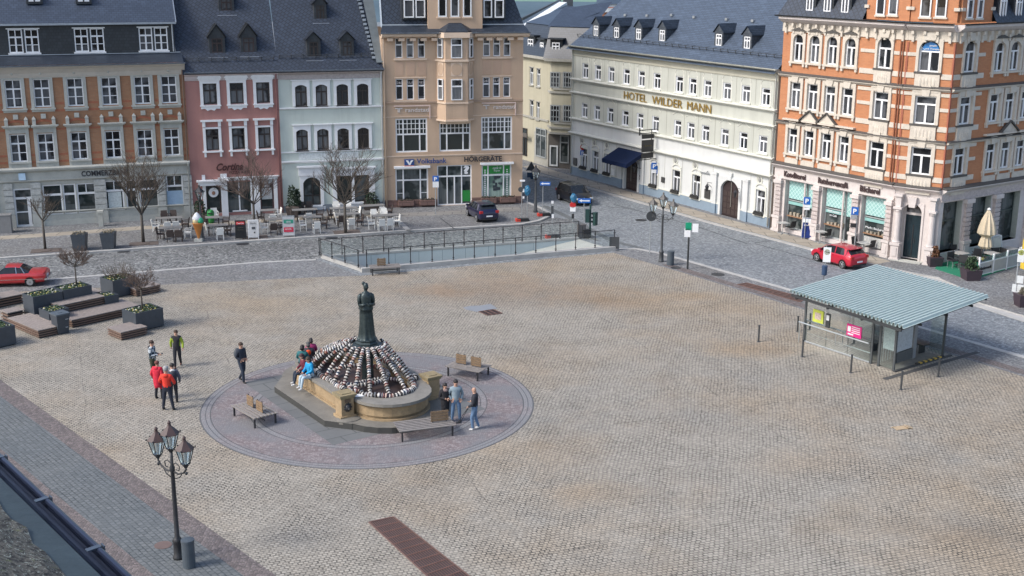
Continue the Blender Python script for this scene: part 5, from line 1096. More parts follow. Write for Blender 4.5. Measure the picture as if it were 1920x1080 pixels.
for F,W in((Fa,aw[0]),(Fc,c_[0]),(Fs,sw[0])): win(F,B7,W,(.08,[(.64,0,1,.1)],[(.5,0,.64,.12)]),sur=so_w,smat=[ORP,DST])
BLU=plain('blue_window_poster',(.02,.16,.42),.4,.15,3); W=c_[0]; m=MB(); R=W[1]/2-.1; m.ext([(W[0]+R*cos(pi*i/12),W[2]+W[3]*.67+R*.93*sin(pi*i/12)) for i in range(13)],.05,.07); m.build('blue_window_poster',BLU,B7,frc)
signtext(Fc,B7,"praxis",W[0]-.05,W[0]+.35,W[2]+W[3]*.8,.12,WHITE,.03,name='poster_lettering'); signtext(Fc,B7,"und Therapie",W[0]-.3,W[0]+.5,W[2]+W[3]*.7,.1,WHITE,.03,name='poster_lettering')
MB().bar((W[0]-.62,.04,W[2]+W[3]*.8),(W[0]-.3,.04,W[2]+W[3]*.68),.08,.01).build('poster_stripe',WHITE,B7,frc)
for i in (1,2):
    for F,W in((Fa,aw[i]),(Fc,c_[i]),(Fs,sw[i])): win(F,B7,W,FO,sur=so_bw,smat=[ORP,DST])
# cream bands beside the wide windows
def bands(F,fr,u0,u1,W,i):
    w=W[1]/2+.2
    zz=[(W[2]-.38,.3),(W[2]+W[3]*.48,.2)]+([(W[2]+W[3]+.0,.2)] if i else [])
    for z,h in zz:
        for a,b in((u0,W[0]-w+.02),(W[0]+w-.02,u1)):
            if b-a>.15: MB().box(a,b,-.05,.02,z,z+h).build('stone_band',ORP,B7,fr)
for i in range(3):
    bands(Fa,fra,Fa.uz(1612,130)[0],LA-.02,aw[i],i); bands(Fc,frc,.02,LC-.02,c_[i],i); bands(Fs,frs,.02,2.75,sw[i],i)
for F,fr,u in((Fc,frc,0),(Fs,frs,0)): MB().box(u-.06,u+.06,-.04,.06,ZG+.1,ZT-1).build('corner_edge',RCO,B7,fr)
for u in (LA-.25,LA-.42): MB().tube([(u,-.09,ZG+.1),(u,-.09,ZT-.9)],.045,7).build('downpipe',plain('red_brown_pipe',(.28,.10,.05),.5),B7,fra)
def ring(z0,prof,mat,name,h=None):
    for F,L,e0,e1 in((Fa,LA,-.05,.0),(Fc,LC,0,0),(Fs,LS,0,0)): cornice(F,B7,mat,e0,L+e1,z0,prof,name)
    # little corner fillers
    pr=max(p for p,_ in prof)
ring(Z2-.1,[(.05,0),(.22,.14),(.22,.2)],ORP,'string_course'); ring(Z2+.1,[(.25,0),(.25,.04),(.05,.12)],DST,'course_top')
ring(Z1-.02,[(.05,0),(.2,.12),(.2,.16)],ORP,'string_course'); ring(Z1+.14,[(.23,0),(.23,.04),(.05,.1)],DST,'course_top')
ring(ZG-.2,[(.05,0),(.18,.1),(.36,.24),(.36,.3)],PKW,'shop_cornice'); ring(ZG+.1,[(.38,0),(.38,.05),(.05,.14)],DST,'cornice_top')
ring(ZT-.9,[(.06,0),(.06,.55)],ORP,'frieze'); ring(ZT-.36,[(.1,0),(.3,.12),(.5,.26),(.5,.4)],PKW,'eaves_cornice')
for F,fr,L in ((Fa,fra,LA),(Fc,frc,LC),(Fs,frs,LS)):
    n=max(2,int(L/.62))
    for i in range(n):
        u=.3+i*(L-.6)/(n-1); MB().box(u-.08,u+.08,-.28,.0,ZT-.55,ZT-.36).box(u-.07,u+.07,-.16,.0,ZT-.98,ZT-.55).build('eaves_bracket',ORP,B7,fr)
GUTD=plain('dark_gutter',(.05,.055,.06),.5)
for F,L in((Fa,LA+.2),(Fc,LC),(Fs,LS)): gutter(F,B7,-.3 if F is Fa else 0,L,ZT+.12,-.56,.08,GUTD)
# ground floor: front with three shop windows
k0=Fa.uz(1447,420)[0]
def up(x,F=Fa,y=420): return F.uz(x,y)[0]
shops=[(up(1469.5,y=395),up(1522,y=395)),(up(1539,y=410),up(1595,y=410)),(up(1612,y=425),up(1660,y=425))]
ztop=3.55
H=[(a,b,.35,ztop) for a,b in shops]
wall_mesh(LA,ZG-.1,H,.5).build('ground_floor_wall',[PKW,PKW],B7,fra)
TEAL=plain('teal_roller_blind',(.22,.42,.40),.7,.12,2)
t=NT('lozenge_blind'); u_=t.uv(); b_=t.n('ShaderNodeTexBrick',{'Vector':t.map(u_,rot=(0,0,radians(45))),'Color1':(.26,.46,.43),'Color2':(.22,.42,.40),'Mortar':(.45,.62,.6),'Scale':1.,'Mortar Size':.02,'Brick Width':.2,'Row Height':.2},offset=0.); t.P(Base_Color=b_.outputs[0],Roughness=.6); LOZ=t.done()
for j,(a,b) in enumerate(shops):
    w=b-a; h=ztop-.35; split=.7 if j<2 else 1.
    o=win(Fa,B7,((a+b)/2,w,.35,h),(.08,[(.58,0,1,.07)],[(split,0,1,.12)] if j<2 else []),plain('shop_metal_frame',(.30,.33,.33),.4),GLASS2,y=.4,name='shop_window')
    MB().box(a+.1,a+w*split-.08,.3,.31,.35+h*.62,ztop-.08).build('window_blind',LOZ,B7,fra); MB().box(a+.1,a+w*split-.08,.3,.312,.35+h*.5,.35+h*.56).build('window_blind',TEAL,B7,fra)
    if j<2: MB().box(a+w*split+.08,b-.08,.3,.31,.35+h*.5,ztop-.08).build('window_blind',LOZ,B7,fra); MB().tube([(a+w*split,.05,.3),(a+w*split,.05,ztop)],.07,8).build('thin_column',PKW,B7,fra)
    MB().box(a+.1,a+w*split-.1,.2,.38,1.15,1.22).build('counter_board',plain('wood_counter',(.25,.14,.08),.6),B7,fra)
    MB().box(a+.0,a+w*split,-.02,.4,.0,.34).build('window_parapet',PKW,B7,fra)
r_=random.Random(5)
for j,(a,b) in enumerate(shops):
    for i in range(5): x=a+.3+i*.3; MB().box(x,x+r_.uniform(.1,.2),.24,.36,1.22,1.22+r_.uniform(.1,.25)).build('window_goods',plain('bakery_goods',(.3,.26,.2),.7,.5,9),B7,fra)
a,b=shops[1]; signtext(Fa,B7,"Willkommen",a+.25,a+1.2,2.0,.14,WHITE,.3,name='window_lettering'); signtext(Fa,B7,"im Café",a+.45,a+1.,1.75,.14,WHITE,.3,name='window_lettering')
a,b=shops[2]; signtext(Fa,B7,"Markt Bäckerei",a+.2,b-.3,1.5,.14,WHITE,.3,name='window_lettering')
MB().box(a+.3,b-.3,.1,.2,.45,1.05).build('shelf_board',plain('white_crate_board',(.4,.4,.38),.6,.5,15),B7,fra)
ends=[0.02]+[v for s_ in shops for v in s_]+[LA-.0]
for j in range(4):
    a=ends[2*j]; b=ends[2*j+1]; c0=(a+b)/2; ww=min(.5,(b-a)*.8)/2
    pier(c0-ww,c0+ww,1.15,3.3,8,-.2).build('stone_pier',PKS,B7,fra); MB().box(c0-ww-.08,c0+ww+.08,-.3,.02,.0,.25).box(c0-ww-.03,c0+ww+.03,-.25,.02,.25,1.0).box(c0-ww-.08,c0+ww+.08,-.3,.02,1.0,1.15).box(c0-ww+.08,c0+ww-.08,-.28,-.2,.35,.9).build('pier_pedestal',PKW,B7,fra)
    MB().box(c0-ww-.08,c0+ww+.08,-.3,.02,3.3,3.5).box(c0-ww,c0+ww,-.2,.02,3.5,3.62).build('pier_capital',PKW,B7,fra)
MB().box(.0,LA,-.12,.02,3.62,3.72).box(.0,LA,-.06,.0,3.72,4.25).build('shop_fascia',PKW,B7,fra)
FRK=plain('black_brown_letters',(.05,.03,.03),.5,.1)
for s_,x0,x1,y0,y1 in(("Konditorei",1472.5,1513,325,331),("Ratsherrencafé",1536,1592,342,350),("Bäckerei",1614.5,1652,356,361)):
    A=Fa.uz(x0,y0); C=Fa.uz(x1,y1); signtext(Fa,B7,s_,A[0],C[0],3.8,.36,FRK,-.12,bold=.035)
# chamfer with arched door between columns
dw=1.15; A=Fc.uz(1693,400)[0]; C=Fc.uz(1729,400)[0]; du=(A+C)/2; dw=C-A; dh=3.55
wall_mesh(LC,ZG-.1,[(du-dw/2,du+dw/2,.15,dh)],.5).build('entrance_wall',[PKW,PKW],B7,frc)
m=MB(); archplate(m,dw,dh-.15,dw/2,.12,dh-.1,-.06,12); m.ext([(-.18,dh-.35),(.18,dh-.35),(.26,dh+.25),(-.26,dh+.25)],-.25,.02); m.build('door_arch',PKW,B7,(Fc.W(du,0,.15),Fc.ang))
win(Fc,B7,(du,dw,.15,dh-.15),(.07,[(.8,0,1,.14)],[]),PKW,glassy('door_fanlight',(.03,.02,.02)),y=.42,name='entrance_door')
MB().box(du-dw/2+.08,du+dw/2-.08,.36,.4,.2,2.8).build('door_leaf',plain('blue_black_door',(.012,.025,.032),.12),B7,frc); MB().box(du-.02,du+.02,.33,.36,.25,2.2).box(du+.1,du+.13,.33,.36,1.1,1.4).build('door_bar',BLACK,B7,frc)
MB().box(du-.9,du+.9,-.6,.5,.0,.15).build('door_step',STONE,B7,frc)
for px in (1683,1739):
    u=.38 if px<1700 else LC-.30
    m=MB().box(u-.3,u+.3,-.5,.02,.0,.2).box(u-.24,u+.24,-.44,.02,.2,1.0).box(u-.3,u+.3,-.5,.02,1.0,1.15).box(u-.15,u+.15,-.48,-.42,.35,.88)
    m.build('column_pedestal',PKW,B7,frc)
    MB().lathe([(.24,1.15),(.25,1.2),(.2,1.28),(.19,1.4),(.175,3.0),(.19,3.02),(.22,3.1),(.2,3.2)],(u,-.24,0),14).box(u-.26,u+.26,-.5,.02,3.2,3.32).box(u-.16,u+.16,-.4,.02,3.32,3.95).box(u-.24,u+.24,-.48,.02,3.95,4.1).build('stone_column',PKW,B7,frc,smooth=False)
# right side: tall windows between piers
so_=[]
for x0,x1 in((1768,1803),(1820,1856),(1873,1909)):
    yy=400; so_.append((Fs.uz(x0,yy)[0],Fs.uz(x1,yy)[0],.75,3.75))
u3=so_[2][1]
so_.append((u3+.8,u3+2.4,.75,3.75)) if u3+2.5<LS else None
wall_mesh(LS,ZG-.1,so_,.5).build('ground_floor_wall',[PKW,plain('grey_green_reveal',(.36,.38,.34),.7)],B7,frs)
for a,b,z0,z1 in so_:
    win(Fs,B7,((a+b)/2,b-a,z0,z1-z0),(.06,[(.6,0,1,.1)],[]),plain('dark_green_frame',(.05,.065,.06),.4),GLASS2,y=.45,name='cafe_window')
    MB().box(a,b,-.03,.5,z0-.1,z0).build('window_ledge',PKW,B7,frs)
es=[0.05]+[v for s_ in so_ for v in s_[:2]]+[LS]
for j in range(len(so_)+1):
    a=es[2*j]; b=es[2*j+1]; c0=(a+b)/2; ww=.27
    if b-a>.5:
        pier(c0-ww,c0+ww,1.3,3.55,8,-.2).build('stone_pier',PKS,B7,frs); MB().box(c0-ww-.08,c0+ww+.08,-.32,.02,.0,.3).box(c0-ww-.03,c0+ww+.03,-.25,.02,.3,1.1).box(c0-ww-.08,c0+ww+.08,-.3,.02,1.1,1.3).box(c0-ww+.08,c0+ww-.08,-.28,-.2,.42,1.0).build('pier_pedestal',PKW,B7,frs); MB().box(c0-ww-.1,c0+ww+.1,-.3,.02,3.55,3.8).build('pier_capital',PKW,B7,frs)
MB().box(0,LS,-.1,.02,3.82,3.9).box(0,LS,-.05,.0,3.9,4.25).build('shop_fascia',PKS,B7,frs)
# roof with gables
def gable(F,fr,wins,u0,u1,h,tmat=ORP):
    m=MB(); n=3; w=(u1-u0)
    m.box(u0,u1,-.1,.6,ZT+.15,ZT+1.7); m.box(u0+w*.14,u1-w*.14,-.1,.6,ZT+1.7,ZT+2.5); m.box(u0+w*.28,u1-w*.28,-.1,.6,ZT+2.5,ZT+3.3)
    m.build('roof_gable',ORG,B7,fr)
    MB().box(u0-.1,u0+.25,-.16,.65,ZT+1.7,ZT+1.85).box(u1-.25,u1+.1,-.16,.65,ZT+1.7,ZT+1.85).box(u0-.12,u0+.2,-.2,.6,ZT+.8,ZT+.98).box(u1-.2,u1+.12,-.2,.6,ZT+.8,ZT+.98).build('gable_coping',tmat,B7,fr)
    for W in wins: win(F,B7,W,(.07,[(.68,0,1,.08)],[]),y=-.02,off=-.115,name='gable_window',sur=s4,smat=ORP)
def gwin(F,xs,y1,w=.62,h=1.5): return [(F.uz(x,y1,.1)[0],w,F.uz(x,y1,.1)[1],h) for x in xs]
gable(Fa,fra,gwin(Fa,(1651.5,1675),28),Fa.uz(1627,25)[0],LA-.0,3); gable(Fc,frc,gwin(Fc,(1735,1764),32,.62,1.5),.05,LC-.02,3); gable(Fs,frs,gwin(Fs,(1816,1835),34,.5,1.5),.15,Fs.uz(1857,35)[0],3)
k=math.tan(radians(62)); uu=Fa.uz(1627,25)[0]
quad(Fa,B7,'mansard_roof',SLATEF,[(-.2,-.45,ZT+.1),(uu,-.45,ZT+.1),(uu,2.2,ZT+4.6),(1.1,2.2,ZT+4.6)]); quad(Fs,B7,'mansard_roof',SLATEF,[(Fs.uz(1857,35)[0],-.45,ZT+.1),(LS,-.45,ZT+.1),(LS,2.2,ZT+4.6),(Fs.uz(1857,35)[0],2.2,ZT+4.6)])
m=MB(); m.prism([(0.3,.3),(LA,.3),(LA+1.5,1.6),(LA+1.5,5),(.5,5)],ZT+.1,ZT+1.).build('roof_body',SLATE,B7,fra)
def mdorm(F,fr,x,y,w=.55,h=1.6):
    u,z=F.uz(x,y,.2)
    o=MB().box(u-w/2-.14,u+w/2+.14,-.14,1.2,z-.1,z+h+.25).build('mansard_dormer',SLATEW,B7,fr); win(F,B7,(u,w,z,h),CROSS,y=-.02,off=-.155,name='dormer_window')
for x,y in((1518,20),(1551,22),(1584,24)): mdorm(Fa,fra,x,y)
for x,y in((1879,37),(1908,39)): mdorm(Fs,frs,x,y)
# ================================================================ town hall eave under the camera
g0=G(0,855,15.2); g1=G(240,1080,15.2); gd=(g1-g0).normalized(); ga=atan2(gd.y,gd.x)
EV=thing('town_hall_roof','lichen covered stone roof edge with a dark blue metal gutter in the lower left corner','roof',g0,ga)
m=MB(); n=10; L=8.; u0=-4.5; R_=.045
BLG=plain('dark_blue_gutter_metal',(.022,.03,.06),.3,.2,2,0,.4)
def chan(u,s=1.): return [(u,R_*cos(pi*k/n)*s-.05,-R_*sin(pi*k/n)*s*1.2) for k in range(n+1)]
v=chan(u0)+chan(L); m.add(v,[(k,k+1,n+2+k,n+1+k) for k in range(n)]); m.add(v,[(k,k+1,n+2+k,n+1+k)[::-1] for k in range(n)]); m.tube([(u0,R_-.05,.004),(L,R_-.05,.004)],.014,8)
m.build('gutter',BLG,EV,loc=(0,0,0))
m=MB(); 
for i in range(20):
    u=-4.2+i*.66+.29; m.bar((u,R_-.04,.016),(u,-.06,.012),.03,.006).bar((u,R_-.028,.018),(u,R_-.028,-.05),.035,.006)
m.build('gutter_clamp',plain('blue_grey_clamp',(.05,.065,.09),.35),EV,loc=(0,0,0))
MB().add([(u0,-.09,-.0),(L,-.09,.0),(L,-.36,.06),(u0,-.36,.06)],[(0,1,2,3)[::-1]]).add([(u0,-.09,-.0),(L,-.09,.0),(L,-.09,-.3),(u0,-.09,-.3)],[(0,1,2,3)]).build('eaves_sheet',plain('dark_weathered_sheet',(.028,.042,.05),.6,.35,3,.2),EV,loc=(0,0,0))
t=NT('lichen_stone'); g=t.geo(); a=t.noise(g,30,6,.75,.4); b=t.noise(t.map(g,(3,3,9)),12,5,.75,1.)
c=t.mix(t.ramp(a,(.42,0.),(.55,1.)),(.02,.02,.022),(.13,.125,.11)); c=t.mix(t.ramp(b,(.56,0.),(.62,1.)),c,(.36,.40,.36)); c=t.mix(t.ramp(t.noise(g,25,3,.6),(.62,0.),(.7,.7)),c,(.13,.15,.07))
t.P(Base_Color=c,Roughness=.95); t.bump(t.noise(g,22,8,.8),1.,.03); LIC=t.done()
m=MB(); r_=random.Random(9); nx,ny=90,26; vs=[]
for j in range(ny+1):
    for i in range(nx+1):
        x=u0+(L-u0)*i/nx; y=-.22-1.9*j/ny; vs.append((x+r_.uniform(-.02,.02),y+(r_.uniform(-.015,.015) if j<3 else r_.uniform(-.01,.01)),.04+(-.22-y)*.45+r_.uniform(-.006,.006)))
m.add(vs,[(j*(nx+1)+i,(j+1)*(nx+1)+i,(j+1)*(nx+1)+i+1,j*(nx+1)+i+1) for j in range(ny) for i in range(nx)]); m.build('stone_slabs',LIC,EV,loc=(0,0,0))
# ================================================================ fountain
A0=G(647,783,.2); B0=G(808,747,.2); fx=(B0-A0); fx.z=0; WF=fx.length; fx.normalize(); fy=Vector((-fx.y,fx.x,0)); FA=atan2(fx.y,fx.x)
LF=4.7; FC=Vector(((A0+B0).x/2,(A0+B0).y/2,0))+fy*LF/2
FN=thing('fountain_basin','sandstone fountain basin with round lobes, lion head pillars and a stepped kerb','fountain',FC,FA)
SAND=plain('weathered_sandstone',(.31,.225,.13),.85,.28,2.2,.4); RIM=plain('grey_stone_rim',(.19,.18,.16),.85,.25,2,.3); STEP=plain('dark_wet_stone_step',(.165,.155,.135),.8,.25,1.2,.2)
hw,hl=WF/2-.12,LF/2-.12; RL_=1.5
def outline(hw,hl,R,n=14,ctr=.12):
    "rectangle with round lobes on its two short ends, local coordinates"
    P=[(-hw,-hl)]
    P+= [(R*cos(a),-hl-ctr+R*sin(a)*1.) for a in [pi+pi*i/n for i in range(n+1)]]
    P+=[(hw,-hl),(hw,hl)]; P+=[(R*cos(a),hl+ctr+R*sin(a)) for a in [pi*i/n for i in range(n+1)]]; P+=[(-hw,hl)]
    return P
def ringwall(m,po,pi_,z0,z1,mi=None):
    n=len(po); v=[(x,y,z) for P,z in((po,z0),(po,z1),(pi_,z1),(pi_,z0)) for x,y in P]
    f=[]
    for k in range(3):
        for i in range(n): j=(i+1)%n; f.append((k*n+i,k*n+j,(k+1)*n+j,(k+1)*n+i))
    return m.add(v,f,mi)
def wallring(off0,off1,z0,z1,name,mat):
    m=MB(); ringwall(m,outline(hw+off0,hl+off0,RL_+off0),outline(hw-off1,hl-off1,RL_-off1),z0,z1); return m.build(name,mat,FN)
wallring(.1,.4,.18,.32,'basin_foot',SAND); wallring(.0,.4,.32,.42,'basin_wall',SAND); wallring(.05,.35,.42,.78,'basin_wall',SAND); wallring(.0,.4,.78,.86,'basin_wall',SAND); wallring(.14,.42,.86,.98,'basin_rim',RIM)
m=MB(); m.prism(outline(hw-.3,hl-.3,RL_-.3),.2,.55); m.build('water_cover',plain('dark_brown_cover_boards',(.065,.045,.042),.45,.3,3),FN)
def stepoutline(o): 
    h,l=hw+o,hl+o; c=.9
    P=[(-h,-l+c),(-h+c*.8,-l),(-RL_-.1,-l-.25)]+[((RL_+.45+o*.3)*cos(a),-hl-.12+(RL_+.5+o*.35)*sin(a)) for a in [pi*1.12+pi*.76*i/10 for i in range(11)]]+[(RL_+.1,-l-.25),(h-c*.8,-l),(h,-l+c)]
    return P+[(-x,-y) for x,y in P]
MB().prism(stepoutline(1.0),0.01,.26,0,1).build('step',[STEP,plain('dark_step_edge',(.045,.045,.042),.7)],FN)  # side faces of the step coloured near-black, darker than its top
sl_=struct(MB().prism([(-3.4,-4.2),(3.4,-4.2),(3.4,4.2),(-3.4,4.2)],-.02,.016).build('stone_apron',bricks('worn_grey_slabs',(.15,.155,.155),(.14,.145,.145),(.08,.085,.085),1.4,.9,.03,.3,.4),loc=FC)); sl_.rotation_euler[2]=FA
for sx in(-1,1):
    for sy in(-1,):
        x,y=sx*(WF/2),sy*(LF/2); p=thing('lion_head_pillar',('front pillar with a lion head spout at the near corner of the fountain' if (sx,sy)==(-1,-1) else 'pillar with a lion head spout at the right corner of the fountain' if (sx,sy)==(1,-1) else 'back left fountain pillar behind the seated people' if sx<0 else 'back right fountain pillar hidden behind the garlands'),'pillar',FC+fx*x+fy*y,FA+(0 if sx<0 else pi/2)+(0 if sy<0 else (-pi/2 if sx<0 else pi/2)),'fountain pillars'); p.scale=(.86,.86,.9)
        MB().cbox((0,0,.3),(.8,.75,.22)).cbox((0,0,.8),(.62,.6,.8)).build('shaft',SAND,p); MB().cbox((0,0,1.245),(.74,.72,.09)).cbox((0,0,1.33),(.84,.82,.08)).cbox((0,0,1.385),(.46,.44,.03)).build('cap',plain('mossy_cap_stone',(.23,.185,.105),.85,.25,3),p)
        m=MB(); m.ball((0,-.33,.78),(.15,.13,.17),10,7).ball((0,-.45,.74),(.07,.07,.06),8,5); 
        for i in range(9): a=2*pi*i/9; m.ball((.16*cos(a),-.32,.79+.17*sin(a)),(.05,.05,.05),6,4)
        m.build('lion_head',IRON,p,smooth=True); MB().box(-.14,.14,-.33,-.28,1.02,1.16).build('inlaid_plate',plain('brown_inlay',(.12,.08,.05),.7),p)
        m=MB(); m.lathe([(0,0),(.62,0),(.6,.12),(.5,.14)],(0,-.38,.2),18,sy=.75); m.build('drip_stone',STEP,p)
# sheet of paper on the rim
o=MB().cbox((0,0,0),(.42,.3,.012),.3).build('paper_sheet',WHITE,loc=G(671,742,.99)); o.location.z=1.0; tag(o,'white sheet lying on the fountain rim right of the near lion pillar','paper')
# ---------------------------------------------------------------- statue
BRZ=plain('dark_bronze',(.035,.05,.052),.42,.35,7,.3,.5)
ST=thing('bronze_statue','dark bronze statue of a woman in long dress, standing above the fountain','statue',FC+fx*.33,radians(20))
zt=ZH(ST.location,686,529); zb=ZH(ST.location,687,634); zd=zb-.36
MB().lathe([(.3,.3),(.28,.6),(.24,.8),(.24,zd-.5),(.3,zd-.3),(.42,zd-.4),(.6,zd-.35),(.62,zd+.02),(.68,zd+.05),(.66,zd+.1),(.5,zd+.17),(.5,zd+.21),(.42,zd+.28),(.44,zd+.33),(.4,zd+.36)],(0,0,0),8).build('pedestal',BRZ,ST)
hs=(zt-zb)/1.80
m=MB(); n=40; prof=[(.33,0),(.30,.04),(.275,.2),(.255,.5),(.24,.8),(.225,.93),(.262,.95),(.262,.97),(.235,1.1),(.215,1.22),(.22,1.34),(.19,1.42),(.14,1.47),(.08,1.5),(.062,1.53),(.06,1.57)]
vs=[]
for r,z in prof:
    for k_ in range(n):
        a=2*pi*k_/n; fold=(1+.10*sin(a*9+z*2)*max(0,1-z/1.3)+.05*sin(a*5+z*6)*(z<1.4))
        vs.append((r*cos(a)*fold*1.0,r*sin(a)*fold*(.86 if z>1. else .95),z))
m.add(vs,[(i*n+k_,i*n+(k_+1)%n,(i+1)*n+(k_+1)%n,(i+1)*n+k_) for i in range(len(prof)-1) for k_ in range(n)])
m.ball((0.01,-.0,1.66),(.095,.11,.125),12,9); m.ball((-.05,.12,1.74),(.065,.075,.065),8,6); m.ball((.0,-.1,1.65),(.018,.03,.02),6,4); m.lathe([(.085,0),(.1,.015),(.075,.03)],(0,.0,1.69),12)
for s in(-1,1):
    m.tube([(s*.15,0,1.42),(s*.22,.0,1.36),(s*.25,-.02,1.24),(s*.25,-.06,1.08)],[.06,.085,.075,.055],10); m.tube([(s*.26,-.1,1.1),(s*.16,-.26,1.13),(s*.05,-.3,1.16)],[.06,.05,.035],8)
    for j in range(4): m.tube([(s*.05,-.3,1.13+j*.018),(s*(.01-.01*j),-.33,1.12+j*.02)],.011,5)
m.tube([(s*.05,-.3,1.12),(0,-.34,1.15)],.03,6)
m.v=[(x*hs*.86,y*hs*.86,z*hs+zb) for x,y,z in m.v]
m.build('figure',BRZ,ST,smooth=True)
# ---------------------------------------------------------------- garlands of painted eggs
t=NT('banded_egg_string'); u_=t.n('ShaderNodeAttribute',attribute_name='seg').outputs['Fac']
w_=t.n('ShaderNodeTexWhiteNoise',{'W':t.math('FLOOR',t.math('MULTIPLY',u_,.5))},noise_dimensions='1D').outputs[0]
od=t.math('LESS_THAN',t.math('MODULO',u_,2.),1.05)
wh=t.ramp(w_,(0,(.5,.48,.45)),(.62,(.64,.62,.58)),(.75,(.36,.2,.14)),(.95,(.6,.6,.58)))
dkc=t.ramp(w_,(0,(.012,.012,.014)),(.6,(.04,.028,.025)),(.78,(.14,.03,.025)),(.94,(.03,.05,.09)))
c=t.mix(od,wh,dkc); t.P(Base_Color=c,Roughness=.5); EGG=t.done()
def garland(P,r,label,group,seglen=.062,seed=0):
    "string of banded eggs along the points P"
    P=[Vector(p) for p in P]; L=[0]
    for i in range(1,len(P)): L.append(L[-1]+(P[i]-P[i-1]).length)
    n=int(L[-1]/seglen); rr=random.Random(seed); m=MB(); seg=[]
    def at(d):
        d=max(0,min(L[-1],d))
        for i in range(1,len(P)):
            if d<=L[i]: return P[i-1].lerp(P[i],(d-L[i-1])/max(1e-6,L[i]-L[i-1]))
        return P[-1]
    k=8
    py=None; vs=[];fs=[]
    for i in range(n):
        for e,q in((.04,.72),(.5,1.08),(.96,.72)):
            d=(i+e)*seglen; p=at(d); T=(at(d+.04)-at(d-.04)).normalized()
            if py is None: y=Vector((0,0,1)).cross(T); y=y.normalized() if y.length>.01 else Vector((1,0,0))
            else: y=(py-T*py.dot(T)).normalized()
            py=y; z=T.cross(y); R=r*q*(1+rr.uniform(-.14,.14)); j=Vector((rr.uniform(-1,1),rr.uniform(-1,1),rr.uniform(-1,1)))*.012
            for a in range(k): vs.append(p+j+(y*cos(2*pi*a/k)+z*sin(2*pi*a/k))*R); seg.append(float(i+seed*7)+.2)
    N=n*3
    for i in range(N-1):
        for a in range(k): fs.append((i*k+a,i*k+(a+1)%k,(i+1)*k+(a+1)%k,(i+1)*k+a))
    m.add(vs,fs); o=m.build('egg_garland',EGG,smooth=False)
    at_=o.data.attributes.new('seg','FLOAT','POINT'); at_.data.foreach_set('value',seg); return tag(o,label,'garland',group)
pin=outline(hw-.3,hl-.3,RL_-.33,14)
def W2(x,y,z): return FC+fx*x+fy*y+Vector((0,0,z))
# points spaced round the inner edge of the rim
def perim(P,n,o=0.):
    L=[0]; Q=P+[P[0]]
    for i in range(1,len(Q)): L.append(L[-1]+sqrt((Q[i][0]-Q[i-1][0])**2+(Q[i][1]-Q[i-1][1])**2))
    out=[]
    for k in range(n):
        d=(k+o)%n*L[-1]/n
        for i in range(1,len(Q)):
            if d<=L[i]: f=(d-L[i-1])/max(1e-6,L[i]-L[i-1]); out.append((Q[i-1][0]+(Q[i][0]-Q[i-1][0])*f,Q[i-1][1]+(Q[i][1]-Q[i-1][1])*f)); break
    return out
top=(ST.location-FC); NS=21
for i,(x,y) in enumerate(perim(pin,NS,.3)):
    a=atan2(y-top.dot(fy),x-top.dot(fx)); tx,ty=top.dot(fx)+.7*cos(a),top.dot(fy)+.7*sin(a); zT=zd+.1
    pts=[]
    for j in range(13):
        f=j/12; zz=zT+(1.03-zT)*f+.2*sin(pi*f); pts.append(W2(tx+(x-tx)*f,ty+(y-ty)*f,zz+.09*sin(pi*min(1,f*5))))
    garland(pts,.082,'string of black and white banded eggs sloping from statue down to rim','egg strings sloping from the statue',seed=i)
ring_=outline(hw-.3,hl-.3,RL_-.34,14); rr_=perim(ring_,72); q=18
for s in range(4):
    pts=[W2(rr_[(s*q+j)%72][0],rr_[(s*q+j)%72][1],1.03+.04*sin(j*1.3)) for j in range(q+1)]
    garland(pts,.11,'garland of banded eggs lying along the inner edge of the basin rim','egg garlands along the basin rim',.07,seed=40+s)
for i in range(2):
    q_=[(-1.1,.2,1.1),(1.3,.6,1.2)][i]; pts=[W2(q_[0]*cos(a)*1.1,q_[1]+1.25*sin(a),.85) for a in [pi*2*j/24 for j in range(25)]] if i==0 else [W2(hw*.65*cos(a),-1.4+.9*sin(a),.8) for a in [pi*j/14 for j in range(15)]]
    garland(pts,.09,('inner loop of banded eggs round the middle of the basin' if i==0 else 'inner arc of banded eggs in the front of the basin'),'inner egg strings',.07,seed=70+i)
# ================================================================ benches
BW=plain('grey_bench_slats',(.22,.20,.185),.75,.25,8); BB=plain('brown_backrest_boards',(.20,.135,.08),.7,.3,9)
def bench(p,rz,label,L=1.9,D=1.25,back=(( -.25,.45),),backs=1):
    b=thing('bench',label,'bench',p,rz,'double sided slatted benches'); n=7
    m=MB(); 
    for i in range(n): y=-D/2+D/n*(i+.5); m.box(-L/2,L/2,y-D/n*.31,y+D/n*.31,.42,.46)
    m.build('seat',BW,b)
    for sx in(-1,1):
        for sy in(-1,1): inst('leg',cached('bleg',lambda:MB().box(-.03,.03,-.03,.03,0,.42).mesh('leg',IRON)),b,loc=(sx*(L/2-.12),sy*(D/2-.1),0))
    MB().box(-L/2+.1,-L/2+.14,-D/2+.1,D/2-.1,.37,.42).box(L/2-.14,L/2-.1,-D/2+.1,D/2-.1,.37,.42).box(-L/2+.14,L/2-.14,-.02,.02,.2,.24).build('frame',IRON,b)
    for x0,x1 in back:
        m=MB(); 
        for j in range(4): m.box(x0,x1,-.03,.0,.5+j*.105,.59+j*.105)
        o=m.build('backrest',BB,b); MB().box(x0+.06,x0+.1,0.,.03,.46,.94).box(x1-.1,x1-.06,0.,.03,.46,.94).build('backrest_post',IRON,o)
    return b
bench(G(478,787),atan2(*(lambda d:(d.y,d.x))(G(513,792)-G(478,772)))-.0,'slatted bench with two narrow backrests, left of the fountain',1.9,1.1,((-.55,-.05),(.2,.7)))
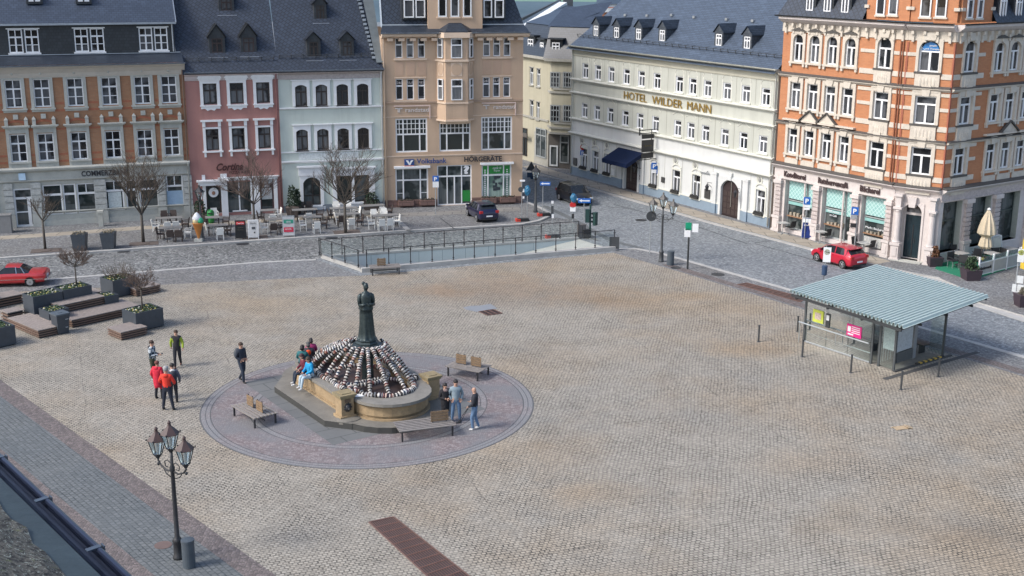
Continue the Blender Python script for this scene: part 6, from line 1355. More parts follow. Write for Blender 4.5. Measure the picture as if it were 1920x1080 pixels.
bench(G(796,815),radians(19),'slatted bench with one brown backrest in front of the fountain',2.2,1.1,((.25,.95),))
bench(G(878,704),radians(-28),'slatted bench with two narrow backrests, behind and right of the fountain',1.7,1.15,((-.6,-.1),(.15,.65)))
bench(G(722,513),radians(14),'slatted bench with a small backrest by the glass railing of the ramp',1.75,.9,((-.45,.05),))
# ================================================================ triple lamp posts and street lanterns
LRED=plain('red_brown_lamp_roof',(.06,.036,.033),.5,.2,4); LGL=clear('lantern_glass',(.9,.93,.93),.03,.05,.8)
def lanthead(par,c,s,roof):
    x,y,z=c; h=.5*s
    o=MB().lathe([(.30*s,.0),(.33*s,.02),(.26*s,.1*s),(.10*s,.26*s),(.07*s,.3*s),(.05*s,.36*s),(.07*s,.4*s),(0,.5*s)],(x,y,z+h),6).build('lamp_roof',roof,par)
    m=MB()
    for k_ in range(6): a=pi/3*k_; m.bar((x+.14*s*cos(a),y+.14*s*sin(a),z),(x+.28*s*cos(a),y+.28*s*sin(a),z+h),.022*s); m.ball((x+.34*s*cos(a),y+.34*s*sin(a),z+h+.06*s),.03*s,6,4)
    m.lathe([(.05*s,-.14*s),(.1*s,-.06*s),(.15*s,0),(.15*s,.02*s)],(x,y,z),8); m.build('lamp_cage',IRON,par)
    MB().lathe([(.13*s,.02),(.265*s,h-.01)],(x,y,z),6).build('lamp_glass',LGL,par); MB().lathe([(.03,.02),(.05,.1),(.05,.3),(.03,.36)],(x,y,z),8).build('lamp_bulb',plain('white_lamp_tube',(.6,.6,.58),.5),par)
def triple(p,base,H,rz,label,roof,arms=3):
    t=thing('street_lamp',label,'street lamp',p,rz,'three lantern lamp posts' if arms==3 else None); s=1.
    MB().lathe([(.17,0),(.17,.08),(.14,.12),(.13,.55),(.16,.6),(.11,.68),(.075,.75),(.06,H*.62),(.08,H*.63),(.08,H*.655),(.05,H*.67),(.045,H-1.0)],(0,0,0),12).build('post',base,t,smooth=True)
    zc=H-1.0
    lanthead(t,(0,0,zc+.02),.9,roof)
    for a in ((0,pi) if arms==3 else ()):
        c_,s_=cos(a),sin(a); R=.62; zz=zc-.42
        m=MB(); m.tube([(0,0,zz-.28),(c_*.25,s_*.25,zz-.32),(c_*.5,s_*.5,zz-.22),(c_*R,s_*R,zz-.08),(c_*R,s_*R,zz+.0)],.03,6).tube([(c_*.05,s_*.05,zz-.05),(c_*.2,s_*.2,zz+.02),(c_*.33,s_*.33,zz-.06),(c_*.3,s_*.3,zz-.2),(c_*.18,s_*.18,zz-.2)],.018,5).tube([(c_*.1,s_*.1,zz-.5),(c_*.3,s_*.3,zz-.42),(c_*.4,s_*.4,zz-.3)],.018,5).ball((c_*.62,s_*.62,zz-.2),.05,6,5)
        m.build('arm',base,t,smooth=True); lanthead(t,(c_*R,s_*R,zz+.1),.9,roof)
    return t
pN=G(335,1047); HN=ZH(pN,308,783); triple(pN,IRON,HN,radians(-35),'dark lamp post with three red-roofed lanterns by the near left path',LRED)
pF=G(1239.6,491); triple(pF,IRON2,ZH(pF,1244,357),radians(-25),'dark lamp post with three lanterns beside the road, behind the square',plain('grey_lamp_roof',(.08,.075,.07),.5))
def single(p,H,label):
    t=thing('street_lantern',label,'street lamp',p,0,'single lantern lamp posts'); MB().lathe([(.16,0),(.16,.1),(.12,.2),(.11,.8),(.07,.9),(.05,H*.8),(.06,H*.81),(.035,H-.95)],(0,0,0),10).build('post',IRON2,t,smooth=True); lanthead(t,(0,0,H-.93),1.,IRON); return t
p=G(1004,398,.1); single(p,ZH(p,1005,313),'tall single lantern post on the corner by the tan bank house'); p=G(379,448,.1); p.z=.1; single(p,ZH(p,379,350),'grey single lantern post beside the giant ice cream cone')
# ================================================================ posts, signs and street furniture
BLUE=plain('traffic_blue',(.01,.11,.42),.45,.06); REDS=plain('traffic_red',(.45,.02,.02),.45,.06); TARP=plain('blue_plastic_bag',(.02,.13,.24),.4,.3,6,.6); DKGREEN=plain('dark_green_metal',(.015,.05,.045),.5); LGREEN=plain('stop_green',(.0,.25,.13),.5); DSG=plain('dark_sign_back',(.05,.055,.06),.5)
def camrz(p): return atan2(p.y-CAM.y,p.x-CAM.x)-pi/2
def signpost(px,py,topy,label,els,z=0.,r=.03,mat=None,rz=None,topx=None,name='sign_post',cat='sign',group=None):
    """els: (kind, centre pixel x, y, width, height, material, text) placed on the post at the measured height"""
    p=G(px,py,z); p.z=z; R=camrz(p) if rz is None else rz
    t=thing(name,label,cat,p,R,group); H=ZH(p,px,topy)-z
    MB().tube([(0,0,0),(0,0,H)],r,8).build('post',mat or GALV,t)
    for e in els:
        k_,ex,ey,w,h,mt=e[:6]; Z=ZH(p,ex,ey)-z; D=(p-CAM).length; X=(ex-px)*D/FP*1.02
        y0=-.05
        if k_=='box': MB().cbox((X,y0,Z),(w,.03,h)).build('sign_panel',mt,t)
        elif k_=='disc': MB().ext([(X+w/2*cos(2*pi*i/20),Z+w/2*sin(2*pi*i/20)) for i in range(20)],y0-.015,y0+.015).build('sign_disc',mt,t)
        elif k_=='tri': MB().ext([(X-w/2,Z-h/2),(X+w/2,Z-h/2),(X,Z+h/2)],y0-.015,y0+.015).build('sign_panel',mt,t)
        elif k_=='arrow':
            MB().cbox((X,y0,Z),(w,.03,h)).build('sign_panel',BLUE,t)
            MB().ext([(X-w*.44,Z),(X-w*.2,Z+h*.36),(X-w*.2,Z+h*.14),(X+w*.42,Z+h*.14),(X+w*.42,Z-h*.14),(X-w*.2,Z-h*.14),(X-w*.2,Z-h*.36)],y0-.022,y0-.016).build('arrow',WHITE,t)
        elif k_=='bag':
            m=MB(); rr=random.Random(int(ex)); vs=[];n=12;mm=9
            for i in range(mm+1):
                th=pi*i/mm
                for j in range(n): a=2*pi*j/n; q=1+rr.uniform(-.16,.16); vs.append((X+w/2*.85*sin(th)*cos(a)*q,y0+.16*sin(th)*sin(a)*q,Z-h/2*cos(th)*(1+rr.uniform(-.08,.08))))
            m.add(vs,[(i*n+j,i*n+(j+1)%n,(i+1)*n+(j+1)%n,(i+1)*n+j) for i in range(mm) for j in range(n)]); m.build('plastic_bag',TARP,t)
        if len(e)>6 and e[6]: signtext(None,t,e[6],X-w*.26,X+w*.26,Z-h*.3,h*.6,WHITE if mt is not WHITE else DKTXT,y0-.02,name='sign_letter',bold=.03)
    return t
signpost(817,402,331,'blue parking sign on a post in front of the bank entrance',[('box',817.5,335,.42,.42,BLUE,'P'),('box',817.5,343,.42,.24,WHITE),('box',817.5,348.5,.42,.2,WHITE)],.1)
signpost(997,338,304,'sign post seen from behind, triangle on top, in the side street',[('tri',996,311,.85,.75,DSG),('box',994,328,.5,.4,plain('dark_blue_back',(.02,.05,.1),.5)),('box',999,333,.4,.25,MATS['dark_blue_back'])],.0)
signpost(1017.5,401,341,'blue one-way sign with white arrow on a post near the bank corner',[('arrow',1021.5,344,.72,.26,BLUE)],.1,.025)
signpost(978,411,337,'thin post with dark signs seen edge-on beside the bank corner',[('box',979,338.5,.35,.12,WHITE),('disc',976,355,.35,0,DSG),('box',981,357,.12,.22,WHITE),('box',981,370,.12,.15,WHITE)],.1,.025)
signpost(988.5,412,348,'post with a sign wrapped in a blue plastic bag beside the bank corner',[('bag',988.5,357,.5,.7,TARP)],.1,.025)
signpost(1035,441,377,'thin post with grey boxes standing in the old road, white cap on top',[('box',1035,379,.14,.18,WHITE),('box',1035,393,.16,.5,DSG),('box',1036,405,.14,.25,WHITE)],0,.022)
signpost(1073,447,375,'post with a blue-wrapped sign above a red and white prohibition sign, by the ramp',[('bag',1074,371,.5,.6,TARP),('disc',1073,384,.4,0,REDS),('box',1073,392,.36,.3,WHITE),('box',1073.5,405,.16,.3,BLACK)],0,.028)
signpost(1094,438,371,'blue one-way sign with white arrow on a post next to the traffic light',[('arrow',1094.5,376,.82,.3,BLUE)],0,.028)
signpost(1151.7,469,443,'two dark boards on a short post at the right end of the ramp railing',[('box',1147.5,455,.34,.75,DSG),('box',1156,455,.3,.75,DSG)],0,.04,IRON)
signpost(1218,476,398,'round dark sign seen from behind on a tall grey post beside the far lamp',[('disc',1219,405,.62,0,plain('dark_sign_disc',(.03,.035,.04),.5))],0,.03)
signpost(1289,505,417,'black post with green and white panels at the kerb on the right of the square',[('box',1287.5,424,.34,.45,LGREEN),('box',1286,436,.34,.5,WHITE),('box',1300,427,.34,.5,WHITE)],0,.055,plain('black_post',(.025,.028,.03),.5))
signpost(1099,331,268,'no-stopping and parking signs on a post at the left end of the hotel',[('disc',1092.5,276,.48,0,REDS),('box',1091.5,286.5,.38,.42,BLUE,'P'),('box',1091.5,292,.3,.16,WHITE)],.1,.025)
signpost(1234,369,300,'two parking signs on a post under the hotel sign boards',[('box',1225.5,311,.48,.5,BLUE,'P'),('box',1234.5,320,.42,.5,BLUE,'P'),('box',1225,321,.4,.25,WHITE),('box',1234,327,.34,.2,WHITE)],.1,.025)
signpost(1508,448,370,'parking sign on a post before the first bakery window',[('box',1508.5,376,.42,.48,BLUE,'P'),('box',1509,386,.36,.14,WHITE),('box',1509,391,.36,.14,WHITE)],.1,.025)
signpost(1601,478,388,'parking sign and a leaning white pole before the third bakery window',[('box',1597,395,.42,.48,BLUE,'P'),('box',1596,406,.36,.3,GALV),('box',1596,422,.34,.26,BLACK)],.1,.035)
YG=plain('yellow_green_stop_disc',(.45,.5,.08),.5)
signpost(1545,527,462,'bus stop sign with a yellow and green disc beside the shelter roof',[('box',1547,477,.42,.85,WHITE),('disc',1547,472,.32,0,YG,'H')],0,.03)
o=thing('litter_bin','small blue litter bin on the bus stop post by the road','bin',G(1544.5,527)); MB().lathe([(.12,.35),(.15,.4),(.16,.85),(.17,.88),(.1,.92)],(0,0,0),12).build('bin_body',plain('dark_blue_bin',(.03,.06,.12),.45),o); MB().box(-.02,.02,-.02,.02,0,.4).build('bin_post',IRON,o)
signpost(1900,573,462,'tall bus stop post with white timetables at the right edge of the picture',[('box',1904,478,.38,.7,WHITED),('disc',1903,472,.3,0,YG,'H'),('box',1912,486,.22,.35,REDS),('box',1906,523,.32,.4,WHITED),('box',1898,539,.2,.4,WHITED),('box',1908,540,.32,.4,WHITED),('box',1901,550,.22,.22,WHITE)],0,.035)
def feet(px,py,label):
    o=thing('rubber_block',label,'sign base',G(px,py,.1 if py<430 else 0),radians(12),'red and black recycled plastic sign feet')
    MB().box(-.42,.42,-.2,.2,0,.1).box(-.38,.38,-.18,.18,.1,.2).build('foot_block',BLACK,o); MB().box(-.5,-.2,-.205,.205,0.01,.09).box(-.5,-.2,-.19,.19,.11,.19).build('red_end',plain('signal_red_plastic',(.55,.05,.03),.5),o)
feet(980.5,414.5,'red and black sign foot holding the wrapped sign by the bank corner'); feet(1021,404.5,'red and black sign foot under the one-way sign by the bank corner'); feet(1037,446,'red and black sign foot standing in the old road by the ramp railing')
# traffic light
p=G(1106,445); t=thing('traffic_light','dark green traffic light with two signal heads facing away, beside the ramp','traffic light',p,0)
H=ZH(p,1106,383); MB().tube([(0,0,0),(0,0,H)],.06,10).lathe([(.09,0),(.09,.5),(.06,.55)],(0,0,0),10).build('post',DKGREEN,t)
for x,y,zz,rz in((-.2,-.05,H-.75,0),(.32,.0,H-.95,.8)):
    h=MB().cbox((0,0,.0),(.26,.2,.85)).build('signal_head',DKGREEN,t,loc=(x,y,zz)); h.rotation_euler[2]=rz; m=MB()
    for j in range(3):
        n=10; v=[(.1*cos(pi*a/n),y_,(j-1)*.27+.1*sin(pi*a/n)) for y_ in(.1,.28) for a in range(n+1)]; m.add(v,[(a,a+1,n+2+a,n+1+a) for a in range(n)])
    m.build('signal_hood',BLACK,h)
MB().bar((0,0,H-.6),(.32,0,H-.75),.04).bar((0,0,H-1.1),(.32,0,H-1.1),.04).build('bracket',DKGREEN,t)
def cabinet(px,py,w,d,h,mat,label,rz=.35,name='utility_cabinet'):
    o=thing(name,label,'cabinet',G(px,py),rz); MB().box(-w/2,w/2,-d/2,d/2,.06,h).box(-w/2+.03,w/2-.03,-d/2+.03,d/2-.03,0,.06).build('body',mat,o); MB().box(-w/2-.03,w/2+.03,-d/2-.03,d/2+.03,h,h+.05).build('lid',mat,o); MB().box(-.01,.01,-d/2-.012,-d/2,.1,h-.05).build('door_seam',BLACK,o); return o
cabinet(1090,446,.5,.3,.85,plain('grey_brown_cabinet',(.13,.12,.115),.6),'grey control cabinet at the end of the ramp railing'); cabinet(1099,446,.42,.35,.5,BLACK,'low black cabinet between the grey cabinet and the traffic light')
# bins
def roundbin(px,py,topy,r,label,mat):
    p=G(px,py); H=ZH(p,px,topy); o=thing('round_bin',label,'bin',p,0,'round grey litter bins'); MB().lathe([(r,0.02),(r,H-.1),(r*1.02,H-.08)],(0,0,0),20).build('bin_body',mat,o,smooth=False); MB().lathe([(r*1.05,H-.1),(r*1.05,H-.02),(r*.5,H),(0,H)],(0,0,0),20).build('lid',mat,o)
roundbin(355,1063,1010,.19,'grey cylindrical litter bin beside the near lamp post',plain('slate_grey_bin',(.06,.075,.09),.5)); roundbin(1257,497,470,.21,'grey cylindrical litter bin beside the far lamp post',MATS['slate_grey_bin'])
# bollards
for px,py,ty,lab in((1422,641,609,'lone thin bollard on the open square left of the shelter'),(1495,622,592,'thin bollard behind the left end of the shelter'),(1504,669,636,'thin bollard at the left front corner of the shelter'),(1595,699,664,'thin bollard in front of the shelter glass wall'),(1689,731,695,'thin bollard in front of the striped kerb, nearest of all'),(1759,707,671,'thin bollard at the right end of the striped kerb')):
    p=G(px,py); o=thing('bollard',lab,'bollard',p,0,'thin grey bollards around the shelter'); h=ZH(p,px,ty); MB().lathe([(.045,0),(.045,h-.05),(.055,h-.04),(.055,h-.01),(.04,h)],(0,0,0),10).build('post',IRON2,o); MB().lathe([(.09,0),(.08,.02),(.045,.025)],(0,0,0),10).build('base_ring',IRON2,o)
# manhole covers and grates, patch, cardboard
def manhole(px,py,r,label,z=.01,pale=True,gr='round manhole covers'):
    p=G(px,py); p.z=z; o=thing('manhole_cover',label,'manhole cover',p,0,gr); MB().lathe([(r,0),(r,.008),(r*.78,.008)],(0,0,0),24).build('ring',IRON if pale!='r' else plain('rust_brown_cover',(.13,.09,.08),.8),o); MB().lathe([(r*.78,.005),(0,.005)],(0,0,0),24).build('cover',plain('rust_brown_cover',(.13,.09,.08),.8) if pale=='r' else plain('pale_concrete_cover',(.30,.30,.28),.8) if pale else IRON if pale!='r' else IRON,o)
manhole(1346,515,.38,'pale round manhole cover on the path by the road, right side',.014); manhole(1202,413,.4,'round manhole cover in the middle of the right-hand road',.006); manhole(1267,502.5,.3,'dark round manhole cover near the far lamp post',.014,False)
manhole(232,471,.4,'round manhole cover in the old road near the two tall planters',.008); manhole(455,457.5,.4,'round manhole cover in the old road before the red and black board',.008); manhole(622,446.5,.4,'round manhole cover in the old road left of the ramp',.008); manhole(306,1023,.27,'rusty round cover in the path left of the near lamp post',.016,'r')
RUST=plain('rusty_brown_steel',(.15,.085,.07),.7,.25,5)
def grate(name,label,corners,nl,ns,z=.012,mat=RUST,bars=12):
    P=[G(x,y) for x,y in corners]; c=sum(P,Vector((0,0,0)))/4; o=thing(name,label,'grate',Vector((c.x,c.y,z))); P=[p-c for p in P]
    def q(u,v): a=P[0].lerp(P[1],u); b=P[3].lerp(P[2],u); return a.lerp(b,v)
    MB().add([q(0,0),q(1,0),q(1,1),q(0,1)],[(0,1,2,3)]).build('pit',BLACK,o,loc=(0,0,-.004))
    m=MB(); e=Vector((0,0,.012))
    for i in range(nl+1): m.bar(q(i/nl,0)+e,q(i/nl,1)+e,.05,.02)
    for v in(0,1): m.bar(q(0,v)+e,q(1,v)+e,.05,.02)
    m.build('frame',mat,o)
    m=MB(); 
    for i in range(nl):
        for j in range(1,bars): m.bar(q((i+.08)/nl,j/bars)+e*.8,q((i+.92)/nl,j/bars)+e*.8,.022,.012)
    m.build('grate_bars',mat,o); return o
grate('drain_grate','long rusty brown drainage grate in the foreground paving',[(692,980),(852,1128),(910,1105),(738,970)],13,9)
grate('tree_grate','row of brown steel grates along the path by the road, left of the shelter',[(1383,534),(1500,567),(1512,560),(1400,531)],11,6,.016,RUST,6)
grate('small_grate','small rusty square grate set in the paving behind the fountain',[(898,585),(925,581),(942,588),(914,592)],3,3,.014,RUST,5)
sheet('asphalt_patch',[(868,577),(880,574),(902,573),(920,570),(933,579),(915,581),(893,585),(874,581)],.012,plain('grey_asphalt_patch',(.20,.215,.235),.85,.12,3,.3))
m=MB(); pc=G(1688,803); m.cbox((0,0,.02),(.5,.34,.015),.3).cbox((.35,.06,.045),(.3,.3,.012),.3,None,Matrix.Rotation(.3,3,'Y')@Matrix.Rotation(.4,3,'Z')).bar((-.35,0,.02),(-.2,.1,.03),.04,.02)
tag(m.build('cardboard_piece',plain('tan_cardboard',(.40,.30,.19),.8,.2,5),loc=pc),'crumpled tan cardboard lying on the paving at the right','cardboard')
# ================================================================ cars
CGL=plain('car_window_glass',(.015,.018,.022),.05,.05); CHR=plain('chrome_trim',(.55,.56,.57),.2,.05,4,0,.8); TYRE=plain('black_tyre',(.018,.018,.019),.8,.1); ALU=plain('alloy_rim',(.42,.43,.44),.3,.08,4,0,.6)
def paint(n,c): return plain(n,c,.28,.05,2.,0,.25,coat=.8)
def car(name,label,cat,px,py,heading,col,L,Wd,st,wheels,wr,kit,px_is_center=True,z=0.):
    """st: stations (x, bottom, belt height, top height, half width at belt, half width at top); cabin where top>belt"""
    p=G(px,py,z); p.z=z; c=thing(name,label,cat,p,heading)
    sec=[]; 
    for x,zb,zl,zt,w,wt in st:
        sec.append([(x,0,zb),(x,w*.86,zb),(x,w*.97,zb+.1),(x,w,(zb+zl)/2+.02),(x,w*.965,zl-.06),(x,w*.93,zl),(x,wt+.0,zt-.035),(x,wt*.82,zt),(x,0,zt+.015)])
    k=9; m=MB(); g=MB()
    def side(s):
        v=[(x,y*s,z_) for S in sec for x,y,z_ in S]; f=[];fg=[]
        for i in range(len(sec)-1):
            for j in range(k-1):
                q=(i*k+j,i*k+j+1,(i+1)*k+j+1,(i+1)*k+j); q=q[::-1] if s>0 else q
                h0=st[i][3]-st[i][2]; h1=st[i+1][3]-st[i+1][2]; cab=h0>.05 or h1>.05
                if j==5 and cab and (i in kit['sideglass']): fg.append(q)
                elif j>=6 and (i in kit['endglass']): fg.append(q)
                else: f.append(q)
        for e,rev in((0,False),(len(sec)-1,True)):
            q=tuple(e*k+j for j in range(k)); q=q if (rev)==(s>0) else q[::-1]; f.append(q)
        m.add(v,f); g.add(v,fg)
    side(1);side(-1)
    def clean(M):
        used=sorted({i for f in M.f for i in f}); mp={o:n for n,o in enumerate(used)}; M.v=[M.v[i] for i in used]; M.f=[[mp[i] for i in f] for f in M.f]; return M
    b=clean(m).build('body',col,c); me=b.data; bm=bmesh.new(); bm.from_mesh(me); bmesh.ops.remove_doubles(bm,verts=bm.verts,dist=.002); bmesh.ops.recalc_face_normals(bm,faces=bm.faces)
    for f in bm.faces: f.smooth=True
    bm.to_mesh(me); bm.free(); me.set_sharp_from_angle(angle=radians(32))
    g=clean(g); go=g.build('window_glass',CGL,c); 
    # pillars
    pl=MB()
    for x,wi,tilt in kit['pillars']:
        zl=kit['belt'](x); 
        for s in(-1,1): pl.bar((x,s*(Wd/2*.935+.004),zl),(x+tilt,s*(kit['wt']+.01),kit['top']-.03),wi,.02)
    pl.build('pillar',kit.get('pillarmat',col),c)
    # wheels
    wm=cached(('wh',wr,kit['rim']),lambda:MB().tube([(0,-.1,0),(0,-.085,0)],[wr-.03,wr],22).tube([(0,-.085,0),(0,.1,0)],wr,22).mesh('tyre',TYRE))
    def rim():
        r=MB(); R=wr*.68; r.tube([(0,-.118,0),(0,-.10,0)],R*1.0,20,1); ns=kit['rim']
        if ns: 
            for i in range(ns): a=2*pi*i/ns; r.bar((0,-.128,0),(R*.97*cos(a),-.122,R*.97*sin(a)),.075,.02,0)
            r.tube([(0,-.13,0),(0,-.118,0)],R*.2,10,0)
            n=20
            for i in range(n): a=2*pi*i/n; b_=2*pi*(i+1)/n; r.bar((R*.97*cos(a),-.122,R*.97*sin(a)),(R*.97*cos(b_),-.122,R*.97*sin(b_)),.03,.02,0)
        else: r.tube([(0,-.126,0),(0,-.118,0)],R*.92,16,0); r.tube([(0,-.132,0),(0,-.126,0)],R*.35,12,1)
        return r.mesh('rim',[ALU,BLACK if ns else plain('grey_hub',(.2,.2,.2),.4)])
    rm=cached(('rim',wr,kit['rim']),rim)
    for x in wheels:
        for s in(-1,1):
            o=inst('wheel',wm,c,loc=(x,s*(Wd/2-.115),wr),rz=0 if s<0 else pi); inst('rim',rm,o,loc=(0,0,0))
            n=14; a_=MB()
            R0,R1=wr+.02,wr+.06
            v=[(x+R*cos(pi*i/n),s*(Wd/2-.005+.0)+(.0 if R==R1 else .006*s),wr+R*sin(pi*i/n)) for R in(R0-.0,R1) for i in range(n+1)]
            a_.add(v,[(i,i+1,n+2+i,n+1+i) for i in range(n)]); a_.add(v,[(i,i+1,n+2+i,n+1+i)[::-1] for i in range(n)])
            # dark wheel well
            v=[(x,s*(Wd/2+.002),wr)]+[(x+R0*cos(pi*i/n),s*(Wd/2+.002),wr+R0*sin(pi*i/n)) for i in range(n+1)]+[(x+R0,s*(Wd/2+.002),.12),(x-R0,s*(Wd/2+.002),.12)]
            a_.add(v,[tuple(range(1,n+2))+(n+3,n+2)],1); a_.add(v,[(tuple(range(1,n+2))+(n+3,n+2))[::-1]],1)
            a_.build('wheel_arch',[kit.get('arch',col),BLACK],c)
    for a in kit['parts']:
        nm,mt,boxes=a[0],a[1],a[2:]
        for bx in boxes: MB().box(*bx).build(nm,mt,c)
    return c
HWB=.88
def hatch(name,label,px,py,heading,col,L=4.1,W=1.78,H=1.5,rim=5,dark=False,mpv=False,z=0.):
    h=W/2; f=L/2
    if mpv:
        st=[(-f,.42,.9,.92,h*.8,h*.75),(-f+.08,.3,1.0,1.05,h*.93,h*.86),(-f+.22,.25,1.02,1.42,h*.98,h*.76),(-f+.5,.22,1.02,H,h,h*.77),(-.3,.2,1.0,H+.03,h,h*.79),(.45,.2,.98,H-.03,h,h*.77),(.8,.2,.97,1.3,h,h*.8),(1.25,.2,.95,1.0,h*.99,h*.86),(1.7,.22,.86,.9,h*.97,h*.84),(f-.15,.28,.72,.76,h*.88,h*.74),(f,.35,.6,.63,h*.7,h*.62)]
        side=[2,3,4,5,6]; end=[2-1,5,6]; pil=[(-f+.55,.1,.05),(-.45,.08,0),(.45,.07,0),(1.15,.06,-.5)]
    else:
        st=[(-f,.42,.82,.84,h*.8,h*.72),(-f+.07,.3,.94,.97,h*.92,h*.82),(-f+.2,.25,.97,1.08,h*.97,h*.8),(-f+.55,.22,.97,H-.08,h,h*.74),(-f+1.1,.2,.96,H,h,h*.76),(.1,.2,.94,H,h,h*.77),(.5,.2,.93,H-.12,h,h*.78),(1.1,.2,.92,.96,h*.99,h*.86),(1.55,.22,.86,.9,h*.97,h*.84),(f-.15,.28,.7,.75,h*.88,h*.74),(f,.35,.58,.62,h*.7,h*.62)]
        side=[3,4,5,6]; end=[2,6]; pil=[(-f+.62,.16,.1),(-.45,.07,.0),(1.0,.06,-.55)]
        end=[2,6]
    kit=dict(sideglass=side,endglass=end,pillars=pil,belt=lambda x:.955,wt=h*.765,top=H,rim=rim,
      parts=[('tail_light',REDS,(-f+.0,-f+.14,-h*.94,-h*.62,.78,.98),(-f+.0,-f+.14,h*.62,h*.94,.78,.98)),('headlight',plain('clear_headlight',(.6,.62,.64),.15),(f-.3,f-.06,-h*.86,-h*.52,.6,.74),(f-.3,f-.06,h*.52,h*.86,.6,.74)),
      ('number_plate',WHITE,(-f-.02,-f+.03,-.26,.26,.5,.61),(f-.05,f+.02,-.26,.26,.36,.46)),('bumper_insert',BLACK,(-f-.015,-f+.1,-h*.72,h*.72,.26,.38),(f-.1,f+.012,-h*.55,h*.55,.3,.5)),
      ('door_mirror',col,(.82,1.0,-h-.17,-h+.02,.95,1.08),(.82,1.0,h-.02,h+.17,.95,1.08)),('door_handle',col,(-.35,-.2,-h-.025,-h,.84,.88),(-.35,-.2,h,h+.025,.84,.88)),('roof_spoiler',col,(-f+.35,-f+.62,-h*.66,h*.66,H-.07,H-.03)),('door_seam',BLACK,(-.42,-.405,-h-.003,-h+.01,.3,.93),(.6,.615,-h-.003,-h+.01,.3,.93))])
    return car(name,label,'car',px,py,heading,col,L,W,st,(-f+.78,f-.82),.32,kit,z=z)
NAVYP=paint('navy_car_paint',(.010,.012,.045)); BLKP=paint('black_car_paint',(.014,.015,.02)); REDP=paint('red_car_paint',(.48,.012,.035)); RED2=paint('tomato_red_paint',(.50,.03,.035))
hatch('hatchback_car','dark navy hatchback parked with its tail to the square before the tan bank house',903,409,radians(110),NAVYP,4.0,1.72,1.46,5,z=.1).scale=(.84,)*3
hatch('compact_van_car','black compact people carrier driving towards the square beside the hotel pavement',1077,379,radians(-66),BLKP,4.2,1.78,1.6,0,mpv=True).scale=(.84,)*3
hatch('hatchback_car','bright red hatchback parked at the kerb in front of the bakery windows',1571,494,radians(-59+180),REDP,4.1,1.8,1.46,5).scale=(.83,)*3
# old coupe at the left edge
h=.88;f=2.36
st=[(-f,.42,.78,.8,h*.9,h*.8),(-f+.1,.3,.86,.88,h*.97,h*.86),(-f+.55,.26,.9,.93,h,h*.86),(-f+1.0,.24,.9,.96,h,h*.84),(-f+1.55,.24,.9,1.27,h,h*.7),(-f+1.9,.24,.9,1.32,h,h*.72),(.1,.24,.9,1.32,h,h*.73),(.75,.24,.88,.93,h,h*.84),(1.3,.25,.86,.9,h,h*.86),(f-.12,.3,.8,.82,h*.97,h*.84),(f,.4,.7,.72,h*.92,h*.8)]
kit=dict(sideglass=[3,4,5,6],endglass=[3,6],pillars=[(-f+1.25,.05,.25),(-f+1.75,.05,.06),(.66,.06,-.5)],belt=lambda x:.9,wt=h*.72,top=1.32,rim=0,pillarmat=CHR,arch=RED2,
 parts=[('bumper',CHR,(-f-.1,-f+.05,-h*.96,h*.96,.42,.52),(f-.05,f+.1,-h*.96,h*.96,.42,.52)),('chrome_strip',CHR,(-f+.1,f-.2,-h-.01,-h+.0,.5,.525),(-f+1.2,.7,-h*.95-.0,-h*.93,.9,.93),(-f+.1,f-.2,h,h+.01,.5,.525)),('tail_light',REDS,(-f-.01,-f+.05,-h*.9,-h*.5,.6,.74),(-f-.01,-f+.05,h*.5,h*.9,.6,.74)),('door_handle',CHR,(-.35,-.18,-h-.025,-h,.76,.79)),('number_plate',WHITE,(-f-.02,-f+.01,-.26,.26,.55,.66))])
car('vintage_coupe_car','red vintage coupe with chrome window frames, cut off by the left edge of the picture','car',20,533,radians(189),RED2,4.72,1.76,st,(-f+.95,f-.85),.32,kit).scale=(.84,)*3
# ================================================================ trees
BARK=plain('grey_brown_bark',(.075,.065,.055),.9,.3,9,.4); TWIG=plain('brown_twigs',(.085,.066,.05),.9,.25,12); TWIGR=plain('reddish_twigs',(.11,.08,.066),.9,.25,12)
def bare_tree(name,label,p,H,hb,R,seed,twmat,nb=9,grp='bare pavement trees',dens=1.,r0=.09,par=None,lean=0.,squash=1.):
    t=thing(name,label,'tree',p,0,grp); rr=random.Random(seed); T=MB(); C=MB()
    T.tube([(0,0,0),(lean*.3,0,hb*.5),(lean,0,hb)],[r0*1.25,r0,r0*.85],9)
    def br(a,d,L,r,lv):
        n=3; pts=[a]; q=Vector(d)
        for i in range(n): q=(q+Vector((rr.uniform(-.2,.2),rr.uniform(-.2,.2),rr.uniform(-.06,.16)))).normalized(); pts.append(pts[-1]+q*(L/n))
        (T if lv==0 else C).tube(pts,[r,r*.85,r*.65,r*.45],5 if lv<2 else 3,cap=False)
        if lv>=3: return
        m=[int(4*dens)+1,int(3.5*dens)+1,4][lv]
        for i in range(m):
            f=rr.uniform(.35,1.); a2=pts[0].lerp(pts[-1],f) if lv>1 else pts[min(3,int(f*3)+0)].lerp(pts[min(3,int(f*3)+1)],f*3-int(f*3)) if f<1 else pts[-1]
            d2=(q+Vector((rr.uniform(-.9,.9),rr.uniform(-.9,.9),rr.uniform(-.35,.6)))).normalized(); br(a2,d2,L*rr.uniform(.45,.72),max(.0075,r*.5),lv+1)
    for i in range(nb):
        a=2*pi*i/nb+rr.uniform(-.3,.3); e=rr.uniform(.25,1.3); d=Vector((cos(a)*cos(e),sin(a)*cos(e),sin(e)*squash)).normalized()
        L=R*.75 if squash>=1 else R*.8
        br(Vector((lean,0,hb*rr.uniform(.88,1.))),d,min(L*(1+.3*sin(e)),H-hb) if squash>=1 else L,r0*.5,0)
    T.build('trunk',BARK,t,smooth=True); C.build('crown',twmat,t); return t
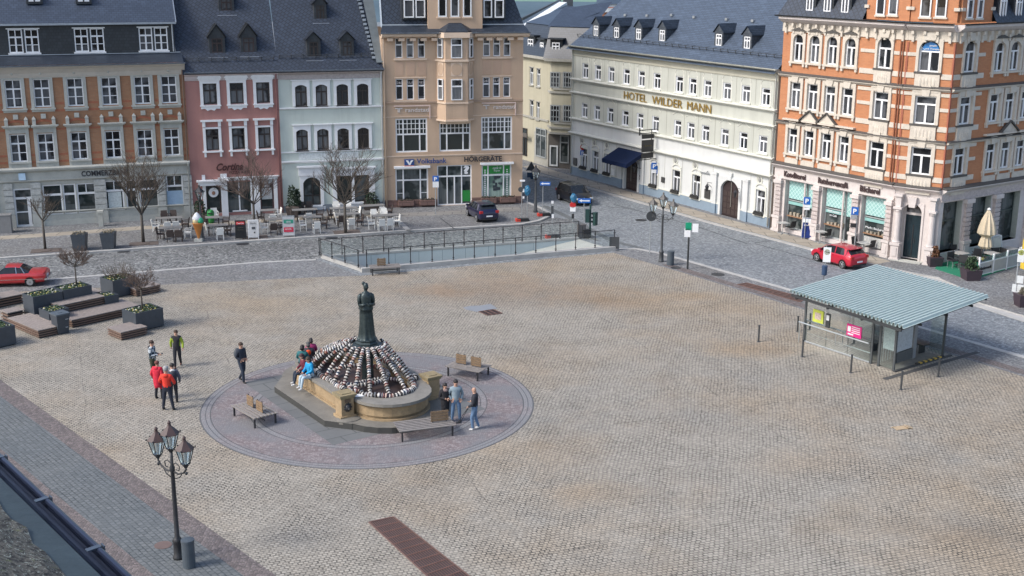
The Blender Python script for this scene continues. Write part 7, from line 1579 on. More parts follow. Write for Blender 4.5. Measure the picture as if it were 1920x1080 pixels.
def treeat(px,py,topy,hby,R,**k):
    p=G(px,py,.1); p.z=.1; bare_tree(k.pop('name','bare_tree'),k.pop('label'),p,ZH(p,px,topy)-.1,ZH(p,px,hby)-.1,R,**k)
    return p
tp=[treeat(85,468,333,412,1.2,label='thin bare young tree in front of the bank door at the left end',seed=3,twmat=TWIG,nb=6,dens=.8,r0=.07),
treeat(269,455,296,398,2.4,label='wide bare tree in front of the grey stone bank ground floor',seed=5,twmat=TWIG,nb=9,dens=1.4,lean=0),
treeat(478,440,286,378,2.1,label='dense reddish bare tree in front of the pink house',seed=8,twmat=TWIGR,nb=9,dens=1.4,r0=.08),
treeat(648,437,272,378,2.4,label='wide bare tree in front of the pale green house',seed=11,twmat=TWIG,nb=9,dens=1.4)]
for (px,py,w,d),lab in zip(((86,470,1.7,1.),(270,457,1.75,.95),(478,445,1.6,.9),(650,435,1.7,1.)),('one','two','three','four')):
    p=G(px,py,.1); o=MB().box(-w/2,w/2,-d/2,d/2,0,.025).lathe([(.35,.03),(.35,.05),(.15,.05)],(0,0,0),16).build('tree_pit_cover',plain('brown_wood_chips',(.10,.08,.07),.9,.3,8),loc=(p.x,p.y,.1),rz=radians(16)); o['category']='tree pit'; o['label']={'one':'brown square cover round the foot of the leftmost tree','two':'brown square cover round the foot of the tree before the stone bank','three':'dark square cover by the boards in front of the pink house','four':'brown square cover round the foot of the tree by the pale green house'}[lab]; o['group']='tree pit covers'
# ================================================================ planters and decks
DECK=plain('weathered_deck_boards',(.24,.205,.185),.8,.25,5); DECKS=plain('brown_deck_edge',(.16,.105,.08),.8,.25,8); SOIL=plain('dark_soil',(.03,.025,.02),.95,.3,12)
PUR=plain('grey_dry_heather',(.12,.11,.085),.9,.3,20); YEL=plain('yellow_pansies',(.38,.33,.10),.7,.3,30); WHF=plain('white_pansies',(.45,.44,.38),.7,.2,30); LEAFD=plain('dark_green_leaves',(.03,.06,.025),.8,.4,12)
def flowers(par,w,d,z,n,seed,mats,r=(.025,.055)):
    rr=random.Random(seed)
    for mi,(nm,mt,fr) in enumerate(mats):
        m=MB()
        for i in range(int(n*fr)):
            x,y=rr.uniform(-w/2,w/2),rr.uniform(-d/2,d/2); s=rr.uniform(*r); m.ball((x,y,z+rr.uniform(0,.09)),(s,s,s*.7),6,4)
        m.build(nm,mt,par)
def planterbox(p,rz,w,d,h,label,seed,plants=True,name='planter_box'):
    o=thing(name,label,'planter',p,rz,'anthracite planter boxes'); t=.045
    m=MB().box(-w/2,w/2,-d/2,-d/2+t,.05,h).box(-w/2,w/2,d/2-t,d/2,.05,h).box(-w/2,-w/2+t,-d/2+t,d/2-t,.05,h-.002).box(w/2-t,w/2,-d/2+t,d/2-t,.05,h-.002)
    m.build('box',ANTH,o); MB().box(-w/2+t,w/2-t,-d/2+t,d/2-t,.06,h-.09).build('soil',SOIL,o); MB().box(-w/2+.06,w/2-.06,-d/2+.06,d/2-.06,0,.05).build('foot',BLACK,o)
    if plants: flowers(o,w-.2,d-.2,h-.08,40*w*d+20,seed,[('leaves',LEAFD,1.8),('yellow_flowers',YEL,.35),('white_flowers',WHF,.3)])
    return o
def deck(p,rz,w,d,z0,h,label,sl=True):
    o=thing('deck_bench',label,'bench',p,rz,'stacked timber deck benches'); n=max(2,int(d/.14)); m=MB()
    for i in range(n): m.box(-w/2,w/2,-d/2+i*d/n+.008,-d/2+(i+1)*d/n-.008,z0+h-.045,z0+h)
    m.build('deck_boards',DECK,o); m=MB(); k_=3
    for i in range(k_): z=z0+.03+i*(h-.08)/k_; m.box(-w/2+.01,w/2-.01,-d/2+.02,d/2-.02,z+.03,z+.085)
    m.box(-w/2+.08,w/2-.08,-d/2+.1,d/2-.1,z0,z0+h-.05,1); m.build('side_slats',[DECKS,BLACK],o); return o
# big group: main axis follows the picture line from (100,625) to (240,580)
a_=G(139,613); b_=G(241,590); DX=(b_-a_); DX.z=0; DX.normalize(); DA=atan2(DX.y,DX.x); DY=Vector((-DX.y,DX.x,0))
O_=G(139,615); O_.z=0
def DW(x,y,z=0): return O_+DX*x+DY*y+Vector((0,0,z))
deck(DW(1.75,.85),DA,3.7,1.7,0,.42,'long low deck bench on the square side of the planter group')
deck(DW(-1.4,1.1),DA+pi/2,3.1,1.3,0,.42,'low deck bench pointing left of the litter bin, left arm of the planter group')
deck(DW(1.25,1.85),DA,2.5,.9,.42,.43,'raised upper deck bench between the two small planters')
planterbox(DW(-.35,1.2),DA,1.05,1.0,.85,'small low planter behind the litter bin in the deck group',2)
planterbox(DW(2.85,1.75),DA,.75,.85,.82,'small low planter at the right end of the raised deck',3)
planterbox(DW(-.1,2.75),DA,1.55,1.1,1.3,'tall planter with yellow flowers, left half of the big pair',4); planterbox(DW(1.5,2.78),DA,1.55,1.1,1.32,'tall planter with a bare ball tree, right half of the big pair',5)
deck(DW(-1.5,3.2),DA,.9,.8,0,.6,'short deck end sticking out left behind the tall planters'); deck(DW(2.75,3.3),DA+pi/2,1.2,.7,0,.75,'short deck end behind the tall planters on the right')
def topiary(p,z0,h,R,label,seed): bare_tree('bare_ball_tree',label,p+Vector((0,0,z0)),h,h*.62,R,seed,TWIGR,13,'small bare ball trees',1.0,.035,squash=.45)
topiary(DW(1.75,2.78),1.2,1.9,.85,'small bare ball tree growing from the tall planter pair',21)
pb=G(283,618); pb.z=0; p1_=pb+DX*.0+DY*.65; planterbox(p1_,DA,1.5,1.25,.95,'square planter with a bare ball tree, right of the deck group',6); topiary(p1_,.85,1.8,.78,'small bare ball tree in the square planter right of the deck group',23)
deck(pb-DX*1.25+DY*.0,DA,1.4,1.25,0,.42,'low square deck bench beside the planter right of the deck group')
pb=G(231,553); pb.z=0; o=planterbox(pb+DY*.35,DA,1.45,1.3,.95,'square planter with bare shrubs, farthest back of the group',7); m=MB(); rr=random.Random(4)
for i in range(90):
    x,y=rr.uniform(-.5,.5),rr.uniform(-.45,.45); m.tube([(x,y,.85),(x*1.3+rr.uniform(-.1,.1),y*1.3,1.15),(x*1.7+rr.uniform(-.2,.2),y*1.6+rr.uniform(-.2,.2),rr.uniform(1.3,1.75))],[.012,.008,.004],3,cap=False)
m.build('bare_shrub',TWIG,o)
deck(pb+DX*1.0-DY*.35,DA,1.5,1.1,0,.42,'low deck bench beside the farthest back planter')
pb=G(8,650); pb.z=0; planterbox(pb-DX*.25+DY*.55,DA,1.6,1.3,.95,'square planter cut by the left edge, in the middle of the square side',8); pb=G(8,573); pb.z=0
deck(pb+DX*.1+DY*.3,DA,1.7,1.1,0,.5,'deck bench at the left edge below the red vintage car'); planterbox(pb-DX*1.2+DY*.3,DA,1.2,1.1,.95,'planter at the left edge beside the deck bench, below the red car',9)
# litter bin by the deck
p=G(115,624); o=thing('tall_litter_bin','dark grey tapered litter bin standing in front of the deck group','bin',p,DA); m=MB(); 
v=[(sx*w,sy*w,z) for w,z in((.26,.03),(.33,.95)) for sx,sy in((-1,-1),(1,-1),(1,1),(-1,1))]; m.add(v,[(3,2,1,0),(4,5,6,7),(0,1,5,4),(1,2,6,5),(2,3,7,6),(3,0,4,7)]); m.build('bin_body',ANTH,o); MB().box(-.36,.36,-.36,.36,.95,1.02).lathe([(.12,1.02),(.12,1.04),(0,1.04)],(0,0,0),14).build('lid',plain('bluish_grey_lid',(.08,.10,.12),.4),o); MB().box(.1,.25,-.34,-.3,.7,.74).box(.1,.22,-.32,-.28,.3,.34).build('latch',GALV,o)
# two tall tapered planters on the pavement
def taperpl(px,py,w,h,label,grp='tall tapered pavement planters',mat=None,top=None,seed=1,plants='heather'):
    p=G(px,py,.1 if py<470 else 0); o=thing('tapered_planter',label,'planter',p,radians(5),grp); m=MB()
    v=[(sx*q,sy*q,z) for q,z in((w*.39,0),(w*.5,h)) for sx,sy in((-1,-1),(1,-1),(1,1),(-1,1))]; m.add(v,[(3,2,1,0),(4,5,6,7),(0,1,5,4),(1,2,6,5),(2,3,7,6),(3,0,4,7)]); m.build('pot',mat or ANTH,o)
    if plants=='heather': flowers(o,w*.85,w*.85,h,36,seed,[('dry_heather',PUR,1.),('dead_leaves',plain('tan_dead_leaves',(.3,.24,.15),.9,.3,20),.6)])
    elif plants: 
        m=MB(); rr=random.Random(seed)
        for i in range(260):
            a=rr.uniform(0,2*pi); r=top[0]*sqrt(rr.random()); zz=rr.uniform(0,1); q=Vector((r*cos(a)*(1-.6*zz),r*sin(a)*(1-.6*zz),h+top[1]*zz)); n=Vector((rr.uniform(-1,1),rr.uniform(-1,1),rr.uniform(-.3,1))).normalized(); t_=n.orthogonal().normalized()*.09; b2=n.cross(t_).normalized()*.05; m.add([q-t_,q-b2,q+t_,q+b2],[(0,1,2,3)])
        m.build('evergreen_leaves',plants,o)
    return o
taperpl(151,468,.85,1.0,'tall dark planter with dry heather, left of the pavement pair',seed=2); taperpl(205,465,.85,1.0,'tall dark planter with dry heather, right of the pavement pair',seed=3)
EVG=plain('dark_evergreen_leaves',(.02,.04,.02),.7,.45,9); WOODP=plain('brown_wood_tub',(.10,.08,.07),.8)
for px,py,w,h,tp_,lab in((376,415,1.,.5,(.6,.9),'dark evergreen shrub by the left side of the pink house'),(549,402,.9,.55,(.45,1.5),'two-tipped dark evergreen at the left side of the pale green house'),(559,400,.5,.5,(.3,1.2),'slim dark evergreen behind the two-tipped one by the pale green house'),(697,392,1.1,.4,(.7,.8),'low spreading dark conifer at the right end of the pale green house')):
    taperpl(px,py,w,h,lab,'evergreens in tubs along the row of houses',WOODP,tp_,int(px),EVG)
TER=plain('dark_plum_pot',(.05,.035,.045),.5); RUSTL=plain('rusty_brown_leaves',(.13,.06,.03),.8,.4,12)
taperpl(1750,501,.85,.65,'dark pot with rusty brown plant beside the corner door column','pots on the cafe terrace',TER,(.35,.6),5,RUSTL); taperpl(1819,527,.95,.7,'dark pot with a leafy plant at the near corner of the green carpet','pots on the cafe terrace',TER,(.5,.7),6,LEAFD); taperpl(1917,577,.8,.75,'dark pot cut off by the right edge of the picture','pots on the cafe terrace',TER,(.3,.3),7,PUR)
# ================================================================ cafe furniture
WCH=plain('white_wicker',(.70,.69,.65),.7,.12,20,.2); DCH=plain('dark_brown_wicker',(.055,.04,.035),.7,.25,20,.2); TTOP=plain('grey_table_top',(.20,.195,.19),.45,.12,4)
def mkchair(name,mat,label):
    t=thing(name,label,'chair'); w=.56;d=.54
    MB().box(-w/2+.04,w/2-.04,-d/2+.02,d/2-.02,.38,.45).build('seat',mat,t)
    m=MB(); v=[(-w/2+.03,d/2-.06,.44),(w/2-.03,d/2-.06,.44),(w/2-.03,d/2-.01,.44),(-w/2+.03,d/2-.01,.44),(-w/2+.05,d/2+.03,.92),(w/2-.05,d/2+.03,.92),(w/2-.05,d/2+.07,.9),(-w/2+.05,d/2+.07,.9)]; m.add(v,[(0,3,2,1),(4,5,6,7),(0,1,5,4),(1,2,6,5),(2,3,7,6),(3,0,4,7)]); m.build('backrest',mat,t)
    for s in(-1,1): MB().bar((s*(w/2-.02),-d/2+.04,.65),(s*(w/2-.02),d/2,.68),.05,.035).bar((s*(w/2-.02),-d/2+.05,.4),(s*(w/2-.02),-d/2+.05,.65),.04).build('armrest',mat,t)
    lm=cached(('cl',mat.name),lambda:MB().box(-.025,.025,-.025,.025,0,.4).mesh('leg',mat))
    for sx in(-1,1):
        for sy in(-1,1): inst('leg',lm,t,loc=(sx*(w/2-.05),sy*(d/2-.05),0))
    return t
first={}
def chair(px,py,kind,face,label,z=.1):
    p=G(px,py,z); p.z=z; base={'a':-1,'t':1,'r':0,'l':0}; rz={'t':0,'a':pi,'r':pi/2,'l':-pi/2}[face]+radians(16)+random.uniform(-.18,.18)
    mat,nm=(WCH,'white_wicker_chair') if kind=='W' else (DCH,'dark_wicker_chair'); g={'W':'white wicker cafe chairs','D':'dark wicker cafe chairs'}[kind]
    if nm not in first: t=first[nm]=mkchair(nm,mat,label); t.location=p; t.rotation_euler[2]=rz; t['group']=g; t.scale=(.88,)*3; return t
    return dup(first[nm],p,rz,label,g)
def mktable(w,d,label,p,rz,mat=None,h=.73):
    t=thing('cafe_table',label,'table',p,rz,'grey topped cafe tables'); t.scale=(.9,)*3; MB().box(-w/2,w/2,-d/2,d/2,h-.035,h).build('table_top',mat or TTOP,t)
    lm=cached('tl',lambda:MB().box(-.03,.03,-.03,.03,0,.7).mesh('leg',DCH))
    for sx in(-1,1):
        for sy in(-1,1): inst('leg',lm,t,loc=(sx*(w/2-.06),sy*(d/2-.06),0))
    return t
fc_={'r':'left','l':'right','a':'near','t':'far'}
TB=[((318,426),1.9,.7,'long back table left of the ice cream cone',[(293,434,'W','r'),(309,418,'D','t'),(325,417,'D','t'),(315,437,'W','a'),(331,436,'W','a'),(348,430,'D','l')]),
((321,445),1.6,.75,'front table left of the ice cream cone',[(302,449,'D','r'),(320,453,'D','a'),(336,453,'D','a'),(353,446,'W','l')]),
((399,425),1.0,.8,'back table right of the ice cream cone',[(403,413,'W','t'),(424,425,'D','l'),(385,428,'D','r')]),
((409,440),1.4,.75,'front table right of the ice cream cone',[(394,440,'W','r'),(413,449,'W','a'),(427,442,'D','l')]),
((504,411),1.2,.75,'back table at the maroon door',[(490,417,'D','r'),(521,411,'W','l'),(512,423,'W','a')]),
((516,428),1.4,.75,'front table at the maroon door',[(497,437,'W','r'),(514,440,'D','a'),(530,435,'D','l')]),
((572,410),1.9,.75,'back table at the arched shop window',[(553,416,'D','r'),(566,401,'D','t'),(580,400,'D','t'),(579,420,'W','a'),(600,412,'D','l')]),
((586,424),1.3,.75,'front table at the arched shop window',[(569,432,'W','r'),(594,437,'W','a'),(607,429,'D','l')]),
((645,407),2.1,.75,'back table behind the green house tree',[(622,413,'D','r'),(631,400,'W','t'),(652,399,'W','t'),(669,409,'W','l'),(635,420,'W','r')]),
((650,418),1.9,.75,'front table behind the green house tree',[(640,425,'D','a'),(659,430,'W','a'),(674,424,'D','l')]),
((698,402),1.9,.75,'back table at the right end of the terrace',[(689,393,'D','t'),(704,392,'D','t'),(717,408,'W','a'),(729,406,'D','l')]),
((722,421),1.9,.8,'front table at the right end of the terrace',[(697,429,'W','r'),(702,415,'W','t'),(720,413,'W','t'),(715,432,'W','a'),(730,431,'W','a'),(743,424,'W','l')])]
for (px,py),w,d,desc,cs in TB:
    p=G(px,py,.1); p.z=.1; mktable(w,d,desc+', grey top on dark legs',p,radians(16)+random.uniform(-.05,.05))
    cnt={}
    for x,y,k_,f_ in cs:
        key=(k_,f_); cnt[key]=cnt.get(key,0)+1; same=[c for c in cs if (c[2],c[3])==key]; o_=('' if len(same)==1 else ('left ' if x==min(c[0] for c in same) else 'right '))
        chair(x,y,k_,f_,f"{o_}{'white' if k_=='W' else 'dark'} wicker chair, {fc_[f_]} side, {desc}")
# bakery bistro sets
BCH=plain('black_bistro_plastic',(.025,.025,.028),.5)
def bistro(cx,cy,tx,ty,dx,dy,n,z=.1):
    for (x,y,rz,sd) in((cx,cy,radians(30),'left'),(dx,dy,radians(210),'right')):
        p=G(x,y,z); p.z=z; t=thing('bistro_chair',f'black bistro chair on the {sd} of the small table {n}','chair',p,rz,'black bistro chairs by the bakery')
        MB().box(-.23,.23,-.22,.22,.42,.46).build('seat',BCH,t); MB().add([(-.23,.2,.46),(.23,.2,.46),(.21,.3,.88),(-.21,.3,.88),(-.23,.23,.46),(.23,.23,.46),(.21,.33,.88),(-.21,.33,.88)],[(0,1,2,3),(7,6,5,4),(0,4,5,1),(1,5,6,2),(2,6,7,3),(3,7,4,0)]).build('backrest',BCH,t)
        for sx in(-1,1):
            for sy in(-1,1): inst('leg',cached('bl',lambda:MB().tube([(0,0,0),(0,0,.43)],.013,6).mesh('leg',GALV)),t,loc=(sx*.19,sy*.18,0))
    p=G(tx,ty,z); p.z=z; t=thing('bistro_table',f'small pale bistro table {n}','table',p,.3,'small bistro tables by the bakery'); MB().box(-.32,.32,-.32,.32,.71,.74).build('table_top',plain('pale_bistro_top',(.42,.42,.40),.4),t); MB().tube([(0,0,.03),(0,0,.71)],.03,8).bar((-.25,-.25,.02),(.25,.25,.02),.04).bar((-.25,.25,.021),(.25,-.25,.021),.04).build('pedestal',GALV,t)
bistro(1459,432,1467,438,1481,438,'under the first bakery window'); bistro(1529,449,1537,455,1547,453,'before the second bakery window'); bistro(1606,471,1618,477,1629,475,'before the third bakery window')
# terrace
CARP=plain('green_artificial_turf',(.01,.16,.085),.95,.15,12,.3)
P=[G(x,y,.1) for x,y in ((1753,504),(1811,523),(1836,521),(1903,500),(1960,485),(1860,470),(1765,487))]; m=MB(); m.prism([(p.x,p.y) for p in P],.09,.125); tag(m.build('green_carpet',CARP),'bright green turf carpet under the cafe terrace at the right','carpet')
f0=G(1834,519,.1); f1=G(1903,501,.1); fd=(f1-f0); fd.z=0; fL=fd.length; fang=atan2(fd.y,fd.x)
o=thing('terrace_screen','low white framed windbreak with printed panels along the terrace edge','windbreak',Vector((f0.x,f0.y,.1)),fang); nseg=3; FLg=fL*1.5
for i in range(5): MB().box(-.04,.04,-.04,.04,0,1.15).build('post',WHITE,o,loc=(i*FLg/4,0,0))
for i in range(4):
    a=i*FLg/4+.06; b=(i+1)*FLg/4-.06; MB().box(a,b,-.015,.015,.12,.75).build('printed_panel',plain('pale_screen_cloth',(.36,.37,.35),.7,.12,2),o); MB().box(a,b,-.03,.03,.75,.8).box(a,b,-.03,.03,.07,.12).build('frame_rail',WHITED,o); MB().box(a,b,-.006,.006,.8,1.1).build('glass_panel',CLEAR,o)
signtext(None,o,"Ratsherrencafé",.15,FLg/4-.2,.36,.2,DKTXT,-.025,name='panel_lettering')
for px,py,rz in((1786,502,.4),(1806,505,2.6),(1812,514,3.3),(1846,498,1.2),(1868,494,.2),(1884,492,2.),(1790,488,.1),(1830,492,3.)):
    p=G(px,py,.12); t=thing('terrace_chair','dark terrace chair with metal legs '+{1786:'on the green carpet next to the rusty plant',1806:'in the middle of the green carpet',1812:'behind the leafy pot at the carpet corner',1846:'behind the windbreak by the parasol foot',1868:'behind the middle of the windbreak',1884:'behind the right part of the windbreak',1790:'close to the first cafe window',1830:'left of the closed parasol'}[px],'chair',Vector((p.x,p.y,.125)),rz,'dark terrace chairs at the corner cafe')
    MB().box(-.25,.25,-.24,.24,.42,.47).box(-.25,-.21,-.2,.24,.6,.64).box(.21,.25,-.2,.24,.6,.64).build('seat',BCH,t); MB().box(-.25,.25,.22,.27,.47,.9).build('backrest',BCH,t)
    for sx in(-1,1):
        for sy in(-1,1): inst('leg',cached('tl2',lambda:MB().tube([(0,0,0),(0,0,.43)],.016,6).mesh('leg',ALU)),t,loc=(sx*.21,sy*.2,0))
for px,py,lab in((1798,497,'by the rusty plant pot'),(1826,507,'behind the leafy pot'),(1857,497,'by the parasol foot'),(1890,488,'behind the right part of the windbreak')):
    p=G(px,py,.12); t=thing('terrace_table','pale square terrace table '+lab,'table',Vector((p.x,p.y,.125)),.5,'pale terrace tables'); MB().box(-.4,.4,-.4,.4,.71,.745).build('table_top',plain('pale_table_top',(.34,.33,.31),.4),t); MB().tube([(0,0,0),(0,0,.71)],.035,8).lathe([(.25,0),(.25,.03),(.04,.05)],(0,0,0),12).build('pedestal',IRON,t)
p=G(1844,492,.12); H=ZH(p,1853,393); o=thing('closed_parasol','closed cream parasol standing behind the windbreak of the corner cafe','parasol',Vector((p.x,p.y,.125)),0)
MB().tube([(0,0,0),(0,0,H-.1)],.03,8).build('pole',ALU,o); m=MB(); n=20; prof=[(.2,.85),(.32,1.0),(.26,1.35),(.2,1.55),(.42,1.75),(.40,2.0),(.30,2.5),(.18,H-.45),(.06,H-.14)]
vs=[(r*cos(2*pi*k_/n)*(1+.28*(k_%2)),r*sin(2*pi*k_/n)*(1+.28*(k_%2)),z) for r,z in prof for k_ in range(n)]; m.add(vs,[(i*n+k_,i*n+(k_+1)%n,(i+1)*n+(k_+1)%n,(i+1)*n+k_) for i in range(len(prof)-1) for k_ in range(n)]); m.build('canopy',plain('cream_parasol_cloth',(.52,.44,.32),.85,.12,6),o); MB().lathe([(.1,H-.14),(.12,H-.1),(0,H)],(0,0,0),12).build('cap',WHITE,o); MB().lathe([(.3,0),(.3,.06),(.05,.1)],(0,0,0),12).build('foot',IRON,o)
# boards, ice cream cone, frog bin
def aboard(px,py,w,h,label,mat,bands,rz=None,z=.1,feetm=None,txt=()):
    p=G(px,py,z); p.z=z; o=thing('pavement_board',label,'advertising board',p,radians(8) if rz is None else rz,'folding boards on the pavement')
    for s in(-1,1):
        m=MB(); v=[(-w/2,s*.25,.08),(w/2,s*.25,.08),(w/2,s*.03,h),(-w/2,s*.03,h)]; q=[(a,b+.02*s,c_) for a,b,c_ in v]; m.add(v+q,[(0,1,2,3),(7,6,5,4),(0,4,5,1),(1,5,6,2),(2,6,7,3),(3,7,4,0)] ); m.add(v+q,[(3,2,1,0),(4,5,6,7)]); m.build('panel',mat,o)
        MB().bar((-w/2,s*.26,0),(-w/2,s*.03,h+.02),.04).bar((w/2,s*.26,0),(w/2,s*.03,h+.02),.04).bar((-w/2,s*.04,h),(w/2,s*.04,h),.04).build('frame',feetm or mat,o)
    def yy(z_): return -.275+.22*(z_-.08)/(h-.08)-.012
    for z0,z1,mt,x0,x1 in bands: m=MB(); m.add([(x0*w,yy(z0)-.004,z0),(x1*w,yy(z0)-.004,z0),(x1*w,yy(z1)-.004,z1),(x0*w,yy(z1)-.004,z1)],[(0,1,2,3)]); m.build('printed_area',mt,o)
    for s_,x0,x1,z0,hh,mt in txt: signtext(None,o,s_,x0*w,x1*w,z0,hh,mt,yy(z0+hh/2)-.03,name='lettering',bold=.01,dep=.01)
    return o
aboard(452,447,.62,1.15,'black folding board with red header on the pavement',BLACK,[(.92,1.1,REDS,-.42,.42)],txt=[("Coca-Cola",-.34,.34,.96,.1,WHITE),("Tageskarte",-.3,.3,.72,.06,PUR),("Kaffee Kuchen",-.3,.3,.58,.05,PUR)])
aboard(476,446,.62,1.15,'white folding board with small dark pictures next to the black one',WHITE,[(.6,.75,DSG,-.15,.2),(.35,.45,DSG,.05,.2)],txt=[("Eiscafe",-.3,.3,.95,.08,DKTXT)])
aboard(542,442,.72,1.3,'white advertising board with green and red fields on a dark foot',WHITE,[(.85,1.08,plain('poster_green',(.02,.22,.15),.5),-.42,.42),(.3,.6,plain('poster_red',(.45,.02,.05),.5),-.42,.42)],feetm=GALV,txt=[("EIS",-.15,.2,.9,.1,WHITE),("BECHER",-.3,.25,.45,.08,WHITE)])
aboard(1515,447,.75,1.35,'blue folding board by the bakery pier',plain('royal_blue_board',(.01,.04,.25),.4),[(1.05,1.3,WHITED,-.48,.48)],radians(-25),feetm=GALV,txt=[("Bäckerei",-.35,.1,.85,.09,WHITE)])
aboard(1864,478,.7,1.2,'white folding board beside the closed parasol',WHITED,[(.15,1.1,STONE,-.4,.4)],.3)
p=G(1526,449,.1)
p=G(373,452,.1); p.z=.1; H=ZH(p,371,401); o=thing('ice_cream_cone','giant plastic ice cream cone with white, yellow and green scoops, on a stone block','display figure',p,0)
MB().lathe([(.03,.12),(.06,.2),(.33,H*.62),(.36,H*.63),(.3,H*.64)],(0,0,0),20).build('cone',plain('orange_cone',(.52,.2,.05),.6,.15,20),o,smooth=True); MB().cbox((0,0,.08),(.5,.4,.18)).build('stone_block',STONE,o)
MB().ball((-.1,-.1,H*.70),.2,12,9).build('yellow_scoop',plain('vanilla_yellow',(.62,.52,.28),.5),o,smooth=True); MB().ball((.18,-.06,H*.72),.2,12,9).build('green_scoop',plain('mint_green',(.03,.32,.16),.5),o,smooth=True); MB().lathe([(.0,H*.66),(.28,H*.74),(.3,H*.8),(.22,H*.88),(.16,H*.92),(.1,H*.97),(0,H)],(-.05,.02,0),14).build('white_swirl',WHITE,o,smooth=True)
p=G(396,418,.1); p.z=.1; o=thing('round_green_bin','bright green rounded bin with an open mouth before the ice cream parlour door','bin',p,0); o.scale=(.72,.72,.66); m=MB().lathe([(.25,0),(.3,.3),(.32,.8),(.33,1.0),(.3,1.2),(.2,1.33),(.0,1.38)],(0,0,0),16); m.ball((-.14,-.2,1.32),.08,8,6).ball((.14,-.2,1.32),.08,8,6); m.build('bin_body',plain('frog_green',(.02,.22,.05),.45),o,smooth=True); MB().box(-.2,.2,-.34,-.28,1.0,1.1).build('mouth',BLACK,o)
p=G(526,398,.1); o=MB().box(-.22,.22,-.05,.05,0,1.1).build('white_stele',plain('white_stele_panel',(.5,.5,.48),.6,.15,9),loc=(p.x,p.y,.1),rz=radians(14)); tag(o,'narrow white upright panel between the pink and pale green houses','sign')
p=G(190,424,.1); o=MB().box(-.2,.2,-.2,.2,.9,1.05).box(-.15,.15,-.15,.15,0,.9).build('stone_post',STONE,loc=(p.x,p.y,.1),rz=radians(14)); tag(o,'short grey stone post against the stone bank front','stone post')
p=G(8,436,.1); o=MB().box(-.5,.5,-.3,.3,0,1.15).box(-.53,.53,-.33,.33,1.15,1.2).build('street_cabinet',plain('grey_street_cabinet',(.2,.2,.2),.6),loc=(p.x,p.y,.1),rz=radians(14)); tag(o,'grey street cabinet at the left end of the brick bank house','cabinet')
p=G(1925,520,.0); o=thing('yellow_post_box','yellow box mostly outside the right edge of the picture','box',Vector((p.x+.1,p.y,0)),.3); MB().box(-.4,.4,-.3,.3,.5,2.2).build('body',plain('postal_yellow',(.6,.42,.05),.5),o); MB().box(-.06,.06,-.06,.06,0,.5).build('leg',IRON,o)
# ================================================================ bus shelter
sL,sN,sR=G(1507,641),G(1675,696),G(1767,669); ux=(sL-sN); ux.z=0; SL_=ux.length; ux.normalize(); uy=(sR-sN); uy.z=0; SR_=uy.length; uy.normalize(); SA=atan2(ux.y,ux.x)
SHT=thing('bus_shelter','glass walled bus shelter with a corrugated pale metal roof beside the road','shelter',sN,0)
def sw_(a,b,z): return ux*a+uy*b+Vector((0,0,z))
RC4=[G(1481,548,2.52),G(1695,617,2.52),G(1855,558,2.86),G(1643,500,2.86)]; RC4=[p-sN for p in RC4]
SHF=plain('shelter_grey_steel',(.09,.10,.105),.45,.15,5,0,.3); ROOFM=plain('pale_corrugated_sheet',(.37,.45,.44),.5,.12,3,0,.1); BEAM=plain('dark_beam',(.03,.033,.036),.6)
nc=31; m=MB(); P0,P1,P2,P3_=RC4; N_=nc*6; vs=[]
for i in range(N_+1):
    f=i/N_; a=P0.lerp(P1,f); b=P3_.lerp(P2,f); ph=(f*nc)%1.; dz=.12*(1 if .12<ph<.5 else 0 if ph>.62 or ph<.0 else (ph/.12 if ph<.12 else (.62-ph)/.12))
    for q in(a,b): vs.append(q+Vector((0,0,dz)))
m.add(vs,[(2*i,2*i+1,2*i+3,2*i+2) for i in range(N_)]); o=m.build('corrugated_roof',ROOFM,SHT); md=o.modifiers.new('s','SOLIDIFY'); md.thickness=.015
m=MB()
for a,b in((P0,P1),(P3_,P2)): m.bar(a.lerp(b,.02)+Vector((0,0,-.1)),a.lerp(b,.98)+Vector((0,0,-.1)),.06,.12)
for f in(.06,.35,.65,.94): m.bar(P0.lerp(P1,f)+Vector((0,0,-.16)),P3_.lerp(P2,f)+Vector((0,0,-.16)),.08,.16)
for f in(.2,.5,.8): m.bar(P0.lerp(P3_,f)+Vector((0,0,-.12)),P1.lerp(P2,f)+Vector((0,0,-.12)),.05,.1)
m.build('roof_beams',BEAM,SHT)
def spost(a,b,h,r=.06,mat=SHF): MB().cbox(sw_(a,b,h/2),(r*2,r*1.4,h),SA).build('post',mat,SHT)
for a,b,h in((0,0,2.4),(0,SR_,2.6),(SL_,0,2.4),(SL_,SR_,2.6),(SL_*.24,0,2.4),(SL_*.16,0,2.38),(SL_*.5,SR_,2.6),(SL_*.12,SR_*.42,2.45)): spost(a,b,h,.05)
SG=clear('shelter_glass',(.76,.85,.82),.03,.03,.8)
def spanel(a0,b0,a1,b1,z0,z1,mat,name,th=.012,y=0): 
    A=sw_(a0,b0,0); B=sw_(a1,b1,0); c=(A+B)/2; L=(B-A).length; an=atan2((B-A).y,(B-A).x); n=Vector((sin(an),-cos(an),0)); (MB().add([A+Vector((0,0,z0)),B+Vector((0,0,z0)),B+Vector((0,0,z1)),A+Vector((0,0,z1))],[(0,1,2,3)]) if mat is SG else MB()).build(name,mat,SHT) if mat is SG else MB().cbox(c+n*y+Vector((0,0,(z0+z1)/2)),(L,th,z1-z0),an).build(name,mat,SHT)
for i in range(3): spanel(SL_*(.26+.245*i),0,SL_*(.26+.245*(i+1)-.008),0,.08,2.2,SG,'glass_panel')
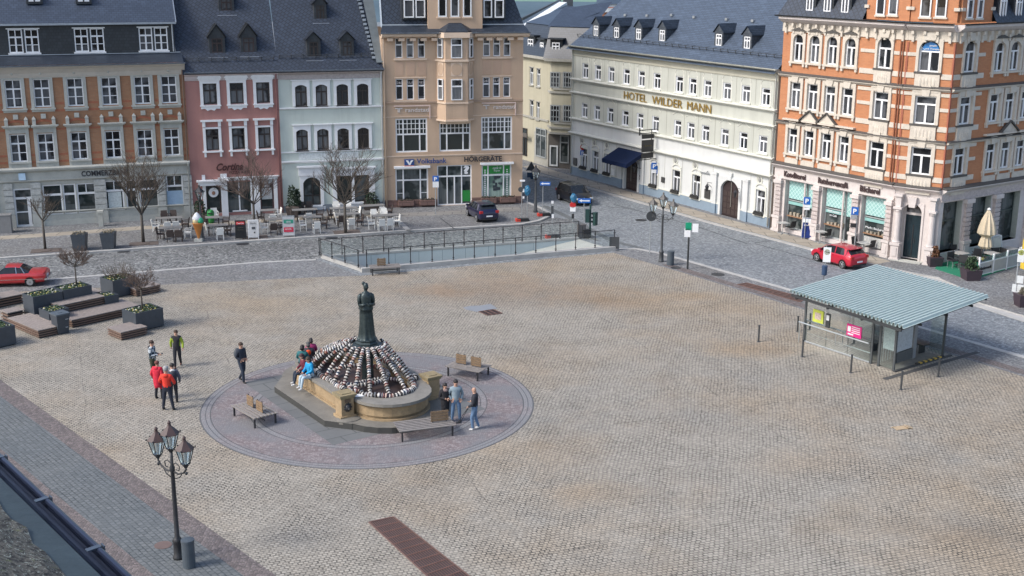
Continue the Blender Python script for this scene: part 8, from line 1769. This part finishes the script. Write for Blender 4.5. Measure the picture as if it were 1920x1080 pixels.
spanel(SL_*.02,0,SL_*.15,0,.1,2.1,SG,'glass_panel'); spanel(SL_,.05,SL_,SR_*.95,.1,2.2,SG,'glass_panel'); spanel(.0,SR_+.0,.75,SR_+.0,.1,2.3,SG,'glass_panel'); spanel(SL_*.3,SR_,SL_*.98,SR_,.1,2.2,SG,'glass_panel')
spanel(SL_*.26,0,SL_,0,1.95,2.2,BEAM,'top_band',.02,.02)
spanel(SL_*.26,0,SL_,0,.02,.08,GALV,'bottom_rail',.05)
MB().tube([sw_(SL_*.24,-.25,1.0),sw_(SL_*1.03,-.25,1.0)],.035,8).tube([sw_(SL_*.26,.1,.45),sw_(SL_,.1,.45)],.03,8).tube([sw_(SL_*.6,-.25,.45),sw_(SL_*.6,-.25,1.)],.02,6).tube([sw_(SL_*1.02,-.25,.0),sw_(SL_*1.02,-.25,1.)],.025,6).build('handrail',plain('bright_rail',(.42,.45,.45),.3,.05,4,0,.6),SHT)
MB().tube([sw_(SL_*.99,.1,1.),sw_(SL_*.99,SR_*.9,1.)],.025,6).tube([sw_(SL_*.3,SR_-.1,1.),sw_(SL_,SR_-.1,1.)],.025,6).build('handrail',BEAM,SHT)
for b,l0,l1 in((SR_*.45,.4,.95),(SR_*.9,.12,.5)): MB().cbox(sw_(SL_*(l0+l1)/2,b,.46),(SL_*(l1-l0),.5,.05),SA).cbox(sw_(SL_*(l0+.05),b,.23),(.05,.4,.44),SA).cbox(sw_(SL_*(l1-.05),b,.23),(.05,.4,.44),SA).build('waiting_bench',plain('dark_perforated_seat',(.025,.027,.03),.5),SHT)
def poster(a0,a1,z0,z1,mat,y=-.03,name='poster'): spanel(SL_*a0,0,SL_*a1,0,z0,z1,mat,name,.01,y)
MAG=plain('magenta_poster',(.62,.02,.20),.5,.05); poster(.36,.52,1.0,1.55,MAG); poster(.475,.508,1.2,1.45,WHITE,-.04,'poster_emblem')
for i in range(4): poster(.375,.465,1.44-.09*i,1.475-.09*i,WHITE,-.04,'poster_line')
poster(.445,.505,1.06,1.12,WHITE,-.04,'poster_line'); poster(.79,.91,1.15,1.75,plain('yellow_poster',(.5,.55,.08),.5)); poster(.815,.885,1.3,1.62,plain('pale_poster_centre',(.5,.4,.35),.5,.4,14),-.04); poster(.715,.76,1.05,1.72,BEAM); poster(.722,.753,1.4,1.65,WHITE,-.04)
TT=plain('timetable_sheets',(.36,.40,.43),.4,.3,10,0); spanel(SL_*.015,.0,SL_*.13,0,.9,2.05,TT,'timetable',.03,.03); spanel(.02,.1,.12,SR_*.36,.85,2.0,TT,'timetable',.03,.03); spanel(.0,.1,.1,SR_*.38,.35,.8,SHF,'timetable_case',.1)
spanel(.1,SR_*.38,.15,SR_*.46,.3,2.1,plain('grey_column',(.2,.21,.22),.4),'ticket_column',.12)
YST=plain('warning_yellow',(.55,.36,.05),.5)
for i in range(11):
    f0=SR_*(.42+.05*i); MB().cbox(sw_(-.1,f0+.08,.06),(.14,SR_*.05,.11),SA).build('striped_kerb',YST if i%2 else BLACK,SHT)
m=MB(); m.cbox(sw_(-.12,SR_*.55,.035),(.12,SR_*1.15,.05),SA).cbox(sw_(-.5,SR_*.6,.008),(.25,SR_*1.9,.012),SA).build('threshold',plain('dark_threshold',(.06,.06,.06),.8),SHT)
MB().cbox(sw_(SL_/2,SR_/2,.012),(SL_,SR_,.02),SA).build('floor',plain('shelter_floor_setts',(.19,.175,.155),.85,.2,3),SHT)
for i in range(6): MB().cbox(sw_(SL_*.2,SR_*(.06+.05*i),.5),(.03,.03,.85),SA).build('luggage_rail',GALV,SHT)
# ================================================================ people
SKIN=plain('skin',(.42,.25,.18),.6,.06); HAIRC={}
def cloth(n,c,v=.15): return plain('cloth_'+n,c,.85,v,9)
def person(px,py,rz,label,pose,top,legs,shoes,hair,H=1.75,hat=None,z=0.,sleeve=None,coat=0.,extra=None,at=None,group=None,hairlen=0.,bald=False):
    """pose: dict of joint positions for L/R hand, elbow, knee, foot in body space (facing -Y), metres for a 1.75 m body"""
    p=at if at is not None else G(px,py,z); t=thing('person',label,'person',p,rz,group); s=H/1.75
    sit=pose.get('sit',False); hip=pose.get('hip',Vector((0,0,.93))); hip=Vector(hip); lean=pose.get('lean',0.)
    V=[];E=[];R=[];Z=[]
    def add(v,r,zn,par=None):
        V.append(Vector(v)*s); R.append((r*s,r*s) if not isinstance(r,tuple) else (r[0]*s,r[1]*s)); Z.append(zn)
        if par is not None: E.append((par,len(V)-1))
        return len(V)-1
    def tp(x,y,z_): return (hip.x+x,hip.y+y-lean*(z_/.5),hip.z+z_)
    c=coat
    a=add(tp(0,0,0),(.17+c,.135+c),'L' if not c else 'T'); b=add(tp(0,0,.14),(.175+c,.14+c),'T',a); d=add(tp(0,.01,.32),(.195+c,.15+c),'T',b); e=add(tp(0,.01,.46),(.155,.125),'T',d); n=add(tp(0,0,.55),(.058,.058),'T' ,e); h1=add(tp(0,-.015,.62),(.075,.085),'S',n); h2=add(tp(0,-.02,.71),(.08,.095),'S',h1); h3=add(tp(0,-.01,.79),(.06,.07),'S',h2)
    if c>.03 and not sit: k_=add((hip.x,hip.y,hip.z-.25),(.17+c,.13+c),'T',a); k2=add((hip.x,hip.y,hip.z-.42),(.17+c,.14+c),'T',k_)
    hands=[]
    for sd,X in(('R',-1),('L',1)):
        sh=add(tp(X*.17,.01,.46),.088+c*.3,'T',e); el=pose.get('e'+sd,(X*.27,.04,1.12)); hd=pose.get('h'+sd,(X*.27,-.06,.86)); el=Vector(el); hd=Vector(hd)
        ei=add(el,.068+c*.3,'A',sh); wi=add(el.lerp(hd,.88),.05+c*.1,'A',ei); hi=add(hd,.034,'S',wi); hands.append((el,hd,X))
        hj=add((hip.x+X*.09,hip.y-.0,hip.z-.06),.108,'L',a); kn=Vector(pose.get('k'+sd,(X*.1,-.02,.49))); ft=Vector(pose.get('f'+sd,(X*.11,0.02,.09)))
        km=add((Vector((hip.x+X*.09,hip.y,hip.z-.06))).lerp(kn,.5),.094,'L',hj); ki=add(kn,.076,'L',km); ci=add(kn.lerp(ft,.4),.07,'L',ki); ai=add(ft,.055,'L',ci)
        dr=pose.get('t'+sd,(0,-1,0)); he=add(ft+Vector((0,0,-.05)),.045,'B',ai); to=add(ft+Vector(dr)*.15+Vector((0,0,-.055)),.037,'B',he)
    me=bpy.data.meshes.new('body'); me.from_pydata([tuple(v) for v in V],E,[]); o=bpy.data.objects.new('body',me); COL.objects.link(o)
    sk=o.modifiers.new('k','SKIN'); sk.use_smooth_shade=True; 
    for i,sv in enumerate(me.skin_vertices[0].data): sv.radius=R[i]; sv.use_root=(i==0)
    ss=o.modifiers.new('s','SUBSURF'); ss.levels=1; ss.render_levels=1
    bpy.context.view_layer.update(); m2=bpy.data.meshes.new_from_object(o.evaluated_get(bpy.context.evaluated_depsgraph_get())); bpy.data.objects.remove(o)
    zmap={'S':0,'T':1,'L':2,'B':3,'A':4}; 
    # fingers and thumb
    bm=bmesh.new(); bm.from_mesh(m2)
    segs=[(V[a_],V[b_],zmap[Z[b_]]) for a_,b_ in E]
    def near(q):
        best=(9e9,0)
        for a_,b_,zn in segs:
            d_=b_-a_; f=max(0,min(1,(q-a_).dot(d_)/max(1e-9,d_.length_squared))); L=(q-a_-d_*f).length
            if L<best[0]: best=(L,zn if f>.12 or zn in(2,) else zn)
        return best[1]
    for f in bm.faces:
        q=f.calc_center_median(); f.material_index=near(q); f.smooth=True
        if c and q.z<(hip.z+.15)*s and q.z>(hip.z-.45)*s and not sit and f.material_index==2 and abs(q.x)<(.17+c)*s: f.material_index=1
    fm=MB()
    for el,hd,X in hands:
        d_=(hd-el).normalized(); sd_=Vector((0,0,1)).cross(d_); sd_=sd_.normalized() if sd_.length>.1 else Vector((0,1,0)); up=d_.cross(sd_)
        for j in range(4):
            b0=hd+d_*.025+sd_*(j-1.5)*.019; L=[.062,.075,.07,.055][j]; fm.tube([b0*s,(b0+d_*L*.5-up*.006*X)*s,(b0+d_*L*.95-up*.03*X)*s],[.0095*s,.009*s,.007*s],5,0)
        b0=hd-d_*.01+sd_*.028; fm.tube([b0*s,(b0+sd_*.03+d_*.02)*s,(b0+sd_*.03+d_*.05)*s],[.011*s,.010*s,.008*s],5,0)
    # nose, ears
    hc=Vector(tp(0,-.015,.70)); fm.ball((hc+Vector((0,-.10,-.02)))*s,(.014*s,.02*s,.022*s),6,4,0)
    for X in(-1,1): fm.ball((hc+Vector((X*.082,.01,-.02)))*s,(.012*s,.022*s,.03*s),6,4,0)
    tmp=bpy.data.meshes.new('t'); tmp.from_pydata(fm.v,[],fm.f); bm.from_mesh(tmp); bpy.data.meshes.remove(tmp); bm.to_mesh(m2); bm.free()
    mi_=[q_.material_index for q_ in m2.polygons]; m2.materials.clear()
    for mt in(SKIN,top,legs,shoes,sleeve or top): m2.materials.append(mt)
    m2.polygons.foreach_set('material_index',mi_); m2.name='body'; inst('body',m2,t)
    fe=MB(); 
    for X in(-1,1): fe.ball((hc+Vector((X*.032,-.088,.015)))*s,(.014*s,.012*s,.008*s),6,4)
    fe.build('eyes',BLACK,t); MB().cbox((hc+Vector((0,-.088,-.062)))*s,(.045*s,.012*s,.008*s)).build('mouth',plain('lips',(.3,.1,.09),.6),t)
    hm=MB(); hb=Vector(hc)*s
    if not bald:
        hm.ball((hb.x,hb.y+.018*s,hb.z+.035*s),(.096*s,.108*s,.092*s),12,9)
        if hairlen: hm.tube([(hb.x,hb.y+.06*s,hb.z+.03*s),(hb.x,hb.y+.08*s,hb.z-.08*s),(hb.x,hb.y+.09*s,hb.z-hairlen*s)],[.085*s,.095*s,.05*s],10)
        hm.build('hair',hair,t,smooth=True)
    if hat:
        MB().lathe([(.1*s,.0),(.108*s,.03*s),(.1*s,.09*s),(.06*s,.125*s),(0,.135*s)],(hb.x,hb.y+.01*s,hb.z+.03*s),14).build('hat',hat,t,smooth=True)
    if extra: extra(t,s,tp)
    return t
def hood(mat,y=.09,z=.5,r=.11):
    def f(t,s,tp): q=Vector(tp(0,y,z))*s; MB().ball(q,(r*s*1.1,r*s*.75,r*s*.7),10,7).build('hood',mat,t,smooth=True)
    return f
def pack(t,mat,s=1.,rzp=None):
    pass
DEN=cloth('blue_denim',(.10,.17,.28)); DKJ=cloth('dark_trousers',(.015,.017,.024)); SHOE=cloth('black_shoes',(.02,.02,.022)); WSH=cloth('white_shoes',(.6,.6,.6)); BRH=plain('brown_hair',(.05,.03,.02),.7,.2); BKH=plain('black_hair',(.015,.012,.012),.6,.2); GRH=plain('grey_hair',(.25,.25,.25),.8,.2)
t_=NT('cloth_checked'); ck=t_.n('ShaderNodeTexChecker',{'Vector':t_.geo(),'Color1':(.02,.035,.05),'Color2':(.38,.42,.45),'Scale':7.}); t_.P(Base_Color=ck.outputs[0],Roughness=.9); CHK=t_.done()
def face(dx,dy): return atan2(dx,-dy)   # heading so that the body looks along world (dx,dy)
walk=dict(kR=(-.1,-.16,.5),fR=(-.1,-.18,.09),kL=(.1,.0,.5),fL=(.1,.28,.11),eR=(-.27,.1,1.12),hR=(-.26,.16,.88),eL=(.27,.0,1.12),hL=(.27,-.18,.9))
stand=dict(); front=dict(eR=(-.25,.02,1.12),hR=(-.08,-.26,1.16),eL=(.25,.02,1.12),hL=(.08,-.26,1.14)); pock=dict(eR=(-.28,.08,1.13),hR=(-.18,-.08,.92),eL=(.28,.08,1.13),hL=(.18,-.08,.92),kR=(-.13,-.03,.49),fR=(-.15,.02,.09),kL=(.13,-.03,.49),fL=(.15,.02,.09))
person(289,712,face(1,-.1),'man in a blue and white checked jacket and olive trousers looking at his phone',dict(eR=(-.25,.0,1.13),hR=(-.1,-.32,1.15),eL=(.25,.02,1.12),hL=(.05,-.3,1.12)),CHK,cloth('olive_trousers',(.035,.04,.022)),WSH,BRH,1.78,extra=hood(cloth('black_hood',(.02,.02,.025))))
q=G(289,712); o=MB().cbox((0,0,0),(.07,.15,.012)).build('phone',BLACK,loc=(q.x+.43,q.y-.03,1.19),rz=.2); tag(o,'dark phone held by the man in the checked jacket','phone')
def vest(t,s,tp): MB().cbox(Vector(tp(0,-.135,.28))*s,(.22*s,.03,.5*s)).build('jacket_front',DKJ,t)
person(334,688,face(.15,-1),'man in a lime green and black jacket and black trousers walking towards the camera',walk,cloth('black_vest',(.018,.018,.022)),DKJ,cloth('brown_shoes',(.1,.04,.03)),BRH,1.72,sleeve=cloth('lime_jacket',(.26,.34,.03)))
person(299,748,face(.3,1),'woman in a long bright red hooded coat beside the man in the red jacket',pock,cloth('red_coat',(.50,.015,.04)),DKJ,SHOE,plain('auburn_hair',(.14,.05,.04),.8),1.66,coat=.05,extra=hood(MATS['cloth_red_coat']))
person(327,755,face(-.3,.9),'person in a grey jacket and white hood standing behind the man in red',dict(),cloth('grey_jacket',(.10,.10,.13)),DKJ,SHOE,BKH,1.70,extra=hood(cloth('white_hood',(.5,.5,.5))))
person(316,769,face(.1,1),'man in an orange-red jacket and navy trousers seen from behind, legs apart',dict(kR=(-.14,0,.49),fR=(-.2,.0,.09),kL=(.14,0,.49),fL=(.2,0,.09),eR=(-.3,-.02,1.15),hR=(-.22,-.2,1.02),eL=(.3,-.02,1.15),hL=(.2,-.2,1.02)),cloth('orange_red_jacket',(.60,.035,.02)),cloth('navy_trousers',(.015,.02,.035)),SHOE,GRH,1.82,hat=plain('grey_cap',(.28,.28,.28),.8),extra=hood(MATS['cloth_orange_red_jacket']))
def backpack(p,rz,label,mat,zc=1.22,d=.25):
    q=Vector((p.x,p.y,0))+Vector((-sin(rz)*d,cos(rz)*d,0)); o=thing('backpack',label,'backpack',Vector((q.x,q.y,zc)),rz); MB().ball((0,0,0),(.17,.12,.25),10,8).build('bag',mat,o,smooth=True); MB().bar((-.12,-.08,.2),(-.14,-.3,.12),.04,.02).bar((.12,-.08,.2),(.14,-.3,.12),.04,.02).build('strap',BLACK,o)
rz_=face(.7,-.5); pp=person(455,716,rz_,'man in a dark jacket and jeans with a backpack, walking alone left of the fountain',dict(walk,eR=(-.25,.06,1.13),hR=(-.12,-.16,1.0),eL=(.25,.06,1.13),hL=(.12,-.16,1.0)),cloth('dark_blue_jacket',(.018,.025,.04)),cloth('dark_jeans',(.02,.03,.05)),SHOE,BRH,1.78)
backpack(pp.location,rz_,'grey backpack on the man walking left of the fountain',cloth('grey_backpack',(.07,.08,.09)))
backpack(G(327,755),face(-.3,.9),'dark backpack on the person behind the man in the orange-red jacket',cloth('dark_backpack',(.03,.035,.05)),1.2)
person(835,791,face(.4,-.8),'woman in a long black coat and scarf with dark hair, hands folded',dict(front,hR=(-.04,-.22,1.1),hL=(.05,-.22,1.08)),cloth('black_coat',(.012,.012,.016)),DEN,SHOE,BKH,1.62,coat=.035,hairlen=.12,extra=lambda t,s,tp:MB().ball(Vector(tp(0,-.03,.5))*s,(.13*s,.11*s,.07*s),10,6).build('scarf',cloth('patterned_scarf',(.22,.16,.15),.5),t))
person(855,791,face(.2,-1),'man in a pale denim jacket and jeans, hands in pockets, standing between the two others',pock,cloth('pale_denim_jacket',(.20,.26,.30)),DEN,SHOE,BKH,1.76)
person(890,805,face(-1,.1),'bald man in a dark jacket, jeans and white shoes facing the couple',dict(eR=(-.26,.06,1.12),hR=(-.16,-.2,1.08),eL=(.26,-.02,1.12),hL=(.2,-.24,.98),kL=(.1,-.1,.5),fL=(.12,-.06,.09),kR=(-.1,.0,.5),fR=(-.12,.14,.09)),cloth('black_jacket',(.02,.022,.03)),DEN,WSH,BKH,1.74,bald=True)
q=G(874,794); m=MB().tube([(-.32,.0,.04),(.05,0,.62)],.014,6).tube([(-.22,.05,.04),(.1,.02,.66)],.012,6).bar((-.4,0,.03),(-.22,.02,.05),.12,.03); tag(m.build('walking_sticks',IRON,loc=q),'dark stick leaning from the hand of the bald man to the ground','stick')
# seated on the fountain rim
def seat(loc,rz,label,top,legs,shoes,hair,H=1.68,hl=0.,lean=.05,ex=None,cc=0.):
    ps=dict(sit=True,hip=(0,0,.10),lean=lean,kR=(-.11,-.44,.08),fR=(-.12,-.50,-.34),kL=(.11,-.46,.08),fL=(.12,-.56,-.36),eR=(-.25,-.08,.34),hR=(-.12,-.36,.2),eL=(.25,-.08,.34),hL=(.12,-.36,.2))
    return person(0,0,rz,label,ps,top,legs,shoes,hair,H,at=loc,hairlen=hl,extra=ex)
def rimp(x,y,z=.98): p=W2(x,y,z); return Vector((p.x,p.y,z))
left=FA-pi/2   # faces away from the basin on its left side
rwx=-(WF/2-.12)+.02
seat(rimp(rwx-.08,.75),left+.1,'woman in a bright blue hoodie and pale jeans sitting on the left fountain rim',cloth('bright_blue_hoodie',(.01,.26,.50)),cloth('pale_jeans',(.38,.48,.55)),WSH,BRH,1.68,.14,.08,hood(cloth('bright_blue_hoodie',(.01,.26,.50))) )
seat(rimp(rwx-.08,1.28),left-.1,'person in a maroon jacket and dark trousers sitting left of the woman in blue',cloth('maroon_jacket',(.12,.015,.03)),cloth('dark_blue_trousers',(.02,.03,.05)),WSH,plain('dark_maroon_hair',(.05,.02,.025),.7),1.66,.12,.1)
bl=FA+pi*.80
seat(rimp(-1.55,2.25),bl,'person in a teal jacket with black hair sitting at the back left of the rim',cloth('teal_jacket',(.02,.12,.13)),DKJ,SHOE,BKH,1.68,.08)
seat(rimp(-1.15,2.5),bl+.2,'person with an orange scarf sitting farther back on the rim, among the egg strings',cloth('dark_grey_coat',(.05,.05,.06)),DKJ,SHOE,plain('grey_black_hair',(.07,.07,.07),.7),1.68,.1,ex=lambda t,s,tp:MB().ball(Vector(tp(0,.1,.36))*s,(.13*s,.09*s,.13*s),10,7).build('orange_hood',cloth('orange_hood',(.65,.07,.01)),t,smooth=True))
seat(rimp(-.8,2.95),bl+.35,'person in a dark pink top half hidden behind the upper egg strings',cloth('dark_pink_top',(.30,.03,.12)),DKJ,SHOE,BKH,1.66,.1)
